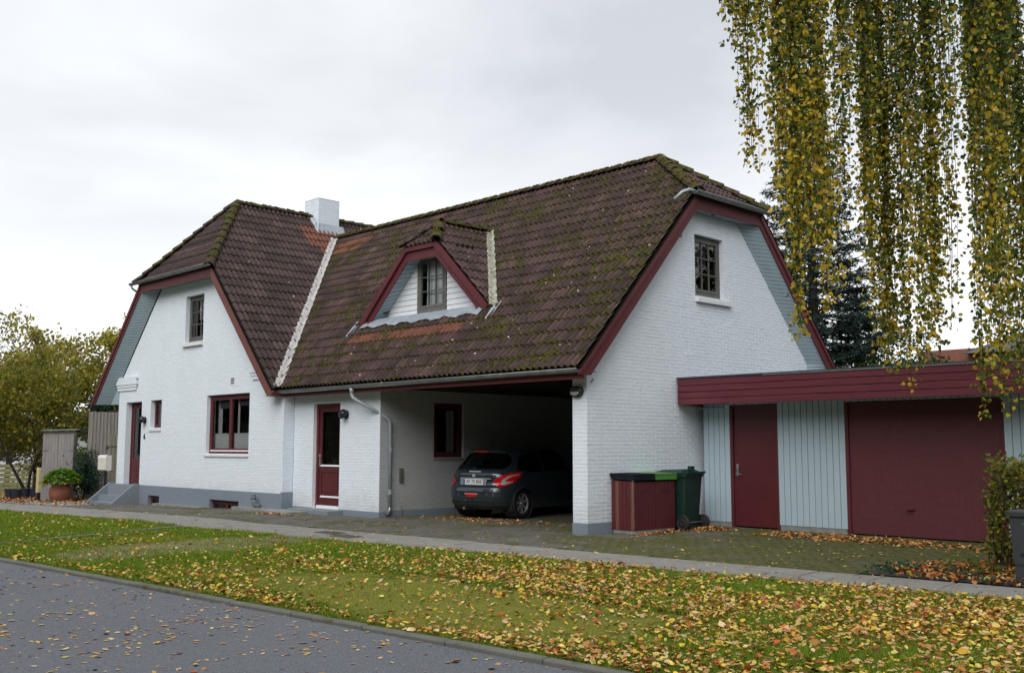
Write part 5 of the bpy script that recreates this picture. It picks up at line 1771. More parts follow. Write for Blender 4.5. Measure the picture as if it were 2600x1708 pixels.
# board shed side
SB = rot_root("shed", (-21.5, 1.15, ZL0), ANG, "low mossy board shed with dark roof between the tall cupboard and the high board fence", "shed")
for i in range(8):
    mb = MB(); w_ = .125; mb.box(-.42 + i * w_ + .003, -.42 + (i + 1) * w_ - .003, 0 + (i % 2) * .012, .03, 0, 2.15); mb.build("wall_board", OLDWOOD2, SB, local=True)
mb = MB(); mb.box(-.42, .58, .031, 1.6, 0, 2.15); mb.build("wall", OLDWOOD2, SB, local=True)
mb = MB(); mb.box(-1.35, .62, -.12, 1.7, 2.17, 2.22); mb.build("roof", ASPHROOF, SB, local=True)
# tall board fence with a hatch
HF = rot_root("board_fence", (-20.62, .75, ZL0), ANG, "high weathered fence of upright boards and battens with a small hatch beside the house corner", "fence")
nb = 15
for i in range(nb):
    w_ = 1.56 / nb; a = -.92 + i * w_
    mb = MB(); mb.box(a + .004, a + w_ - .004, .0, .022, 0, 2.80 + random.uniform(-.012, .012)); mb.build("fence_board", OLDWOOD2, HF, local=True)
    mb = MB(); mb.box(a + w_ - .022, a + w_ + .022, -.022, -.001, 0, 2.79 + random.uniform(-.012, .012)); mb.build("batten", OLDWOOD, HF, local=True)
mb = MB(); mb.box(-.92, .66, .03, .06, 0, 2.7); mb.build("backing_rail", DARKIN, HF, local=True)
mb = MB(); mb.box(-.28, .34, -.05, -.024, .35, 2.08); hd = mb.build("hatch", OLDWOOD2, HF, local=True)
for i in range(6):
    q = MB(); a = -.28 + i * .103; q.box(a + .004, a + .06, -.066, -.0505, .355, 2.075); q.build("hatch_batten", OLDWOOD2, hd, local=True)
for hz in (1.70, .50):
    q = MB(); q.box(-.36, .0, -.078, -.0665, hz, hz + .03); q.box(-.38, -.34, -.085, -.024, hz - .03, hz + .06); q.build("strap_hinge", simple("dull_iron", (.12, .12, .125, 1), (.17, .17, .17, 1)), hd, local=True)
# mailbox
MBX = rot_root("mailbox", (-18.50, -.56, -.19), 14, "cream metal mailbox with curved top on a post beside the front steps", "mailbox")
CREAM = simple("cream_enamel", (.74, .71, .60, 1), (.66, .63, .53, 1), 5, .4)
mb = MB()
prof = [(-.11, .98), (-.11, 1.33), (-.095, 1.375), (-.05, 1.40), (.09, 1.40), (.09, .96), (-.06, .95)]
mb.prism([(-.17, y, z) for (y, z) in prof], (.36, 0, 0)); mb.build("box_body", CREAM, MBX, local=True)
mb = MB(); mb.prism([(-.172, y, z) for (y, z) in [(-.122, 1.31), (-.105, 1.38), (-.055, 1.412), (-.05, 1.404), (-.097, 1.372), (-.112, 1.31)]], (.364, 0, 0)); mb.box(-.15, .17, -.1135, -.1102, 1.255, 1.285); mb.build("flap", simple("white_enamel", (.8, .8, .79, 1)), MBX, local=True)
mb = MB(); mb.box(-.02, .05, .01, .06, 0, .96); mb.build("post", BLACKP, MBX, local=True)

# yellow marker post
YP = empty("marker_post", (-21.84, -1.19, ZL0), "pale yellow post with a black foot left of the tall cupboard", "marker post")
YEL = simple("pale_yellow_paint", (.62, .50, .24, 1), (.55, .45, .24, 1), 6, .6)
mb = MB(); mb.bevbox(-21.93, -21.75, -1.28, -1.10, ZL0 + .27, ZL0 + 1.04, .02); mb.build("shaft", YEL, YP)
mb = MB(); mb.box(-21.925, -21.755, -1.275, -1.105, ZL0, ZL0 + .268); mb.build("foot", BLACKP, YP)
# small garden light
GL = empty("garden_light", (-20.95, -.10, ZL0), "short grey bollard light in front of the high board fence", "garden light")
mb = MB(); mb.lathe([(.055, 0), (.055, .50), (.075, .50), (.075, .52), (.055, .53), (.055, .70), (.08, .70), (.08, .80), (.05, .84), (0, .85)], (-20.95, -.10, ZL0), 12); mb.build("bollard", simple("galvanised_grey", (.24, .24, .23, 1), (.33, .33, .32, 1)), GL, smooth=False)
# terracotta pot
TP = empty("terracotta_pot", (-20.65, -.99, ZL0), "large round terracotta pot standing in front of the tall cupboard", "plant pot")
TERRA = simple("terracotta", (.25, .085, .042, 1), (.32, .13, .075, 1), 5, .8, 0, .004, 20)
pcx, pcy = -20.65, -.99
prof = [(.20, 0), (.24, .02), (.31, .14), (.335, .28), (.32, .40), (.27, .49), (.245, .52), (.26, .545), (.275, .56), (.25, .575), (.225, .55), (.20, .45)]
mb = MB(); mb.lathe(prof, (pcx, pcy, ZL0), 28); mb.build("pot_body", TERRA, TP, smooth=True)
mb = MB(); mb.lathe([(0, .50), (.23, .51)], (pcx, pcy, ZL0), 16); mb.build("soil", simple("dark_soil", (.03, .022, .016, 1), (.05, .04, .03, 1), 9, .95), TP)
# black nursery pots
NPM = simple("black_nursery_pot", (.018, .024, .034, 1), (.028, .034, .045, 1), 9, .5)
spots = [(-25.1, -.97, "leftmost small black nursery pot under the yellow shrub"), (-24.25, -1.04, "black nursery pot with a thin bare stem, in front of the other pots"), (-25.05, -.48, "black nursery pot behind the one with the bare stem"), (-24.70, -.28, "rightmost small black nursery pot beside the yellow shrub stems")]
for (x, y, lb) in spots:
    r0 = empty("nursery_pot", (x, y, gz(x)), lb, "plant pot", "black nursery pots under the shrub")
    mb = MB(); mb.lathe([(.13, 0), (.175, .30), (.19, .30), (.19, .33), (.165, .33), (.16, .28), (0, .28)], (x, y, gz(x)), 14); mb.build("pot_body", NPM, r0)
    if 'stem,' in lb or 'bare stem' in lb and 'with' in lb:
        mb = MB(); mb.tube([(x, y, gz(x) + .25), (x + .02, y, gz(x) + .8), (x - .02, y + .02, gz(x) + 1.3)], [.012, .008, .004], 5); mb.build("stem", simple("bark_brown", (.09, .065, .045, 1), (.14, .11, .08, 1)), r0)

# ------------------------------------------------------------------ white building and slatted fence far left
WBD = empty("white_outbuilding", (-52, 8.3, -.8), "low white outbuilding with flat dark roof, seen through the shrub on the left", "building")
mb = MB(); mb.box(-66, -42, 8.3, 14, -1.0, 2.2); mb.build("wall", simple("distant_white_wall", (.62, .66, .72, 1), (.56, .6, .66, 1), 2, .8), WBD)
mb = MB(); mb.box(-66.4, -41.6, 7.9, 14.4, 2.2, 2.5); mb.build("roof", ASPHROOF, WBD)
for (a, b) in ((-60.5, -59.2), (-55, -52.6), (-47.2, -46.2)):
    mb = MB(); mb.box(a, b, 8.25, 8.32, -.2 if b - a < 2 else .6, 1.6); wn = mb.build("window", RED, WBD)
    mb = MB(); mb.box(a + .1, b - .1, 8.235, 8.248, -.1 if b - a < 2 else .7, 1.5); mb.build("pane", BLIND, wn)
SF = empty("slatted_fence", (-30.5, .7, -.4), "yellow-green horizontal board fence behind the shrub at the left edge", "fence")
YG = simple("algae_green_board", (.22, .22, .085, 1), (.30, .29, .14, 1), 3, .8)
fd = Vector((.38, .92, 0)).normalized()
for k in range(7):
    mb = MB(); z0 = -.38 + k * .17
    p = Vector((-30.9, -.9, z0)); mb.prism([p, p + fd * 2.6, p + fd * 2.6 + Z * .135, p + Z * .135], (-.02, .008, 0)); mb.build("fence_board", YG, SF)
for t_ in (0, 1.3, 2.58):
    p = Vector((-30.9, -.9, -.5)) + fd * t_; mb = MB(); mb.box(p.x - .08, p.x - .025, p.y - .02, p.y + .04, -.5, .95); mb.build("post", YG, SF)

# ------------------------------------------------------------------ neighbour house, right background
NB = empty("neighbour_house", (-3.5, 31, 0), "orange brick house with dark grey roof far behind the garage", "house")
BRK = simple("orange_brick", (.24, .085, .06, 1), (.19, .07, .05, 1), 9, .85)
mb = MB(); mb.box(-7.0, -3.0, 29.3, 38, -1, 5.5); mb.box(-3.0, 7.0, 29.35, 38, -1, 5.2)
mb.build("wall", BRK, NB)
GT = simple("dark_grey_tiles", (.06, .063, .07, 1), (.10, .105, .115, 1), 6, .7, stretch=(3, 1, 1))
mb = MB()
mb.prism([(-4.9, 28.7, 5.25), (-4.9, 38.7, 5.25), (-2.9, 36, 6.35), (-2.9, 31.4, 6.35)], (0, 0, .03))
mb.quad((-4.9, 28.7, 5.25), (8, 28.7, 5.25), (6, 31.4, 6.35), (-2.9, 31.4, 6.35)); mb.quad((-2.9, 31.4, 6.35), (6, 31.4, 6.35), (6, 36, 6.35), (-2.9, 36, 6.35))
mb.build("roof", GT, NB)
for a in (-5.6, -3.4, -1.2):
    mb = MB(); mb.box(a, a + 1.0, 29.25, 29.32, 2.6, 4.0); wn = mb.build("window", SILLW, NB); mb = MB(); mb.box(a + .08, a + .92, 29.235, 29.248, 2.7, 3.9); mb.build("pane", BLIND, wn)
# ------------------------------------------------------------------ the car (local frame: +Y forward, rear at y=0)
CANG = 8.5
ax_ = Vector((-4.24, 1.78, 0))
fwd = Vector((-math.sin(R(CANG)), math.cos(R(CANG)), 0))
corg = ax_ - fwd * .74
CAR = empty("hatchback_car", corg, "dark blue-grey small hatchback parked nose-in under the carport, its rear facing out", "car", rotz=R(CANG))
m, t, b = base_mat("blue_grey_car_paint")
b.inputs['Base Color'].default_value = (.030, .043, .056, 1); b.inputs['Roughness'].default_value = .26; b.inputs['Metallic'].default_value = .35
b.inputs['Coat Weight'].default_value = 1.0; b.inputs['Coat Roughness'].default_value = .04
PAINT = m
REDL = simple("red_tail_lens", (.62, .008, .012, 1), (.50, .006, .010, 1), 20, .12)
CHROME = simple("chrome_trim", (.92, .93, .95, 1), (.86, .87, .88, 1), 20, .4, .5)
CLEARL = simple("clear_lens", (.75, .74, .74, 1), (.6, .6, .6, 1), 25, .15, .4)
PLATEW = simple("number_plate_white", (.80, .80, .79, 1), (.74, .74, .74, 1), 20, .35)
ALLOY = simple("alloy_wheel", (.62, .63, .66, 1), (.5, .51, .54, 1), 20, .3, .7)
SEAT = simple("dark_seat_fabric", (.012, .013, .015, 1), (.02, .02, .022, 1), 9, .9)

YC = 2.0
#        z     rear_y  front_y  halfw
LV = [(.20, .16, 3.70, .76), (.28, .06, 3.86, .83), (.36, .01, 3.93, .85), (.46, -.005, 3.95, .862), (.56, .0, 3.96, .868), (.64, .02, 3.95, .868), (.69, .07, 3.93, .866),
      (.74, .095, 3.88, .865), (.80, .10, 3.78, .862), (.86, .105, 3.55, .857), (.92, .115, 3.25, .846), (.98, .15, 3.0, .825), (1.02, .19, 2.93, .802),
      (1.08, .25, 2.84, .775), (1.15, .315, 2.74, .745), (1.22, .375, 2.63, .712), (1.29, .43, 2.50, .678), (1.35, .465, 2.36, .645), (1.39, .44, 2.24, .615), (1.42, .46, 2.12, .58), (1.44, .62, 1.95, .52), (1.455, .85, 1.75, .42)]
NE = 4.6


def lev(z):
    if z <= LV[0][0]: return LV[0][1:]
    for a, b in zip(LV[:-1], LV[1:]):
        if a[0] <= z <= b[0]:
            f = (z - a[0]) / (b[0] - a[0])
            return tuple(a[i] + (b[i] - a[i]) * f for i in (1, 2, 3))
    return LV[-1][1:]


def rear_y(x, z):
    yr, yf, w = lev(z)
    q = min(abs(x) / w, .9999)
    return YC - (YC - yr) * (1 - q ** NE) ** (1 / NE)


def side_x(y, z):
    yr, yf, w = lev(z)
    L = (YC - yr) if y < YC else (yf - YC)
    q = min(abs(y - YC) / L, .9999)
    return w * (1 - q ** NE) ** (1 / NE)


def body():
    zs = []
    for a, b in zip(LV[:-1], LV[1:]):
        n = max(1, int(round((b[0] - a[0]) / .02)))
        zs += [a[0] + (b[0] - a[0]) * k / n for k in range(n)]
    zs.append(LV[-1][0])
    NS = 240
    V = []; Fq = []
    WA = [(.74, .325), (3.26, .325)]
    for z in zs:
        yr, yf, w = lev(z)
        for k in range(NS):
            t = 2 * math.pi * k / NS
            c, s = math.cos(t), math.sin(t)
            e = 2 / NE
            x = w * (abs(c) ** e) * (1 if c >= 0 else -1)
            yy = (abs(s) ** e) * (1 if s >= 0 else -1)
            y = YC + yy * ((YC - yr) if yy < 0 else (yf - YC))
            V.append((x, y, z))
    for i in range(len(zs) - 1):
        for k in range(NS):
            a = i * NS + k; b = i * NS + (k + 1) % NS
            q = (a, b, b + NS, a + NS)
            cx = sum(V[j][0] for j in q) / 4; cy = sum(V[j][1] for j in q) / 4; cz = sum(V[j][2] for j in q) / 4
            if abs(cx) > .5 and any((cy - wy) ** 2 + (cz - .31) ** 2 < (rr) ** 2 for wy, rr in WA): continue
            if glass_zone(cx, cy, cz): continue
            Fq.append(q)
    Fq.append(tuple(range((len(zs) - 1) * NS, len(zs) * NS)))
    mb = MB(); mb.add(V, Fq)
    o = mb.build("body", PAINT, CAR, smooth=True, local=True)
    return o


def in_poly(x, y, P):
    r = False; n = len(P)
    for i in range(n):
        a, b = P[i], P[(i + 1) % n]
        if (a[1] > y) != (b[1] > y) and x < (b[0] - a[0]) * (y - a[1]) / (b[1] - a[1]) + a[0]: r = not r
    return r


RWP = [(-.60, 1.03), (.60, 1.03), (.655, 1.10), (.60, 1.25), (.50, 1.355), (-.50, 1.355), (-.60, 1.25), (-.655, 1.10)]
SWP = [[(.62, 1.02), (.95, .965), (1.42, .955), (1.42, 1.345), (1.10, 1.345), (.80, 1.25)], [(1.50, .955), (2.60, .955), (2.72, 1.02), (2.42, 1.30), (2.15, 1.355), (1.50, 1.36)]]
WSP = [(-.62, .99), (.62, .99), (.54, 1.34), (-.54, 1.34)]


def glass_zone(x, y, z):
    if y < .62 and in_poly(x, z, RWP): return True
    if abs(x) > .5 and .55 < y < 2.8 and any(in_poly(y, z, P) for P in SWP): return True
    if y > 2.3 and z > .97 and in_poly(x, z, WSP): return True
    return False


def patch_rear(P, nx, nz, offs, x0, x1, z0, z1):
    mb = MB()
    for i in range(nx):
        for j in range(nz):
            a = x0 + (x1 - x0) * i / nx; b = x0 + (x1 - x0) * (i + 1) / nx; c = z0 + (z1 - z0) * j / nz; d = z0 + (z1 - z0) * (j + 1) / nz
            if P is None or in_poly((a + b) / 2, (c + d) / 2, P):
                mb.quad((a, rear_y(a, c) - offs, c), (b, rear_y(b, c) - offs, c), (b, rear_y(b, d) - offs, d), (a, rear_y(a, d) - offs, d))
    return mb


def rear_solid(P, offs, mat, name, parent=CAR, n=3):
    """outline on the tail pushed out a little, subdivided by fan of strips"""
    xs = [p[0] for p in P]; zs = [p[1] for p in P]
    return patch_rear(P, 46, 30, offs, min(xs), max(xs), min(zs), max(zs)).build(name, mat, parent, smooth=True, local=True)


BODY = body()
rear_solid([(p[0] * 1.02, 1.19 + (p[1] - 1.19) * 1.04) for p in RWP], .0015, GLASSD, "rear_window")
for sg in (1, -1):
    for P in SWP:
        mb = MB()
        y0, y1 = min(p[0] for p in P), max(p[0] for p in P)
        for i in range(40):
            for j in range(16):
                a = y0 + (y1 - y0) * i / 40; b = y0 + (y1 - y0) * (i + 1) / 40; c = .93 + .45 * j / 16; d = .93 + .45 * (j + 1) / 16
                if in_poly((a + b) / 2, (c + d) / 2, [(1.6 + (q[0] - 1.6) * 1.01, 1.15 + (q[1] - 1.15) * 1.05) for q in P]):
                    mb.quad((sg * (side_x(a, c) + .0015), a, c), (sg * (side_x(b, c) + .0015), b, c), (sg * (side_x(b, d) + .0015), b, d), (sg * (side_x(a, d) + .0015), a, d))
        mb.build("side_window", GLASSD, CAR, smooth=True, local=True)
mb = MB()
for i in range(20):
    for j in range(12):
        a = -.63 + 1.26 * i / 20; b = -.63 + 1.26 * (i + 1) / 20; c = .98 + .38 * j / 12; d = .98 + .38 * (j + 1) / 12
        fy = lambda x, z: YC + (lev(z)[1] - YC) * (1 - min(abs(x) / lev(z)[2], .999) ** NE) ** (1 / NE) + .002
        mb.quad((a, fy(a, c), c), (b, fy(b, c), c), (b, fy(b, d), d), (a, fy(a, d), d))
mb.build("windscreen", GLASSD, CAR, smooth=True, local=True)
# interior
mb = MB(); mb.box(-.74, .74, .45, 3.1, .30, .62); mb.box(-.66, .66, .35, .60, .62, .98)
mb.box(-.62, .62, .92, 1.05, .60, 1.08)
mb.build("interior", SEAT, CAR, local=True)
for sx in (-.36, .36):
    mb = MB(); mb.bevbox(sx - .24, sx + .24, 1.75, 1.90, .55, 1.12, .05); mb.bevbox(sx - .12, sx + .12, 1.77, 1.86, 1.13, 1.30, .04); mb.bevbox(sx - .11, sx + .11, .96, 1.04, 1.09, 1.22, .03); mb.build("seat", SEAT, CAR, local=True)
# spoiler lip with high brake light
mb = MB()
for k in range(24):
    a = -.60 + 1.2 * k / 24; b = -.60 + 1.2 * (k + 1) / 24
    for (z0, o0, z1, o1) in ((1.365, .0, 1.372, .085), (1.372, .085, 1.395, .095), (1.395, .095, 1.425, -.08)):
        e = lambda x: .06 * (abs(x) / .6) ** 3
        mb.quad((a, rear_y(a, 1.37) - o0 + e(a), z0), (b, rear_y(b, 1.37) - o0 + e(b), z0), (b, rear_y(b, 1.37) - o1 + e(b), z1), (a, rear_y(a, 1.37) - o1 + e(a), z1))
mb.build("spoiler", PAINT, CAR, smooth=True, local=True)
mb = MB(); mb.add([(-.17, rear_y(0, 1.37) - .099, 1.374), (.17, rear_y(0, 1.37) - .099, 1.374), (.16, rear_y(0, 1.37) - .102, 1.398), (-.16, rear_y(0, 1.37) - .102, 1.398)], [(0, 1, 2, 3)]); mb.build("brake_light", REDL, CAR, local=True)
# wiper
yw = lambda x, z: rear_y(x, z) - .02
mb = MB(); mb.tube([(-.02, yw(0, 1.045), 1.045), (-.25, yw(-.25, 1.055), 1.06), (-.42, yw(-.42, 1.055), 1.065)], .007, 5); mb.tube([(-.02, yw(0, 1.04) + .02, 1.045), (-.02, yw(0, 1.04) - .02, 1.045)], .022, 8); mb.build("rear_wiper", BLACKP, CAR, local=True)
# tail lights (boomerang shape, tip forward on the flank)
TLr = [(.50, .775), (.55, .70), (.64, .665), (.73, .69), (.79, .76), (.812, .86), (.806, .95), (.76, .955), (.66, .905), (.56, .85)]
for sg in (1, -1):
    P = [(sg * x, z) for x, z in TLr]
    tl = rear_solid(P, .012, REDL, "tail_light")
    Pc = [(sg * x, z) for x, z in [(.635, .72), (.69, .705), (.775, .755), (.775, .775), (.71, .765), (.70, .80), (.75, .865), (.80, .90), (.80, .92), (.73, .89), (.66, .81)]]
    rear_solid(Pc, .0155, CLEARL, "reversing_lens", tl)
# plate recess, plate, badge, chrome handle strip
rp = MB(); rp.add([(-.36, rear_y(0, .82) - .004, .845), (.36, rear_y(0, .82) - .004, .845), (.33, rear_y(0, .70) - .004, .665), (-.33, rear_y(0, .70) - .004, .665)], [(0, 1, 2, 3)])
rp.build("plate_recess", simple("silver_grey_trim", (.30, .33, .37, 1), (.25, .28, .31, 1), 8, .35, .3), CAR, local=True)
yp_ = rear_y(0, .75) - .020
pb = MB(); pb.bevbox(-.26, .26, yp_ - .004, yp_ + .006, .700, .822, .004); plate = pb.build("number_plate", PLATEW, CAR, local=True)
pb = MB(); pb.box(-.254, -.215, yp_ - .0055, yp_ - .0042, .705, .817); pb.build("plate_band", simple("plate_blue", (.02, .06, .35, 1)), plate, local=True)
fc = bpy.data.curves.new("plate_text", 'FONT'); fc.body = "AF 70 868"; fc.size = .112; fc.extrude = .0008; fc.align_x = 'CENTER'; fc.align_y = 'CENTER'
tmp = bpy.data.objects.new("tmp", fc); COL.objects.link(tmp)
dg = bpy.context.evaluated_depsgraph_get(); me = bpy.data.meshes.new_from_object(tmp.evaluated_get(dg)); bpy.data.objects.remove(tmp)
me.materials.clear(); me.materials.append(BLACKP)
o = link_mesh("plate_text", me, plate, (.022, yp_ - .0055, .763), (R(90), 0, 0)); o.scale = (.86, 1, 1)
mb = MB(); yh = rear_y(0, .985)
mb.bevbox(-.155, .155, yh - .022, yh + .02, .962, .982, .004); mb.build("tailgate_handle", CHROME, CAR, local=True)
mb = MB(); yl = rear_y(0, .90) - .012
for pts in ([(-.0, .93), (.035, .895), (.045, .865), (.02, .885), (.0, .90)], [(0, .93), (-.03, .90), (-.04, .87), (-.018, .885), (0, .90)], [(-.02, .885), (.02, .885), (.03, .86), (.0, .872), (-.03, .86)]):
    mb.prism([(x, yl, z) for x, z in pts], (0, -.006, 0))
mb.build("badge", CHROME, CAR, local=True)
mb = MB(); mb.box(.37, .46, rear_y(.4, .70) - .006, rear_y(.4, .70) + .01, .822, .834); mb.build("model_lettering", CHROME, CAR, local=True)
# fog lamp, bumper lower, tow bar, exhaust
mb = patch_rear([(-.15, .52), (-.12, .475), (-.07, .46), (.10, .46), (.15, .475), (.18, .52)], 30, 10, .006, -.16, .19, .45, .53); mb.build("fog_lamp", REDL, CAR, local=True, smooth=True)
mb = patch_rear([(-.155, .53), (-.155, .512), (.185, .512), (.185, .53)], 20, 6, .009, -.16, .19, .505, .535); mb.build("fog_lamp_rim", simple("pinkish_lens", (.7, .25, .22, 1), (.6, .2, .18, 1)), CAR, local=True)
mb = patch_rear(None, 50, 8, .010, -.70, .70, .215, .345); mb.build("lower_bumper", simple("dark_bumper_plastic", (.03, .034, .04, 1), (.04, .045, .052, 1), 8, .5), CAR, local=True, smooth=True)
mb = MB(); mb.tube([(-.05, .15, .24), (-.05, -.06, .22), (-.05, -.10, .25), (-.05, -.10, .36)], .018, 8); mb.lathe([(0, .0), (.022, .008), (.027, .03), (.018, .05), (0, .055)], (-.05, -.10, .35), 10); mb.build("tow_bar", BLACKP, CAR, local=True)
mb = MB(); mb.tube([(-.20, .02, .215), (-.20, .4, .215)], .03, 8); mb.build("exhaust", STEEL, CAR, local=True)
mb = MB(); mb.box(-.68, .68, .50, 3.5, .19, .30); mb.build("underbody", SEAT, CAR, local=True)
# antenna
mb = MB(); mb.tube([(.0, .78, 1.45), (.0, .60, 1.64)], [.006, .003], 5); mb.build("antenna", BLACKP, CAR, local=True)
# mud flaps, arches, wheels
for wy in (.74, 3.26):
    for sg in (1, -1):
        mb = MB(); n = 22
        for k in range(n):
            t0, t1 = -.35 + (math.pi + .7) * k / n, -.35 + (math.pi + .7) * (k + 1) / n
            for (r0, r1, e0, e1) in ((.318, .345, .012, .016), (.345, .372, .016, .002)):
                q = []
                for (tt, rr, ee) in ((t0, r0, e0), (t1, r0, e0), (t1, r1, e1), (t0, r1, e1)):
                    yy_ = wy + rr * math.cos(tt); zz_ = .31 + rr * math.sin(tt)
                    q.append((sg * (side_x(yy_, max(zz_, .2)) + ee), yy_, zz_))
                mb.quad(*q)
        mb.build("wheel_arch", PAINT, CAR, smooth=True, local=True)
        mb = MB(); mb.lathe([(0, 0), (.335, 0), (.335, .30)], (sg * .52, wy, .31), 24, axis='x'); mb.build("wheel_well", SEAT, CAR, local=True)
        mb = MB(); x0 = sg * .60
        prof = [(.20, .0), (.27, -.0), (.305, .02), (.312, .05), (.312, .15), (.305, .18), (.27, .20), (.215, .195), (.205, .17)]
        mb.lathe([(r, sg * d) for r, d in prof], (x0, wy, .312), 32, axis='x')
        ty = mb.build("wheel", TYRE, CAR, smooth=True, local=True)
        mb = MB()
        mb.lathe([(.205, sg * .168), (.212, sg * .185), (.196, sg * .188), (.19, sg * .15)], (x0, wy, .312), 32, axis='x')
        mb.lathe([(0, sg * .172), (.035, sg * .172), (.045, sg * .155)], (x0, wy, .312), 12, axis='x')
        for s5 in range(7):
            t = 2 * math.pi * s5 / 7 + .3
            d = Vector((0, math.cos(t), math.sin(t))); e = Vector((0, -math.sin(t), math.cos(t)))
            c0 = Vector((x0 + sg * .168, wy, .312))
            a1, b1 = c0 + d * .03 + e * .022, c0 + d * .03 - e * .022; a2, b2 = c0 + d * .195 + e * .036, c0 + d * .195 - e * .036
            mb.prism([a1, b1, b2, a2], (-sg * .02, 0, 0))
        mb.build("rim", ALLOY, ty, local=True)
        mb = MB(); mb.lathe([(0, sg * .10), (.20, sg * .10)], (x0, wy, .312), 20, axis='x'); mb.build("brake_disc", BLACKP, ty, local=True)
    if wy < 1:
        for sg in (1, -1):
            mb = MB(); mb.box(sg * .70 - .06 * (sg < 0), sg * .70 + .09 * (sg > 0), .385, .395, .17, .33); mb.build("mud_flap", BLACKP, CAR, local=True)
# shut lines: tailgate and bumper seams
SEAM = simple("panel_gap", (.004, .004, .005, 1))
def rear_line(pts, r=.004):
    P = []
    for (x0, z0), (x1, z1) in zip(pts[:-1], pts[1:]):
        n = 10
        for k in range(n): P.append((x0 + (x1 - x0) * k / n, z0 + (z1 - z0) * k / n))
    P.append(pts[-1]); mb = MB()
    mb.tube([(x, rear_y(x, z) + .001, z) for x, z in P], r, 5); return mb
rear_line([(-.79, .94), (-.80, .80), (-.72, .675), (-.5, .635), (0, .62), (.5, .635), (.72, .675), (.80, .80), (.79, .94)]).build("tailgate_gap", SEAM, CAR, local=True)
rear_line([(-.66, 1.36), (-.72, 1.15), (-.80, .97)]).build("tailgate_gap", SEAM, CAR, local=True)
rear_line([(.66, 1.36), (.72, 1.15), (.80, .97)]).build("tailgate_gap", SEAM, CAR, local=True)
mb = MB(); mb.tube([(side_x(y, z) + .001, y, z) for y, z in ((1.46, 1.36), (1.46, .95), (1.44, .7), (1.44, .3))], .004, 5); mb.tube([(side_x(y, z) + .001, y, z) for y, z in ((.62, 1.0), (.86, .72), (1.06, .5))], .004, 5); mb.build("door_gap", SEAM, CAR, local=True)
for hy in (1.28, 2.2):
    mb = MB(); mb.tube([(side_x(hy, .84) + .0, hy, .84), (side_x(hy, .84) + .03, hy + .03, .845), (side_x(hy, .84) + .03, hy + .15, .85), (side_x(hy, .84), hy + .18, .85)], .011, 6); mb.build("door_handle", PAINT, CAR, local=True)

# ------------------------------------------------------------------ vegetation helpers
def leaf_quads(C, size, rng, colors, flat=0.0, droop=0.0, aspect=.75, fold=.12, hang=False):
    """folded four-sided leaves (2 triangles) at C (n,3); size (n,), colors (n,3)"""
    n = len(C)
    d = rng.normal(size=(n, 3)); d[:, 2] *= (1 - flat)
    d[:, 2] -= droop
    d /= np.linalg.norm(d, axis=1, keepdims=True)
    r = rng.normal(size=(n, 3))
    if flat > 0: r[:, 2] *= (1 - flat)
    s = np.cross(d, r); 
    if flat > 0.5:
        up = np.tile(np.array([0, 0, 1.0]), (n, 1)) + rng.normal(scale=.35, size=(n, 3))
        s = np.cross(d, up)
    s /= np.linalg.norm(s, axis=1, keepdims=True) + 1e-9
    nn = np.cross(s, d)
    L = size[:, None]
    A = C; T = C + d * L
    M = C + d * L * .42
    Lf = M + s * L * aspect * .5 + nn * L * fold
    Rt = M - s * L * aspect * .5 + nn * L * fold
    V = np.stack([A, Rt, T, Lf], axis=1).reshape(-1, 3)
    idx = np.arange(n, dtype=np.int32)[:, None] * 4
    F = np.concatenate([idx + np.array([[0, 1, 2]]), idx + np.array([[0, 2, 3]])], axis=0)
    Cc = np.repeat(colors, 4, axis=0)
    return V, F, Cc


def palette(rng, n, cols, w, jitter=.18):
    cols = np.array(cols, dtype=float); w = np.array(w, float); w /= w.sum()
    k = rng.choice(len(cols), size=n, p=w)
    c = cols[k] * (1 + rng.normal(scale=jitter, size=(n, 1)))
    c *= (1 + rng.normal(scale=jitter * .3, size=(n, 3)))
    return np.clip(c, .002, 1)


LEAFM = attr_leaf_mat("tree_leaf", .5, .5, .4)
LEAFD = attr_leaf_mat("bush_leaf", .6, .3, .3)
NEEDLE = attr_leaf_mat("spruce_needle", .6, .12, .3)
BARK = simple("grey_brown_bark", (.085, .07, .055, 1), (.15, .13, .105, 1), 9, .9, 0, .01, 30)
BARKD = simple("dark_twig_bark", (.035, .026, .022, 1), (.06, .045, .038, 1), 9, .9)
OLIVE = [(.27, .26, .05), (.37, .33, .045), (.20, .21, .04), (.44, .35, .045), (.26, .20, .06)]
OLW = [3, 3, 2.5, 1.5, 1.5]


def branch_path(rng, p, d, L, n, wob, up=0.0):
    P = [np.array(p, float)]
    d = np.array(d, float)
    for i in range(n):
        d = d + rng.normal(scale=wob, size=3) + np.array([0, 0, up])
        d /= np.linalg.norm(d)
        P.append(P[-1] + d * L / n)
    return P


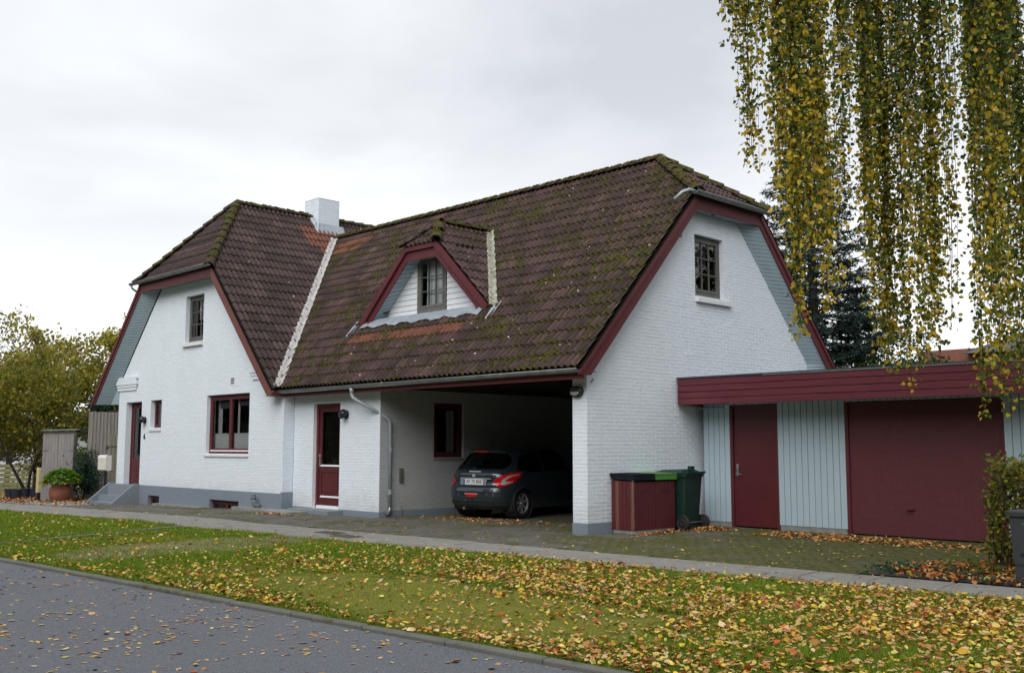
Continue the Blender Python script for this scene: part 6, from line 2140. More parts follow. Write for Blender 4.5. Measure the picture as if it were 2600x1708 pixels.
def broad_tree(name, base, h, rx, rz, nleaf, size, cols, w, label, cat, group=None, seed=1, nbr=9, trunks=1, zc=None, clump=.34, mat=None, spread=.35, bare=0.0, trunk_r=.13, nclump=70):
    rng = np.random.default_rng(seed)
    o = empty(name, base, label, cat, group)
    base = np.array(base, float)
    zc = zc if zc is not None else base[2] + h - rz
    mb = MB(); tips = []
    for k in range(trunks):
        a = rng.uniform(0, 6.28)
        P = branch_path(rng, base + np.array([math.cos(a), math.sin(a), 0]) * (.12 * (trunks > 1)), (math.cos(a) * spread * (trunks > 1), math.sin(a) * spread * (trunks > 1), 1), h * .55, 6, .07, .03)
        mb.tube(P, list(np.linspace(trunk_r, trunk_r * .55, len(P))), 7)
        for q in range(nbr):
            i = rng.integers(2, len(P)); t = rng.uniform(0, 6.28)
            B_ = branch_path(rng, P[i], (math.cos(t), math.sin(t), rng.uniform(.4, 1.2)), rng.uniform(.5, .9) * rx, 6, .18, .03)
            mb.tube(B_, list(np.linspace(trunk_r * .42, .008, len(B_))), 5, caps=False)
            tips.append(B_)
            for s in range(3):
                j = rng.integers(2, len(B_)); t = rng.uniform(0, 6.28)
                D_ = branch_path(rng, B_[j], (math.cos(t), math.sin(t), rng.uniform(.2, 1.2)), rng.uniform(.3, .6) * rx * .8, 5, .25, .03)
                mb.tube(D_, list(np.linspace(trunk_r * .16, .004, len(D_))), 4, caps=False)
                tips.append(D_)
    mb.build("trunk", BARKD if trunks > 1 else BARK, o)
    # clumps through the crown volume, weighted to the outside, ragged outline
    cc = []
    while len(cc) < nclump:
        v = rng.normal(size=3); v /= np.linalg.norm(v)
        rr = rng.uniform(.25, 1.0) ** .55
        lump = 1 + .22 * math.sin(v[0] * 5 + seed) * math.cos(v[1] * 6 + seed * 2) + .12 * rng.normal()
        p = np.array([base[0], base[1], zc]) + v * np.array([rx, rx, rz]) * rr * lump
        if p[2] > base[2] + .1: cc.append(p)
    cc = np.array(cc)
    per = rng.multinomial(nleaf, rng.dirichlet(np.ones(len(cc)) * 2.2))
    C = np.concatenate([c + rng.normal(scale=clump * rng.uniform(.6, 1.25), size=(k, 3)) * np.array([1, 1, .8]) for c, k in zip(cc, per)])
    tone = np.concatenate([np.full(k, 1 + rng.normal(scale=.16)) for k in per])
    C = C[C[:, 2] > base[2] + .05] if True else C
    tone = tone[:len(C)]
    S = rng.uniform(.7, 1.3, len(C)) * size
    col = palette(rng, len(C), cols, w) * tone[:, None]
    V, F, Cc = leaf_quads(C, S, rng, col)
    me = fast_mesh("crown", V, F, mat or LEAFM, Cc, off=root_loc(o))
    link_mesh("crown", me, o)
    return o


# background trees on the left
broad_tree("deciduous_tree", (-33.6, 6.6, gz(-33)), 7.1, 2.5, 2.9, 11000, .17, OLIVE, OLW, "olive and yellow rounded tree right behind the board fence and house corner", "tree", "autumn trees behind the left garden", 11, nclump=85, zc=4.0)
broad_tree("deciduous_tree", (-36.4, 4.0, gz(-36)), 6.9, 2.4, 2.9, 10500, .17, OLIVE, [2, 3, 2, 2, 2], "tallest olive-yellow tree, rising above the tall cupboard", "tree", "autumn trees behind the left garden", 12, nclump=80, zc=3.7)
broad_tree("deciduous_tree", (-33.2, 1.6, gz(-33)), 6.6, 2.4, 3.0, 10000, .16, OLIVE, [3, 2, 3, 1, 2.5], "duller olive tree above the yellow shrub, left of the tallest one", "tree", "autumn trees behind the left garden", 13, nclump=75, zc=3.1)
broad_tree("deciduous_tree", (-36.0, -1.8, gz(-36)), 6.8, 2.3, 3.0, 6500, .16, OLIVE, [3, 2, 3, 1, 2.5], "thin-leaved olive tree cut by the left edge of the photo", "tree", "autumn trees behind the left garden", 14, nclump=60, zc=3.2)
broad_tree("bare_tree", (-41.0, 2.6, gz(-41)), 9.0, 2.2, 2.6, 1500, .13, [(.13, .10, .07), (.17, .13, .06)], [2, 1], "almost leafless tree with reddish twigs at the upper left edge", "tree", None, 15, nbr=26, nclump=60, zc=6.0)
broad_tree("dark_evergreen", (-24.6, 2.3, gz(-24)), 3.6, .8, 1.4, 5000, .09, [(.02, .05, .03), (.03, .07, .035)], [1, 1], "dark evergreen shrub just above the board fence behind the shed", "shrub", None, 16, nclump=30, zc=2.4, clump=.22, mat=LEAFD)
# foreground shrub with several stems
broad_tree("multi_stem_shrub", (-25.9, .0, gz(-26)), 4.9, 1.75, 1.7, 6500, .13, [(.26, .23, .02), (.19, .20, .025), (.32, .26, .03), (.12, .15, .02)], [3, 2, 1, 1.5], "yellow-leaved shrub with many dark curved stems behind the black nursery pots", "shrub", None, 21, nbr=5, trunks=7, zc=2.9, clump=.3, spread=.5, trunk_r=.06, nclump=60)
broad_tree("leafy_shrub", (-24.6, .9, gz(-24)), 1.9, .6, .75, 1500, .12, [(.20, .24, .03), (.28, .27, .03)], [2, 1], "small yellow-green shrub between the nursery pots and the marker post", "shrub", None, 22, nbr=4, trunks=3, zc=.75, clump=.2, nclump=25, trunk_r=.02, mat=LEAFD)
broad_tree("dark_shrub", (-20.75, -.20, ZL0), 1.45, .30, .62, 2800, .065, [(.02, .055, .035), (.035, .08, .045), (.03, .06, .05)], [1, 1, 1], "dark blue-green shrub between the terracotta pot and the high board fence", "shrub", None, 23, nbr=4, trunks=2, zc=.62, clump=.16, nclump=30, trunk_r=.02, mat=LEAFD)
# plant in the pot
rng = np.random.default_rng(31)
pl_ = empty("potted_plant", (pcx, pcy, ZL0 + .5), "bushy bright green plant with big leaves, yellowing below, growing in the terracotta pot", "potted plant")
mb = MB()
for k in range(16):
    t = rng.uniform(0, 6.28); mb.tube(branch_path(rng, (pcx, pcy, ZL0 + .48), (math.cos(t) * .7, math.sin(t) * .7, 1), .55, 4, .15), [.008, .007, .006, .005, .003], 4, caps=False)
mb.build("stems", simple("green_stem", (.10, .16, .03, 1)), pl_)
n = 620
u_ = rng.normal(size=(n, 3)); u_ /= np.linalg.norm(u_, axis=1, keepdims=True); u_[:, 2] = np.abs(u_[:, 2]) * 1.0 - .28
C = np.array([pcx + .03, pcy, ZL0 + .70]) + u_ * np.array([.56, .56, .46]) * (rng.uniform(.5, 1, (n, 1)) ** .5)
lowm = C[:, 2] < ZL0 + .70
col = palette(rng, n, [(.13, .27, .02), (.19, .34, .025), (.08, .19, .018)], [2, 2, 1], .15)
yl_ = palette(rng, n, [(.33, .33, .04), (.42, .24, .05), (.16, .28, .03)], [1, .8, 1.4], .1)
col = np.where((lowm & (rng.uniform(size=n) < .6))[:, None], yl_, col)
V, F, Cc = leaf_quads(C, rng.uniform(.10, .17, n), rng, col, flat=.6, droop=.15, aspect=.8)
link_mesh("foliage", fast_mesh("foliage", V, F, LEAFD, Cc, off=root_loc(pl_)), pl_)


def spruce(name, base, h, r, seed, label, cat, cols, nwhorl=24, zlow=.12, dens=1.0):
    rng = np.random.default_rng(seed)
    o = empty(name, base, label, cat)
    base = np.array(base, float)
    mb = MB(); mb.tube([base, base + np.array([0, 0, h * .5]), base + np.array([0, 0, h])], [h * .018, h * .012, .02], 8)
    Cs = []; Ds = []; Ls = []; cl_ = []
    for i in range(nwhorl):
        f = (i + .5) / nwhorl
        z = h * (zlow + (1 - zlow) * f)
        R0 = r * (1 - f) ** .85 * rng.uniform(.8, 1.15) + .12
        nb = int(7 + 4 * (1 - f))
        a0 = rng.uniform(0, 6.28)
        for k in range(nb):
            a = a0 + 6.283 * k / nb + rng.normal(scale=.12)
            L = R0 * rng.uniform(.72, 1.1)
            rise = .12 + .55 * f
            P = []
            for s in np.linspace(0, 1, 7):
                P.append(base + np.array([math.cos(a) * L * s, math.sin(a) * L * s, z + L * (rise * s - .42 * s * (1 - s) * 1.2 - .22 * s)]))
            mb.tube(P, list(np.linspace(.03 * (1 - f) + .01, .005, 7)), 4, caps=False)
            side = np.array([-math.sin(a), math.cos(a), 0]); out = np.array([math.cos(a), math.sin(a), 0])
            nt_ = int(L * 9 * dens) + 4
            for q in range(nt_):
                s = rng.uniform(.12, 1) ** .8
                j = min(int(s * 6), 5); p = P[j] + (P[j + 1] - P[j]) * (s * 6 - j)
                sg = rng.choice([-1, 1]); tl = L * .34 * (1.15 - s) * rng.uniform(.6, 1.2) + .12
                d = side * sg * .9 + out * .7 + np.array([0, 0, rng.uniform(-.30, .12)]); d /= np.linalg.norm(d)
                m_ = max(3, int(tl / .075))
                pts = p + d * np.linspace(0, tl, m_)[:, None] + np.array([0, 0, -.12]) * (np.linspace(0, 1, m_)[:, None] ** 2) * tl
                Cs.append(np.repeat(pts, 3, axis=0)); Ds.append(np.tile(d, (m_ * 3, 1)))
                Ls.append(np.full(m_ * 3, .15)); cl_.append(np.full(m_ * 3, rng.uniform(.7, 1.25) * (.65 + .5 * s)))
    mb.build("trunk", BARKD, o)
    C = np.concatenate(Cs); D = np.concatenate(Ds); Lg = np.concatenate(Ls) * rng.uniform(.7, 1.2, len(C)); tn = np.concatenate(cl_)
    n = len(C)
    D = D * .75 + rng.normal(scale=.45, size=(n, 3)); D /= np.linalg.norm(D, axis=1, keepdims=True)
    S = np.cross(D, rng.normal(size=(n, 3))); S /= np.linalg.norm(S, axis=1, keepdims=True)
    wd = Lg[:, None] * .13
    V = np.stack([C - S * wd, C + S * wd, C + D * Lg[:, None] + S * wd * .3, C + D * Lg[:, None] - S * wd * .3], axis=1).reshape(-1, 3)
    F = np.arange(n * 4, dtype=np.int32).reshape(-1, 4)
    col = palette(rng, n, cols, [1] * len(cols), .15) * tn[:, None]
    link_mesh("needles", fast_mesh("needles", V, F, NEEDLE, np.repeat(col, 4, axis=0), off=root_loc(o)), o)
    return o


spruce("blue_spruce", (-5.2, 17.3, 0), 13.4, 3.7, 41, "tall blue-grey spruce rising behind the right end of the house", "tree", [(.026, .052, .042), (.042, .076, .066), (.018, .036, .028)], 28, .10)
spruce("dark_conifer", (-3.9, 17.8, 0), 6.7, 1.9, 42, "shorter dark green conifer in front of the blue spruce", "tree", [(.016, .032, .018), (.025, .045, .02), (.02, .035, .025)], 20, .05, 1.2)
spruce("dark_conifer", (-5.0, 15.3, 0), 5.3, 1.7, 43, "low dark conifer at the roof verge, beneath the blue spruce", "tree", [(.018, .036, .018), (.028, .05, .02)], 16, .05, 1.2)
broad_tree("garden_bush", (-2.2, 17.4, 0), 5.0, 1.6, 1.6, 7000, .11, [(.03, .06, .015), (.05, .09, .02)], [1, 1], "dark green bush behind the garage roof, right of the conifers", "bush", None, 44, nclump=45, zc=3.2, clump=.3, mat=LEAFD)


# ------------------------------------------------------------------ hedge at the right
def hedge():
    rng = np.random.default_rng(51)
    o = empty("hedge", (7.6, -.15, 0), "thin sheared hedge with small green and yellow leaves beside the garage door", "hedge")
    mb = MB()
    Cs = []
    for k in range(70):
        x = rng.uniform(6.72, 9.2); y = rng.uniform(-.28, .12)
        P = branch_path(rng, (x, y, 0), (rng.normal(scale=.12), rng.normal(scale=.12), 1), rng.uniform(1.0, 1.38), 8, .12)
        mb.tube(P, list(np.linspace(.010, .003, len(P))), 4, caps=False)
        for q in range(5):
            j = rng.integers(1, len(P) - 1); t = rng.uniform(0, 6.28)
            B_ = branch_path(rng, P[j], (math.cos(t) * .6, math.sin(t) * .6, .7), rng.uniform(.2, .4), 4, .2); mb.tube(B_, list(np.linspace(.005, .002, len(B_))), 3, caps=False)
            Cs += [B_[i] for i in range(1, len(B_))] * 2
        Cs += P[2:]
    mb.build("stems", BARKD, o)
    C = np.array(Cs); C = C[rng.integers(0, len(C), 26000)] + rng.normal(scale=.05, size=(26000, 3))
    top = C[:, 2] > .95
    keep = (C[:, 2] < 1.42) & (C[:, 0] > 6.66) & (C[:, 1] < .26) & (C[:, 1] > -.42) & (C[:, 2] > .08)
    # keep leaves near shell mostly, thinner low down
    keep &= (rng.uniform(size=len(C)) < np.clip(.25 + C[:, 2] * .6, 0, 1))
    C = C[keep]; top = top[keep]
    col = palette(rng, len(C), [(.14, .18, .025), (.25, .26, .03), (.38, .32, .04), (.28, .13, .04), (.09, .13, .025)], [3, 3, 2, .8, 1.5], .15)
    V, F, Cc = leaf_quads(C, rng.uniform(.038, .068, len(C)), rng, col)
    link_mesh("foliage", fast_mesh("foliage", V, F, LEAFD, Cc, off=root_loc(o)), o)


hedge()


# ------------------------------------------------------------------ weeping birch hanging in from above right
def birch():
    rng = np.random.default_rng(61)
    base = (9.9, -2.3, 0)
    o = empty("weeping_birch", base, "weeping birch whose long yellow-green strands hang down in front of the garage and the sky", "tree")
    RL_ = root_loc(o)
    bk = MB()
    tr = [Vector(base), Vector((9.8, -2.2, 3)), Vector((9.5, -2.5, 6)), Vector((9.0, -2.9, 8.5)), Vector((8.6, -3.2, 10.5))]
    bk.tube(tr, [.24, .20, .16, .11, .06], 12)
    birchbark = simple("birch_bark", (.55, .54, .52, 1), (.08, .07, .065, 1), 5, .85, 0, .006, 20, (1, 1, 4), lo=.5, hi=.62)
    bk.build("trunk", birchbark, o)
    # strand groups: along-line position q (0..1 from left to right), lowest z, lateral spread, count, depth spread
    A = Vector((6.42, -5.42, 0)); Bv = Vector((8.66, -3.30, 0)); D = (Bv - A)
    dn = Vector((.70, -.70, 0))                 # towards the road
    # (q centre, half width q, top z ignored, bottom z, strands, big?)
    groups = [(6.28, -5.11, 0.047, 5.61, 10), (6.34, -4.98, 0.047, 5.27, 9), (6.64, -5.25, 0.045, 4.05, 6), (6.99, -5.59, 0.059, 4.77, 10), (7.22, -5.72, 0.057, 3.26, 16), (6.99, -5.07, 0.059, 3.03, 12), (6.93, -4.98, 0.017, 2.42, 6), (7.41, -5.54, 0.047, 3.13, 14), (7.45, -5.41, 0.059, 2.6, 13), (6.79, -3.8, 0.055, 3.77, 6), (7.2, -4.44, 0.059, 4.83, 10), (7.53, -5.08, 0.014, 4.12, 4), (7.4, -4.49, 0.042, 2.84, 13), (6.97, -3.47, 0.08, 2.42, 11), (7.11, -3.49, 0.057, 2.18, 16), (7.26, -3.46, 0.042, 2.07, 10), (7.72, -4.18, 0.08, 2.22, 12), (7.75, -3.91, 0.057, 2.35, 16), (7.72, -3.5, 0.041, 2.56, 6), (8.33, -4.69, 0.047, 4.0, 5), (8.29, -4.19, 0.096, 3.97, 14), (7.72, -2.84, 0.041, 1.67, 6), (8.4, -4.32, 0.096, 2.08, 14), (8.03, -3.06, 0.059, 1.78, 10), (8.0, -2.63, 0.096, 2.02, 13), (8.5, -4.03, 0.071, 3.61, 14), (8.1, -2.48, 0.071, 2.1, 11), (8.33, -2.41, 0.118, 2.8, 9), (6.59, -5.24, 0.05, 4.34, 2), (6.6, -5.04, 0.05, 3.98, 2), (6.75, -4.84, 0.05, 4.28, 2), (7.0, -4.63, 0.05, 4.79, 2), (7.13, -4.29, 0.05, 4.41, 2), (7.13, -4.22, 0.05, 4.85, 2), (7.42, -4.24, 0.05, 4.47, 2), (7.42, -3.93, 0.05, 4.26, 2), (7.58, -4.24, 0.05, 4.68, 2), (7.86, -4.07, 0.05, 4.6, 2), (7.88, -3.88, 0.05, 3.84, 2), (8.09, -3.29, 0.05, 3.47, 2), (8.2, -3.63, 0.05, 4.48, 2), (8.29, -2.98, 0.05, 4.87, 2), (8.46, -2.75, 0.05, 3.86, 2), (8.52, -2.84, 0.05, 3.45, 2)]      # x, y, radius, lowest z, strands
    strands = MB()
    Cs = []; Sz = []; Tone = []
    for (gx_, gy_, hw_, zb, cnt) in groups:
        q = (Vector((gx_, gy_, 0)) - A).dot(D) / D.length_squared
        for k in range(cnt):
            t_ = rng.uniform(0, 6.28); r_ = hw_ * .95 * math.sqrt(rng.uniform(0, 1))
            p = Vector((gx_ + r_ * math.cos(t_), gy_ + r_ * math.sin(t_), 0))
            zt_ = 8.2 + rng.uniform(-.8, .6)
            zl = zb + abs(rng.normal(scale=.62)) * (1 if cnt > 6 else .5) + .25 * (r_ / max(hw_, .01))
            if k < max(2, cnt // 5): zl = zb + rng.uniform(0, .15)
            L = zt_ - zl
            n = int(L / .14)
            sw = rng.normal(scale=.022, size=2)
            ph = rng.uniform(0, 6.28); fr = rng.uniform(.7, 1.5)
            P = []
            for i in range(n + 1):
                z = zt_ - L * i / n
                P.append((p.x + sw[0] * math.sin(z * fr + ph) * 1.2, p.y + sw[1] * math.sin(z * fr * 1.2 + ph), z))
            strands.tube(P, list(np.linspace(.005, .0018, n + 1)), 3, caps=False)
            P = np.array(P)
            # leaves come in tufts, thicker low down
            m_ = int(L * (70 if cnt > 6 else 56))
            s = rng.uniform(0, 1, m_)
            bunch = .5 + .5 * np.sin(s * L * rng.uniform(5, 9) + rng.uniform(0, 6.28))
            s = s[rng.uniform(size=m_) < .45 + .55 * bunch]
            idx = s * n; i0 = np.minimum(idx.astype(int), n - 1); fr_ = (idx - i0)[:, None]
            C = P[i0] * (1 - fr_) + P[i0 + 1] * fr_
            sp = .022 + .035 * rng.uniform(size=len(C))
            C = C + rng.normal(size=(len(C), 3)) * sp[:, None] * np.array([1, 1, .6])
            Cs.append(C); Sz.append(rng.uniform(.028, .058, len(C)))
            ylw = .32 + .20 * (C[:, 2] < 4.6) + (.10 if q < .42 else 0) - (.12 if q > .74 else 0)
            Tone.append(ylw)
    strands.build("hanging_twigs", BARKD, o)
    # arching limbs that carry the strands
    lb = MB()
    for q in np.linspace(.02, 1.0, 12):
        e = A + D * q
        s0 = tr[3] if q > .5 else tr[4]
        P = [s0, s0.lerp(Vector((e.x, e.y, 9.6)), .5) + Vector((0, 0, .5)), Vector((e.x, e.y, 9.2)), Vector((e.x - .1, e.y + .1, 7.8))]
        lb.tube(P, [.06, .04, .025, .008], 6, caps=False)
    lb.tube([(9.3, -2.7, 6.6), (8.75, -3.15, 5.5), (8.28, -3.62, 5.02), (8.1, -3.78, 4.6)], [.03, .02, .012, .005], 6)
    lb.tube([(8.28, -3.62, 5.02), (8.05, -3.85, 5.15), (7.85, -4.0, 4.8)], [.008, .005, .003], 4)
    lb.build("limbs", BARKD, o)
    C = np.concatenate(Cs); S = np.concatenate(Sz); yw_ = np.concatenate(Tone)
    n = len(C)
    green = palette(rng, n, [(.09, .145, .018), (.135, .19, .022), (.06, .10, .018), (.19, .22, .03)], [3, 2.5, 2, 1.5], .18)
    yel = palette(rng, n, [(.66, .48, .035), (.58, .44, .04), (.72, .47, .06), (.42, .37, .04)], [3, 3, 1.2, 2], .12)
    col = np.where((rng.uniform(size=n) < yw_)[:, None], yel, green)
    # heart-shaped leaves: 6 vertices, 4 triangles
    d = rng.normal(size=(n, 3)) * np.array([.55, .55, .4]); d[:, 2] -= .75
    d /= np.linalg.norm(d, axis=1, keepdims=True)
    s = np.cross(d, rng.normal(size=(n, 3))); s /= np.linalg.norm(s, axis=1, keepdims=True)
    nn = np.cross(s, d); L = S[:, None]
    pts = [C, C + d * L * .22 - s * L * .40 + nn * L * .10, C + d * L * .55 - s * L * .33 + nn * L * .06, C + d * L - nn * L * .08, C + d * L * .55 + s * L * .33 + nn * L * .06, C + d * L * .22 + s * L * .40 + nn * L * .10]
    V6 = np.stack(pts, axis=1)
    loc6 = [(0, 1, 2), (0, 2, 3), (0, 3, 4), (0, 4, 5)]
    # the 300 leaves that show largest are leaves of their own
    dist = np.linalg.norm(C - np.array(CAM), axis=1) / S
    vis = (C[:, 2] < 5.2)
    order = np.argsort(np.where(vis, dist, 1e9))
    single = order[:300]
    mask = np.ones(n, bool); mask[single] = False
    tmpl = {}
    mats3 = []
    for i, (nm, c) in enumerate((("green_birch_leaf", (.08, .12, .016, 1)), ("yellow_birch_leaf", (.46, .33, .03, 1)))):
        mm, t, b = base_mat(nm); b.inputs['Base Color'].default_value = c; b.inputs['Roughness'].default_value = .55; mats3.append(mm)
        me = bpy.data.meshes.new("leaf"); me.from_pydata([(0, 0, 0), (.22, -.40, .10), (.55, -.33, .06), (1, 0, -.08), (.55, .33, .06), (.22, .40, .10)], [], loc6); me.materials.append(mm); tmpl[i] = me
    for j in single:
        yl2 = col[j, 0] > .22
        M = Matrix((Vector(d[j]), Vector(s[j]), Vector(nn[j]))).transposed().to_4x4()
        lo_ = link_mesh("leaf", tmpl[1 if yl2 else 0], o, Vector(C[j]) - RL_, M.to_euler())
        lo_.scale = (S[j],) * 3
    V6 = V6[mask]; colm = col[mask]; n = len(V6)
    idx = np.arange(n, dtype=np.int32)[:, None] * 6
    F = np.concatenate([idx + np.array([q]) for q in loc6])
    link_mesh("foliage", fast_mesh("foliage", V6.reshape(-1, 3), F, LEAFM, np.repeat(colm, 6, axis=0), off=RL_), o)['kind'] = 'stuff'
    print("birch leaves", n)


birch()
# ------------------------------------------------------------------ grass and fallen leaves
def fbm(x, y, seed=0):
    r = np.random.default_rng(seed)
    out = np.zeros_like(x)
    for k, (f, a) in enumerate(((.35, 1), (.8, .7), (1.9, .45), (4.3, .28))):
        for q in range(3):
            t = r.uniform(0, 6.28); ph = r.uniform(0, 6.28)
            out += a / 3 * np.sin((x * math.cos(t) + y * math.sin(t)) * f * 2 * math.pi * .8 + ph)
    return out


def ell(x, y, cx, cy, rx, ry, seed):
    return ((x - cx) / rx) ** 2 + ((y - cy) / ry) ** 2 + .35 * fbm(x, y, seed)


def in_lawn(x, y):
    jg = .035 * fbm(x * 3, y * 3, 17)
    m = (y > y_kerb(x) + .10 + jg * .5) & (y < y_pn(x) + .015 + jg)
    # strip of edging stones
    t = (y + 8.0) / (3.85); xe = -5.15 - 1.27 * t
    return m & (np.abs(x - xe) > .085)


def worn(x, y): return ell(x, y, -2.9, -5.6, .95, 2.5, 3) < 1.0
def mossy(x, y): return ell(x, y, 3.9, -6.6, 2.9, 1.1, 4) < 1.0


def visible(x, y, margin=.40):
    dx, dy = x - CAM.x, y - CAM.y
    f2 = Vector((fw.x, fw.y)).normalized(); r2 = Vector((f2.y, -f2.x))
    dep = dx * f2.x + dy * f2.y; lat = dx * r2.x + dy * r2.y
    return (dep > 1.5) & (np.abs(lat) < dep * (.503 + margin) + .6)


def grass():
    rng = np.random.default_rng(71)
    Vs = []; Cs = []
    # density falls with distance from the photo position, blades get wider
    zones = [(4.3, 12, -9.0, -2.0, 1.0), (-4, 4.3, -9, -3, .62), (-14, -4, -9.5, -3.5, .32), (-34, -14, -10.5, -3.5, .12)]
    for (x0, x1, y0, y1, dn_) in zones:
        area = (x1 - x0) * (y1 - y0)
        n = int(area * 6800 * dn_)
        x = rng.uniform(x0, x1, n); y = rng.uniform(y0, y1, n)
        k = in_lawn(x, y) & visible(x, y)
        x, y = x[k], y[k]
        nf = fbm(x, y, 9)
        w_, ms = worn(x, y), mossy(x, y)
        p = np.clip(.85 + .25 * nf, .2, 1)
        p = np.where(w_, .16, p); p = np.where(ms, .24, p)
        k = rng.uniform(size=len(x)) < p
        x, y, nf, ms = x[k], y[k], nf[k], ms[k]
        n = len(x)
        tf = fbm(x * 2.2, y * 2.2, 19)
        h = rng.uniform(.020, .055, n) * np.clip(1 + .25 * nf + .38 * tf, .45, 2.1) * (1.0 if dn_ > .5 else .95)
        edge = (y_pn(x) - y) < .06
        h = np.where(edge, h * 1.15, h); h = np.where(ms, h * .5, h)
        wd = .0028 / math.sqrt(dn_) * rng.uniform(.7, 1.4, n)
        a = rng.uniform(0, 6.28, n); ln = rng.uniform(0, .8, n) * h
        b = rng.uniform(0, 6.28, n)
        z0 = gzv(x) - .014
        B0 = np.stack([x - np.cos(a) * wd, y - np.sin(a) * wd, z0], 1); B1 = np.stack([x + np.cos(a) * wd, y + np.sin(a) * wd, z0], 1)
        T = np.stack([x + np.cos(b) * ln, y + np.sin(b) * ln, z0 + h], 1)
        Vs.append(np.stack([B0, B1, T], 1).reshape(-1, 3))
        g = palette(rng, n, [(.16, .29, .018), (.25, .38, .025), (.11, .21, .016), (.38, .40, .06)], [3, 3, 2, 1.2], .16)
        far = (nf < -.35)[:, None]
        g = np.where(far, g * np.array([1.35, 1.08, 1.0]), g)
        g = np.where(ms[:, None], g * np.array([1.5, 1.15, 1.1]), g)
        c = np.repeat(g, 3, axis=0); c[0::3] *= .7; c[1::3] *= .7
        Cs.append(c)
    V = np.concatenate(Vs); C = np.concatenate(Cs)
    F = np.arange(len(V), dtype=np.int32).reshape(-1, 3)
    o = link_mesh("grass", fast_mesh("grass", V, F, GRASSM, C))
    tag(o, "short green lawn grass on the verge between the road and the slab path", "grass", kind='stuff')
    print("grass blades", len(F))


grass()

LC = [(.60, .47, .13), (.47, .27, .09), (.40, .165, .045), (.60, .40, .04), (.42, .10, .02), (.55, .38, .22), (.17, .07, .03)]


def scatter_leaves(name, label, x, y, z, size, w, seed, curl=.35, tilt=.28, parentless=True):
    rng = np.random.default_rng(seed)
    n = len(x)
    a = rng.uniform(0, 6.28, n)
    d = np.stack([np.cos(a), np.sin(a), rng.normal(scale=tilt, size=n)], 1); d /= np.linalg.norm(d, axis=1, keepdims=True)
    up = np.tile(np.array([0, 0, 1.0]), (n, 1)) + rng.normal(scale=tilt, size=(n, 3))
    s = np.cross(d, up); s /= np.linalg.norm(s, axis=1, keepdims=True)
    nn = np.cross(s, d); nn *= np.sign(nn[:, 2:3] + 1e-9)
    L = (np.clip(rng.lognormal(-.06, .30, n), .5, 2.1) * size)[:, None]
    cu = rng.uniform(0, curl, n)[:, None]
    asp = rng.uniform(.55, .95, n)[:, None]
    C = np.stack([x, y, z], 1)
    pts = [C - d * L * .5 + nn * L * cu * .4, C - d * L * .2 - s * L * asp * .45 + nn * L * cu * .5, C + d * L * .15 - s * L * asp * .38 + nn * L * cu * .35, C + d * L * .5 + nn * L * cu * .5, C + d * L * .15 + s * L * asp * .38 + nn * L * cu * .35, C - d * L * .2 + s * L * asp * .45 + nn * L * cu * .5, C]
    V = np.stack(pts, 1).reshape(-1, 3)
    idx = np.arange(n, dtype=np.int32)[:, None] * 7
    F = np.concatenate([idx + np.array([[6, i, (i + 1) % 6]]) for i in range(6)])
    col = palette(rng, n, LC, w, .16)
    o = link_mesh(name, fast_mesh(name, V, F, LEAFGR, np.repeat(col, 7, axis=0)))
    tag(o, label, "leaves", kind='stuff')


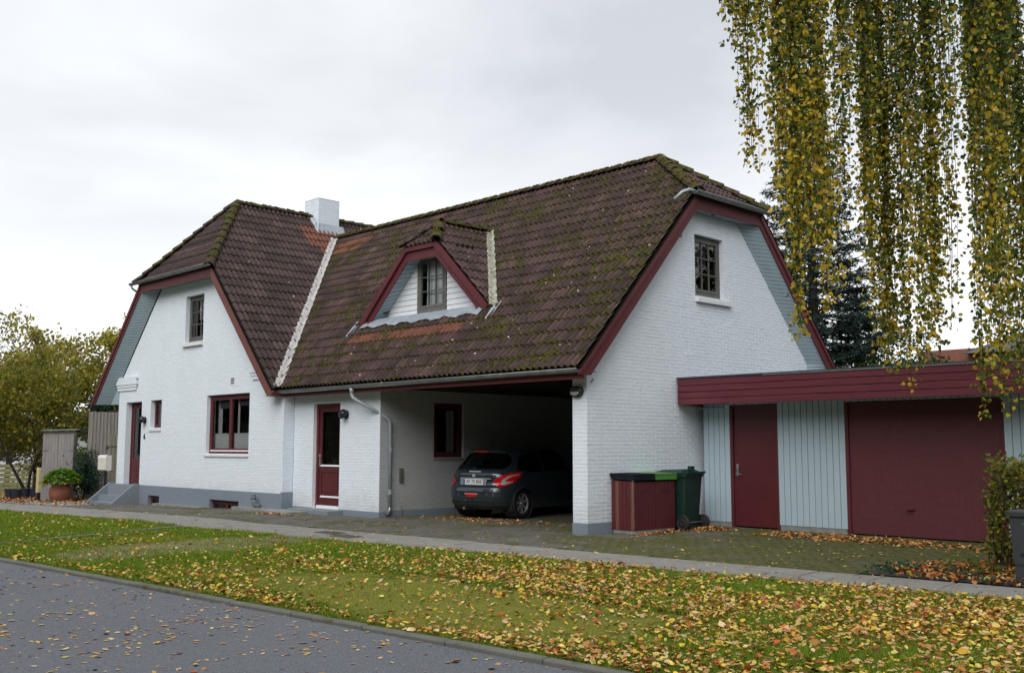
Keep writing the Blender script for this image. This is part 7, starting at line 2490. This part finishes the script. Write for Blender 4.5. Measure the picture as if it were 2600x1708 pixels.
def leaves_all():
    rng = np.random.default_rng(81)
    # lawn: dense under the birch (right), thin to the left
    n = 215000
    x = rng.uniform(-22, 12, n); y = rng.uniform(-9.5, -2.3, n)
    k = in_lawn(x, y) & visible(x, y)
    x, y = x[k], y[k]
    tx = np.clip((x + 1.8) / 8.0, 0, 1)
    dens = .075 + 1.05 * tx ** 1.15
    dens *= np.clip(.72 + .5 * fbm(x, y, 21), .10, 1.4)
    dens = np.where(mossy(x, y), dens * .30, dens)
    dens = np.where(x < -5.6, dens * .55, dens)
    ke = y - y_kerb(x) - .11
    dens += np.where((ke < .35) & (x > -4), .30 * (1 - ke / .35), 0)
    pe = y_pn(x) - y
    dens += np.where((pe < .3) & (x > 0), .3 * (1 - pe / .3), 0)
    k = rng.uniform(size=len(x)) < dens * .92
    x, y = x[k], y[k]
    z = gzv(x) + rng.uniform(.0, .038, len(x)) * np.where(mossy(x, y), .2, 1)
    scatter_leaves("fallen_leaves", "yellow, tan and orange fallen leaves strewn over the grass verge, thickest at the right", x, y, z, .043, [3.0, 2.6, 2.2, 2.6, 1.1, 1.5, .9], 91, tilt=.38)
    # road
    n = 9000
    x = rng.uniform(-8, 9.5, n); y = rng.uniform(-12.5, -7.7, n)
    k = (y < y_kerb(x) - .03) & visible(x, y)
    near = np.clip(.40 + .5 * fbm(x, y, 31), .12, 1) + np.exp(-(y_kerb(x) - y) / .25) * .25
    near *= np.clip(.55 + (x + 2) / 12, .4, 1.1)
    k &= rng.uniform(size=n) < near
    x, y = x[k], y[k]
    scatter_leaves("road_leaves", "scattered tan and yellow leaves lying flat on the grey asphalt road", x, y, np.full(len(x), -.034), .042, [3, 3, 2, 1.2, .6, 2.5, .5], 92, curl=.22, tilt=.12)
    # slabs and mossy pavers
    n = 9500
    x = rng.uniform(-16, 9, n); y = rng.uniform(-4.3, 3.2, n)
    k = (y > y_pn(x) + .03) & visible(x, y) & ((y < -.45) | ((x > .75) & (y < 3.2)) | ((x < -3.0) & (x > -5.7) & (y < 1.6)) | ((x > -3) & (x < -.4) & (y < 1.8)))
    k &= rng.uniform(size=n) < np.clip(.28 + .25 * fbm(x, y, 33) + .02 * x, .06, .7)
    x, y = x[k], y[k]
    scatter_leaves("path_leaves", "single pale leaves on the slab path and the mossy drive", x, y, gzv(x) + .006, .038, [4, 2, 1.4, 1.6, .5, 1.6, .4], 93, curl=.25, tilt=.15)

    def pile(nm, lb, n, cx, cy, sx, sy, ang, w, seed, size=.042, hz=.03):
        r = np.random.default_rng(seed)
        u = r.normal(size=n) * sx; v = r.normal(size=n) * sy
        ca_, sa_ = math.cos(ang), math.sin(ang)
        x = cx + u * ca_ - v * sa_; y = cy + u * sa_ + v * ca_
        hh = hz * np.exp(-(u / sx) ** 2 * .5 - (v / sy) ** 2 * .5)
        z = gzv(x) + .004 + r.uniform(0, 1, n) * hh
        return x, y, z
    WB_ = [.8, 2.2, 3.2, .5, 2.2, 1.3, 1.2]
    x, y, z = pile("", "", 1500, 3.7, 2.35, 1.15, .26, -.05, WB_, 1)
    kk = (y < 3.24) & (x > 1.9); scatter_leaves("leaf_pile", "orange-brown drift of leaves in front of the wide garage door", x[kk], y[kk], z[kk] + .004, .052, WB_, 94, tilt=.4)
    x, y, z = pile("", "", 330, .66, 1.35, .07, .42, 0, WB_, 2)
    kk = (x > .54); scatter_leaves("leaf_pile", "narrow line of orange leaves along the foot of the red bin shelter", x[kk], y[kk], z[kk], .045, WB_, 95, tilt=.4)
    x, y, z = pile("", "", 330, .86, 2.35, .13, .22, 0, WB_, 3, hz=.06)
    scatter_leaves("leaf_pile", "small heap of orange leaves between the wheels of the green bin", x, y, z, .05, WB_, 96, tilt=.5)
    x, y, z = pile("", "", 420, -3.5, .95, .85, .22, .05, WB_, 4)
    scatter_leaves("leaf_pile", "brown leaves blown under the rear of the parked car", x, y, z + .004, .045, WB_, 97, tilt=.35)
    x, y, z = pile("", "", 160, -8.25, -1.05, .45, .05, 0, WB_, 5)
    scatter_leaves("leaf_pile", "thin line of leaves along the concrete step of the porch door", x, y, z, .042, WB_, 98, tilt=.4)
    # planting bed, right
    r = np.random.default_rng(99)
    n = 4200
    x = r.uniform(5.6, 8.6, n); y = r.uniform(-1.9, 1.0, n)
    edge = ypf_v(x)
    k = (y > edge + .02) & (x > 5.75 + .50 * np.abs(y + .9) + .12 * np.sin(y * 7)) & (y < .65)
    x, y = x[k], y[k]
    scatter_leaves("bed_leaves", "rust-brown leaf litter covering the planting bed beside the utility cabinet", x, y, r.uniform(0, .07, len(x)), .055, [.7, 1.8, 3, .4, 3, .8, 2.4], 100, tilt=.55)
    # bed on the left
    n = 5200
    x = r.uniform(-31, -16.9, n); y = r.uniform(-2.6, 1.2, n)
    k = (y > ypf_v(x) + .05) & (y < .9 + .0 * x) & ((x < -19.0) | (y < -1.2))
    k &= r.uniform(size=n) < np.where(x < -20, .9, .3)
    x, y = x[k], y[k]
    scatter_leaves("bed_leaves", "brown and red leaf litter on the gravel bed around the pots and the shrub", x, y, gzv(x) + r.uniform(0, .05, len(x)), .075, [.8, 1.6, 3, .3, 2.6, 1.2, 2.4], 101, tilt=.5)


def ypf_v(x): return np.where(x > -6, -2.2 + .075 * x, -2.65 + .03 * np.minimum(-6 - x, 10))


leaves_all()
# soil of the beds
BEDM = simple("dark_bed_soil", (.035, .026, .02, 1), (.07, .052, .04, 1), 12, .95, 0, .02, 30)
mb = MB()
pts = [(5.72, -1.72, 0), (9, -1.48, 0), (9, .7, 0), (6.5, .68, 0), (5.95, -.2, 0), (5.78, -.9, 0)]
mb.poly([(x, y, .010) for x, y, z in pts]); mb.build("planting_bed", BEDM, kind='structure')
# cobbled gravel of the left bed
GRV = simple("mixed_gravel", (.16, .15, .14, 1), (.34, .32, .30, 1), 40, .9)
mb = MB()
xs = np.linspace(-34, -17.0, 12)
for a, c in zip(xs[:-1], xs[1:]):
    mb.quad((a, ypf(a) + .02, gz(a) - .006), (c, ypf(c) + .02, gz(c) - .006), (c, 4, gz(c) - .006), (a, 4, gz(a) - .006))
mb.build("gravel_bed", BEDM, kind='structure')
rg = random.Random(8)
mb = MB()
for i in range(2600):
    x = rg.uniform(-23.5, -17.2); y = rg.uniform(-2.4, -.9); 
    if y < ypf(x) + .05: continue
    if x > -18.6 and y > -1.2: continue
    r = rg.uniform(.015, .04); z = gz(x) + r * .2; a = rg.uniform(0, 6.28)
    c, s = math.cos(a) * r, math.sin(a) * r
    mb.add([(x + c, y + s, z), (x - s, y + c, z), (x - c, y - s, z), (x + s, y - c, z), (x, y, z + r * .7)], [(0, 1, 4), (1, 2, 4), (2, 3, 4), (3, 0, 4)])
mb.build("gravel", GRV, kind='stuff')
# ivy and small plants in the right bed
rng = np.random.default_rng(111)
for k, (x, y, s, lb) in enumerate([(5.98, -1.50, .16, "dark green ivy clump at the left corner of the leaf-littered bed"), (6.15, -1.15, .14, "dark ivy clump just behind the corner clump"), (6.75, -1.35, .15, "low ivy clump in the middle of the right bed"), (7.18, -1.45, .12, "small ivy clump nearest the utility cabinet"), (6.6, -.5, .2, "bright green weeds at the back of the right bed"), (6.95, -.85, .17, "yellow-green seedling clump under the hedge")]):
    o = empty("ground_plant", (x, y, 0), lb, "plant", "low plants in the right bed")
    n = 70
    C = np.array([x, y, .03]) + np.abs(rng.normal(size=(n, 3))) * np.array([0, 0, s * .3]) + rng.normal(size=(n, 3)) * np.array([s, s, 0]) * .75
    cols = [(.02, .065, .035), (.03, .09, .04)] if k < 4 else [(.09, .16, .02), (.16, .18, .03)]
    V, F, Cc = leaf_quads(C, rng.uniform(.035, .065, n), rng, palette(rng, n, cols, [1, 1], .15), flat=.5)
    link_mesh("leaves", fast_mesh("leaves", V, F, LEAFD, Cc, off=(x, y, 0)), o)
# two small drain covers of cobble on the path
for (x, y, lb) in ((-3.30, -2.98, "left of two small rough drain covers set in the path"), (-2.55, -3.18, "right of two small rough drain covers set in the path")):
    d = empty("drain_cover", (x, y, .004), lb, "drain cover", "small drain covers in the path")
    mb = MB(); rg = random.Random(int(x * 10))
    for i in range(7):
        for j in range(4):
            cx, cy = x - .24 + i * .08, y - .12 + j * .08
            mb.bevbox(cx - .034, cx + .034, cy - .034, cy + .034, -.02, .012 + rg.uniform(-.004, .006), .008)
    mb.build("cobbles", stone_mat("dark_cobble", (.10, .085, .075), (.15, .125, .115), .3) if "dark_cobble" not in MATS else MATS["dark_cobble"], d)

# fallen leaves caught on the roof tiles
def roof_leaves():
    r = np.random.default_rng(121)
    n = 150
    x = r.uniform(-10, .1, n); y = r.uniform(-.3, 3.6, n)
    k = ~((np.abs(x - XD) < 2.6) & (y > .6)) & (r.uniform(size=n) < .35 + .65 * (y < 1.8))
    x, y = x[k], y[k]; n = len(x)
    z = 3.285 + KM * y + .085
    d = np.stack([r.normal(size=n), r.normal(size=n) * ca, r.normal(size=n) * sa], 1); d /= np.linalg.norm(d, axis=1, keepdims=True)
    up = np.tile(np.array(nM), (n, 1)) + r.normal(scale=.3, size=(n, 3)); s = np.cross(d, up); s /= np.linalg.norm(s, axis=1, keepdims=True)
    L = r.uniform(.03, .055, n)[:, None]; C = np.stack([x, y, z], 1)
    V = np.stack([C - d * L * .5, C + s * L * .4, C + d * L * .5, C - s * L * .4], 1).reshape(-1, 3)
    F = np.arange(4 * n, dtype=np.int32).reshape(-1, 4)
    col = palette(r, n, [(.55, .46, .30), (.45, .36, .12)], [2, 1], .12)
    o = link_mesh("roof_leaves", fast_mesh("roof_leaves", V, F, LEAFGR, np.repeat(col, 4, axis=0)))
    tag(o, "few pale birch leaves lying on the tiles of the main roof", "leaves", kind='stuff')


roof_leaves()


# tree belt on the other side of the road (shows in the window panes)
def belt():
    r = np.random.default_rng(131)
    C = []
    mb = MB()
    spots_ = [(-95 + k * 2.6 + r.uniform(-1, 1), -26 - 5 * r.uniform(), r.uniform(10, 15)) for k in range(40)] + [(12 + k * 4.5, -27 - 3 * r.uniform(), r.uniform(9, 13)) for k in range(12)] + [(42 + 6 * r.uniform(), -12 + k * 4.2, r.uniform(16, 22)) for k in range(16)] + [(16 + k * 4, 52 + 6 * r.uniform(), r.uniform(18, 24)) for k in range(12)]
    for (x, y, h) in spots_:
        mb.tube([(x, y, -.2), (x + .2, y, h * .6)], [.22, .08], 6)
        for q in range(20):
            c = np.array([x, y, h * .48]) + r.normal(size=3) * np.array([1.5, 1.5, h * .24])
            C.append(c + r.normal(size=(80, 3)) * .85)
    C = np.concatenate(C); C = C[C[:, 2] > .3]
    col = palette(r, len(C), [(.05, .07, .02), (.10, .10, .025), (.03, .05, .018)], [2, 1, 1], .2)
    V, F, Cc = leaf_quads(C, r.uniform(.6, 1.0, len(C)), r, col)
    o = link_mesh("tree_belt", fast_mesh("tree_belt", V, F, LEAFD, Cc)); tag(o, "belt of trees across the road, mirrored in the window panes", "trees", kind='stuff')
    mb.build("trunks", BARKD, o)


belt()


# cushions of moss along the tile laps and on the ridge
def moss_cushions():
    r = np.random.default_rng(141)
    MOSSM = simple("cushion_moss", (.045, .043, .008, 1), (.12, .11, .014, 1), 30, .95, 0, .01, 60, spec=.1)
    V = []; F = []
    def dome(p, n_, t_, rad, hh):
        b_ = len(V); s_ = n_.cross(t_)
        k6 = 6
        for k in range(k6):
            a = 2 * math.pi * k / k6; q = rad * r.uniform(.75, 1.2)
            V.append(p + t_ * (math.cos(a) * q) + s_ * (math.sin(a) * q * .8))
        for k in range(k6):
            a = 2 * math.pi * k / k6; q = rad * .62
            V.append(p + t_ * (math.cos(a) * q) + s_ * (math.sin(a) * q * .8) + n_ * (hh * r.uniform(.6, .9)))
        V.append(p + n_ * hh)
        for k in range(k6):
            j = (k + 1) % k6
            F.append((b_ + k, b_ + j, b_ + 6 + j)); F.append((b_ + k, b_ + 6 + j, b_ + 6 + k)); F.append((b_ + 6 + k, b_ + 6 + j, b_ + 12))
    # front slope
    n = 15000
    u = r.uniform(-13.4, XV - .05, n); j = r.integers(0, 20, n)
    dens = fbm(u * .6, j * .12, 23)
    for q in range(n):
        uu = round(u[q] / .15) * .15 + r.normal() * .022
        s_ = j[q] * TG + (r.uniform(-.005, .05) if r.uniform() < .7 else r.uniform(0, TG))
        z = orgM.z + s_ * sa; y = orgM.y + s_ * ca
        if s_ < m_smin(uu) + .1 or s_ > m_smax(uu) - .08 or z > ZRM - .05: continue
        if zmain(.75) < z < ZD and abs(uu - XD) < dorm_half(z) + .12 and z > 4.1: continue
        pr_ = .18 + .22 * dens[q] + .035 * (uu + 9)
        if r.uniform() > pr_: continue
        hgt = .030 * (1 - (s_ % TG) / TG) + .004
        rad = r.uniform(.012, .034)
        dome(orgM + X * uu + upM * s_ + nM * hgt, nM, X, rad, rad * .55)
    # ridge and hips
    for (a, b_, cnt) in (((XAP, YRG, ZRM), (-13.6, YRG, ZRM), 900), ((XV + .1, yh0 - .07, ZHE - .03), (XAP, YRG, ZRM), 260), ((XRG + hw + .05, YF - .1, ZHL - .04), (XRG, YA, ZRG), 160), ((XRG, YA, ZRG), (XRG, 3.6, ZRG), 90), ((XD + hwd + .06, YDF - .1, ZHD - .05), (XD, YAD, ZD), 60)):
        a = Vector(a); b_ = Vector(b_); d = (b_ - a).normalized(); sd_ = d.cross(Z).normalized(); up2 = sd_.cross(d)
        for q in range(cnt):
            th = r.uniform(-1.35, 1.35); nn_ = (up2 * math.cos(th) + sd_ * math.sin(th)).normalized()
            p = a + (b_ - a) * r.uniform() + Z * .035 + sd_ * math.sin(th) * .125 + up2 * math.cos(th) * .11
            rad = r.uniform(.015, .042); dome(p, nn_, d, rad, rad * .5)
    me = fast_mesh("moss_cushions", np.array([tuple(v) for v in V]), np.array(F), MOSSM, off=HO, smooth=True)
    link_mesh("moss_cushions", me, RM)['kind'] = 'stuff'
    print("moss", len(F))


moss_cushions()
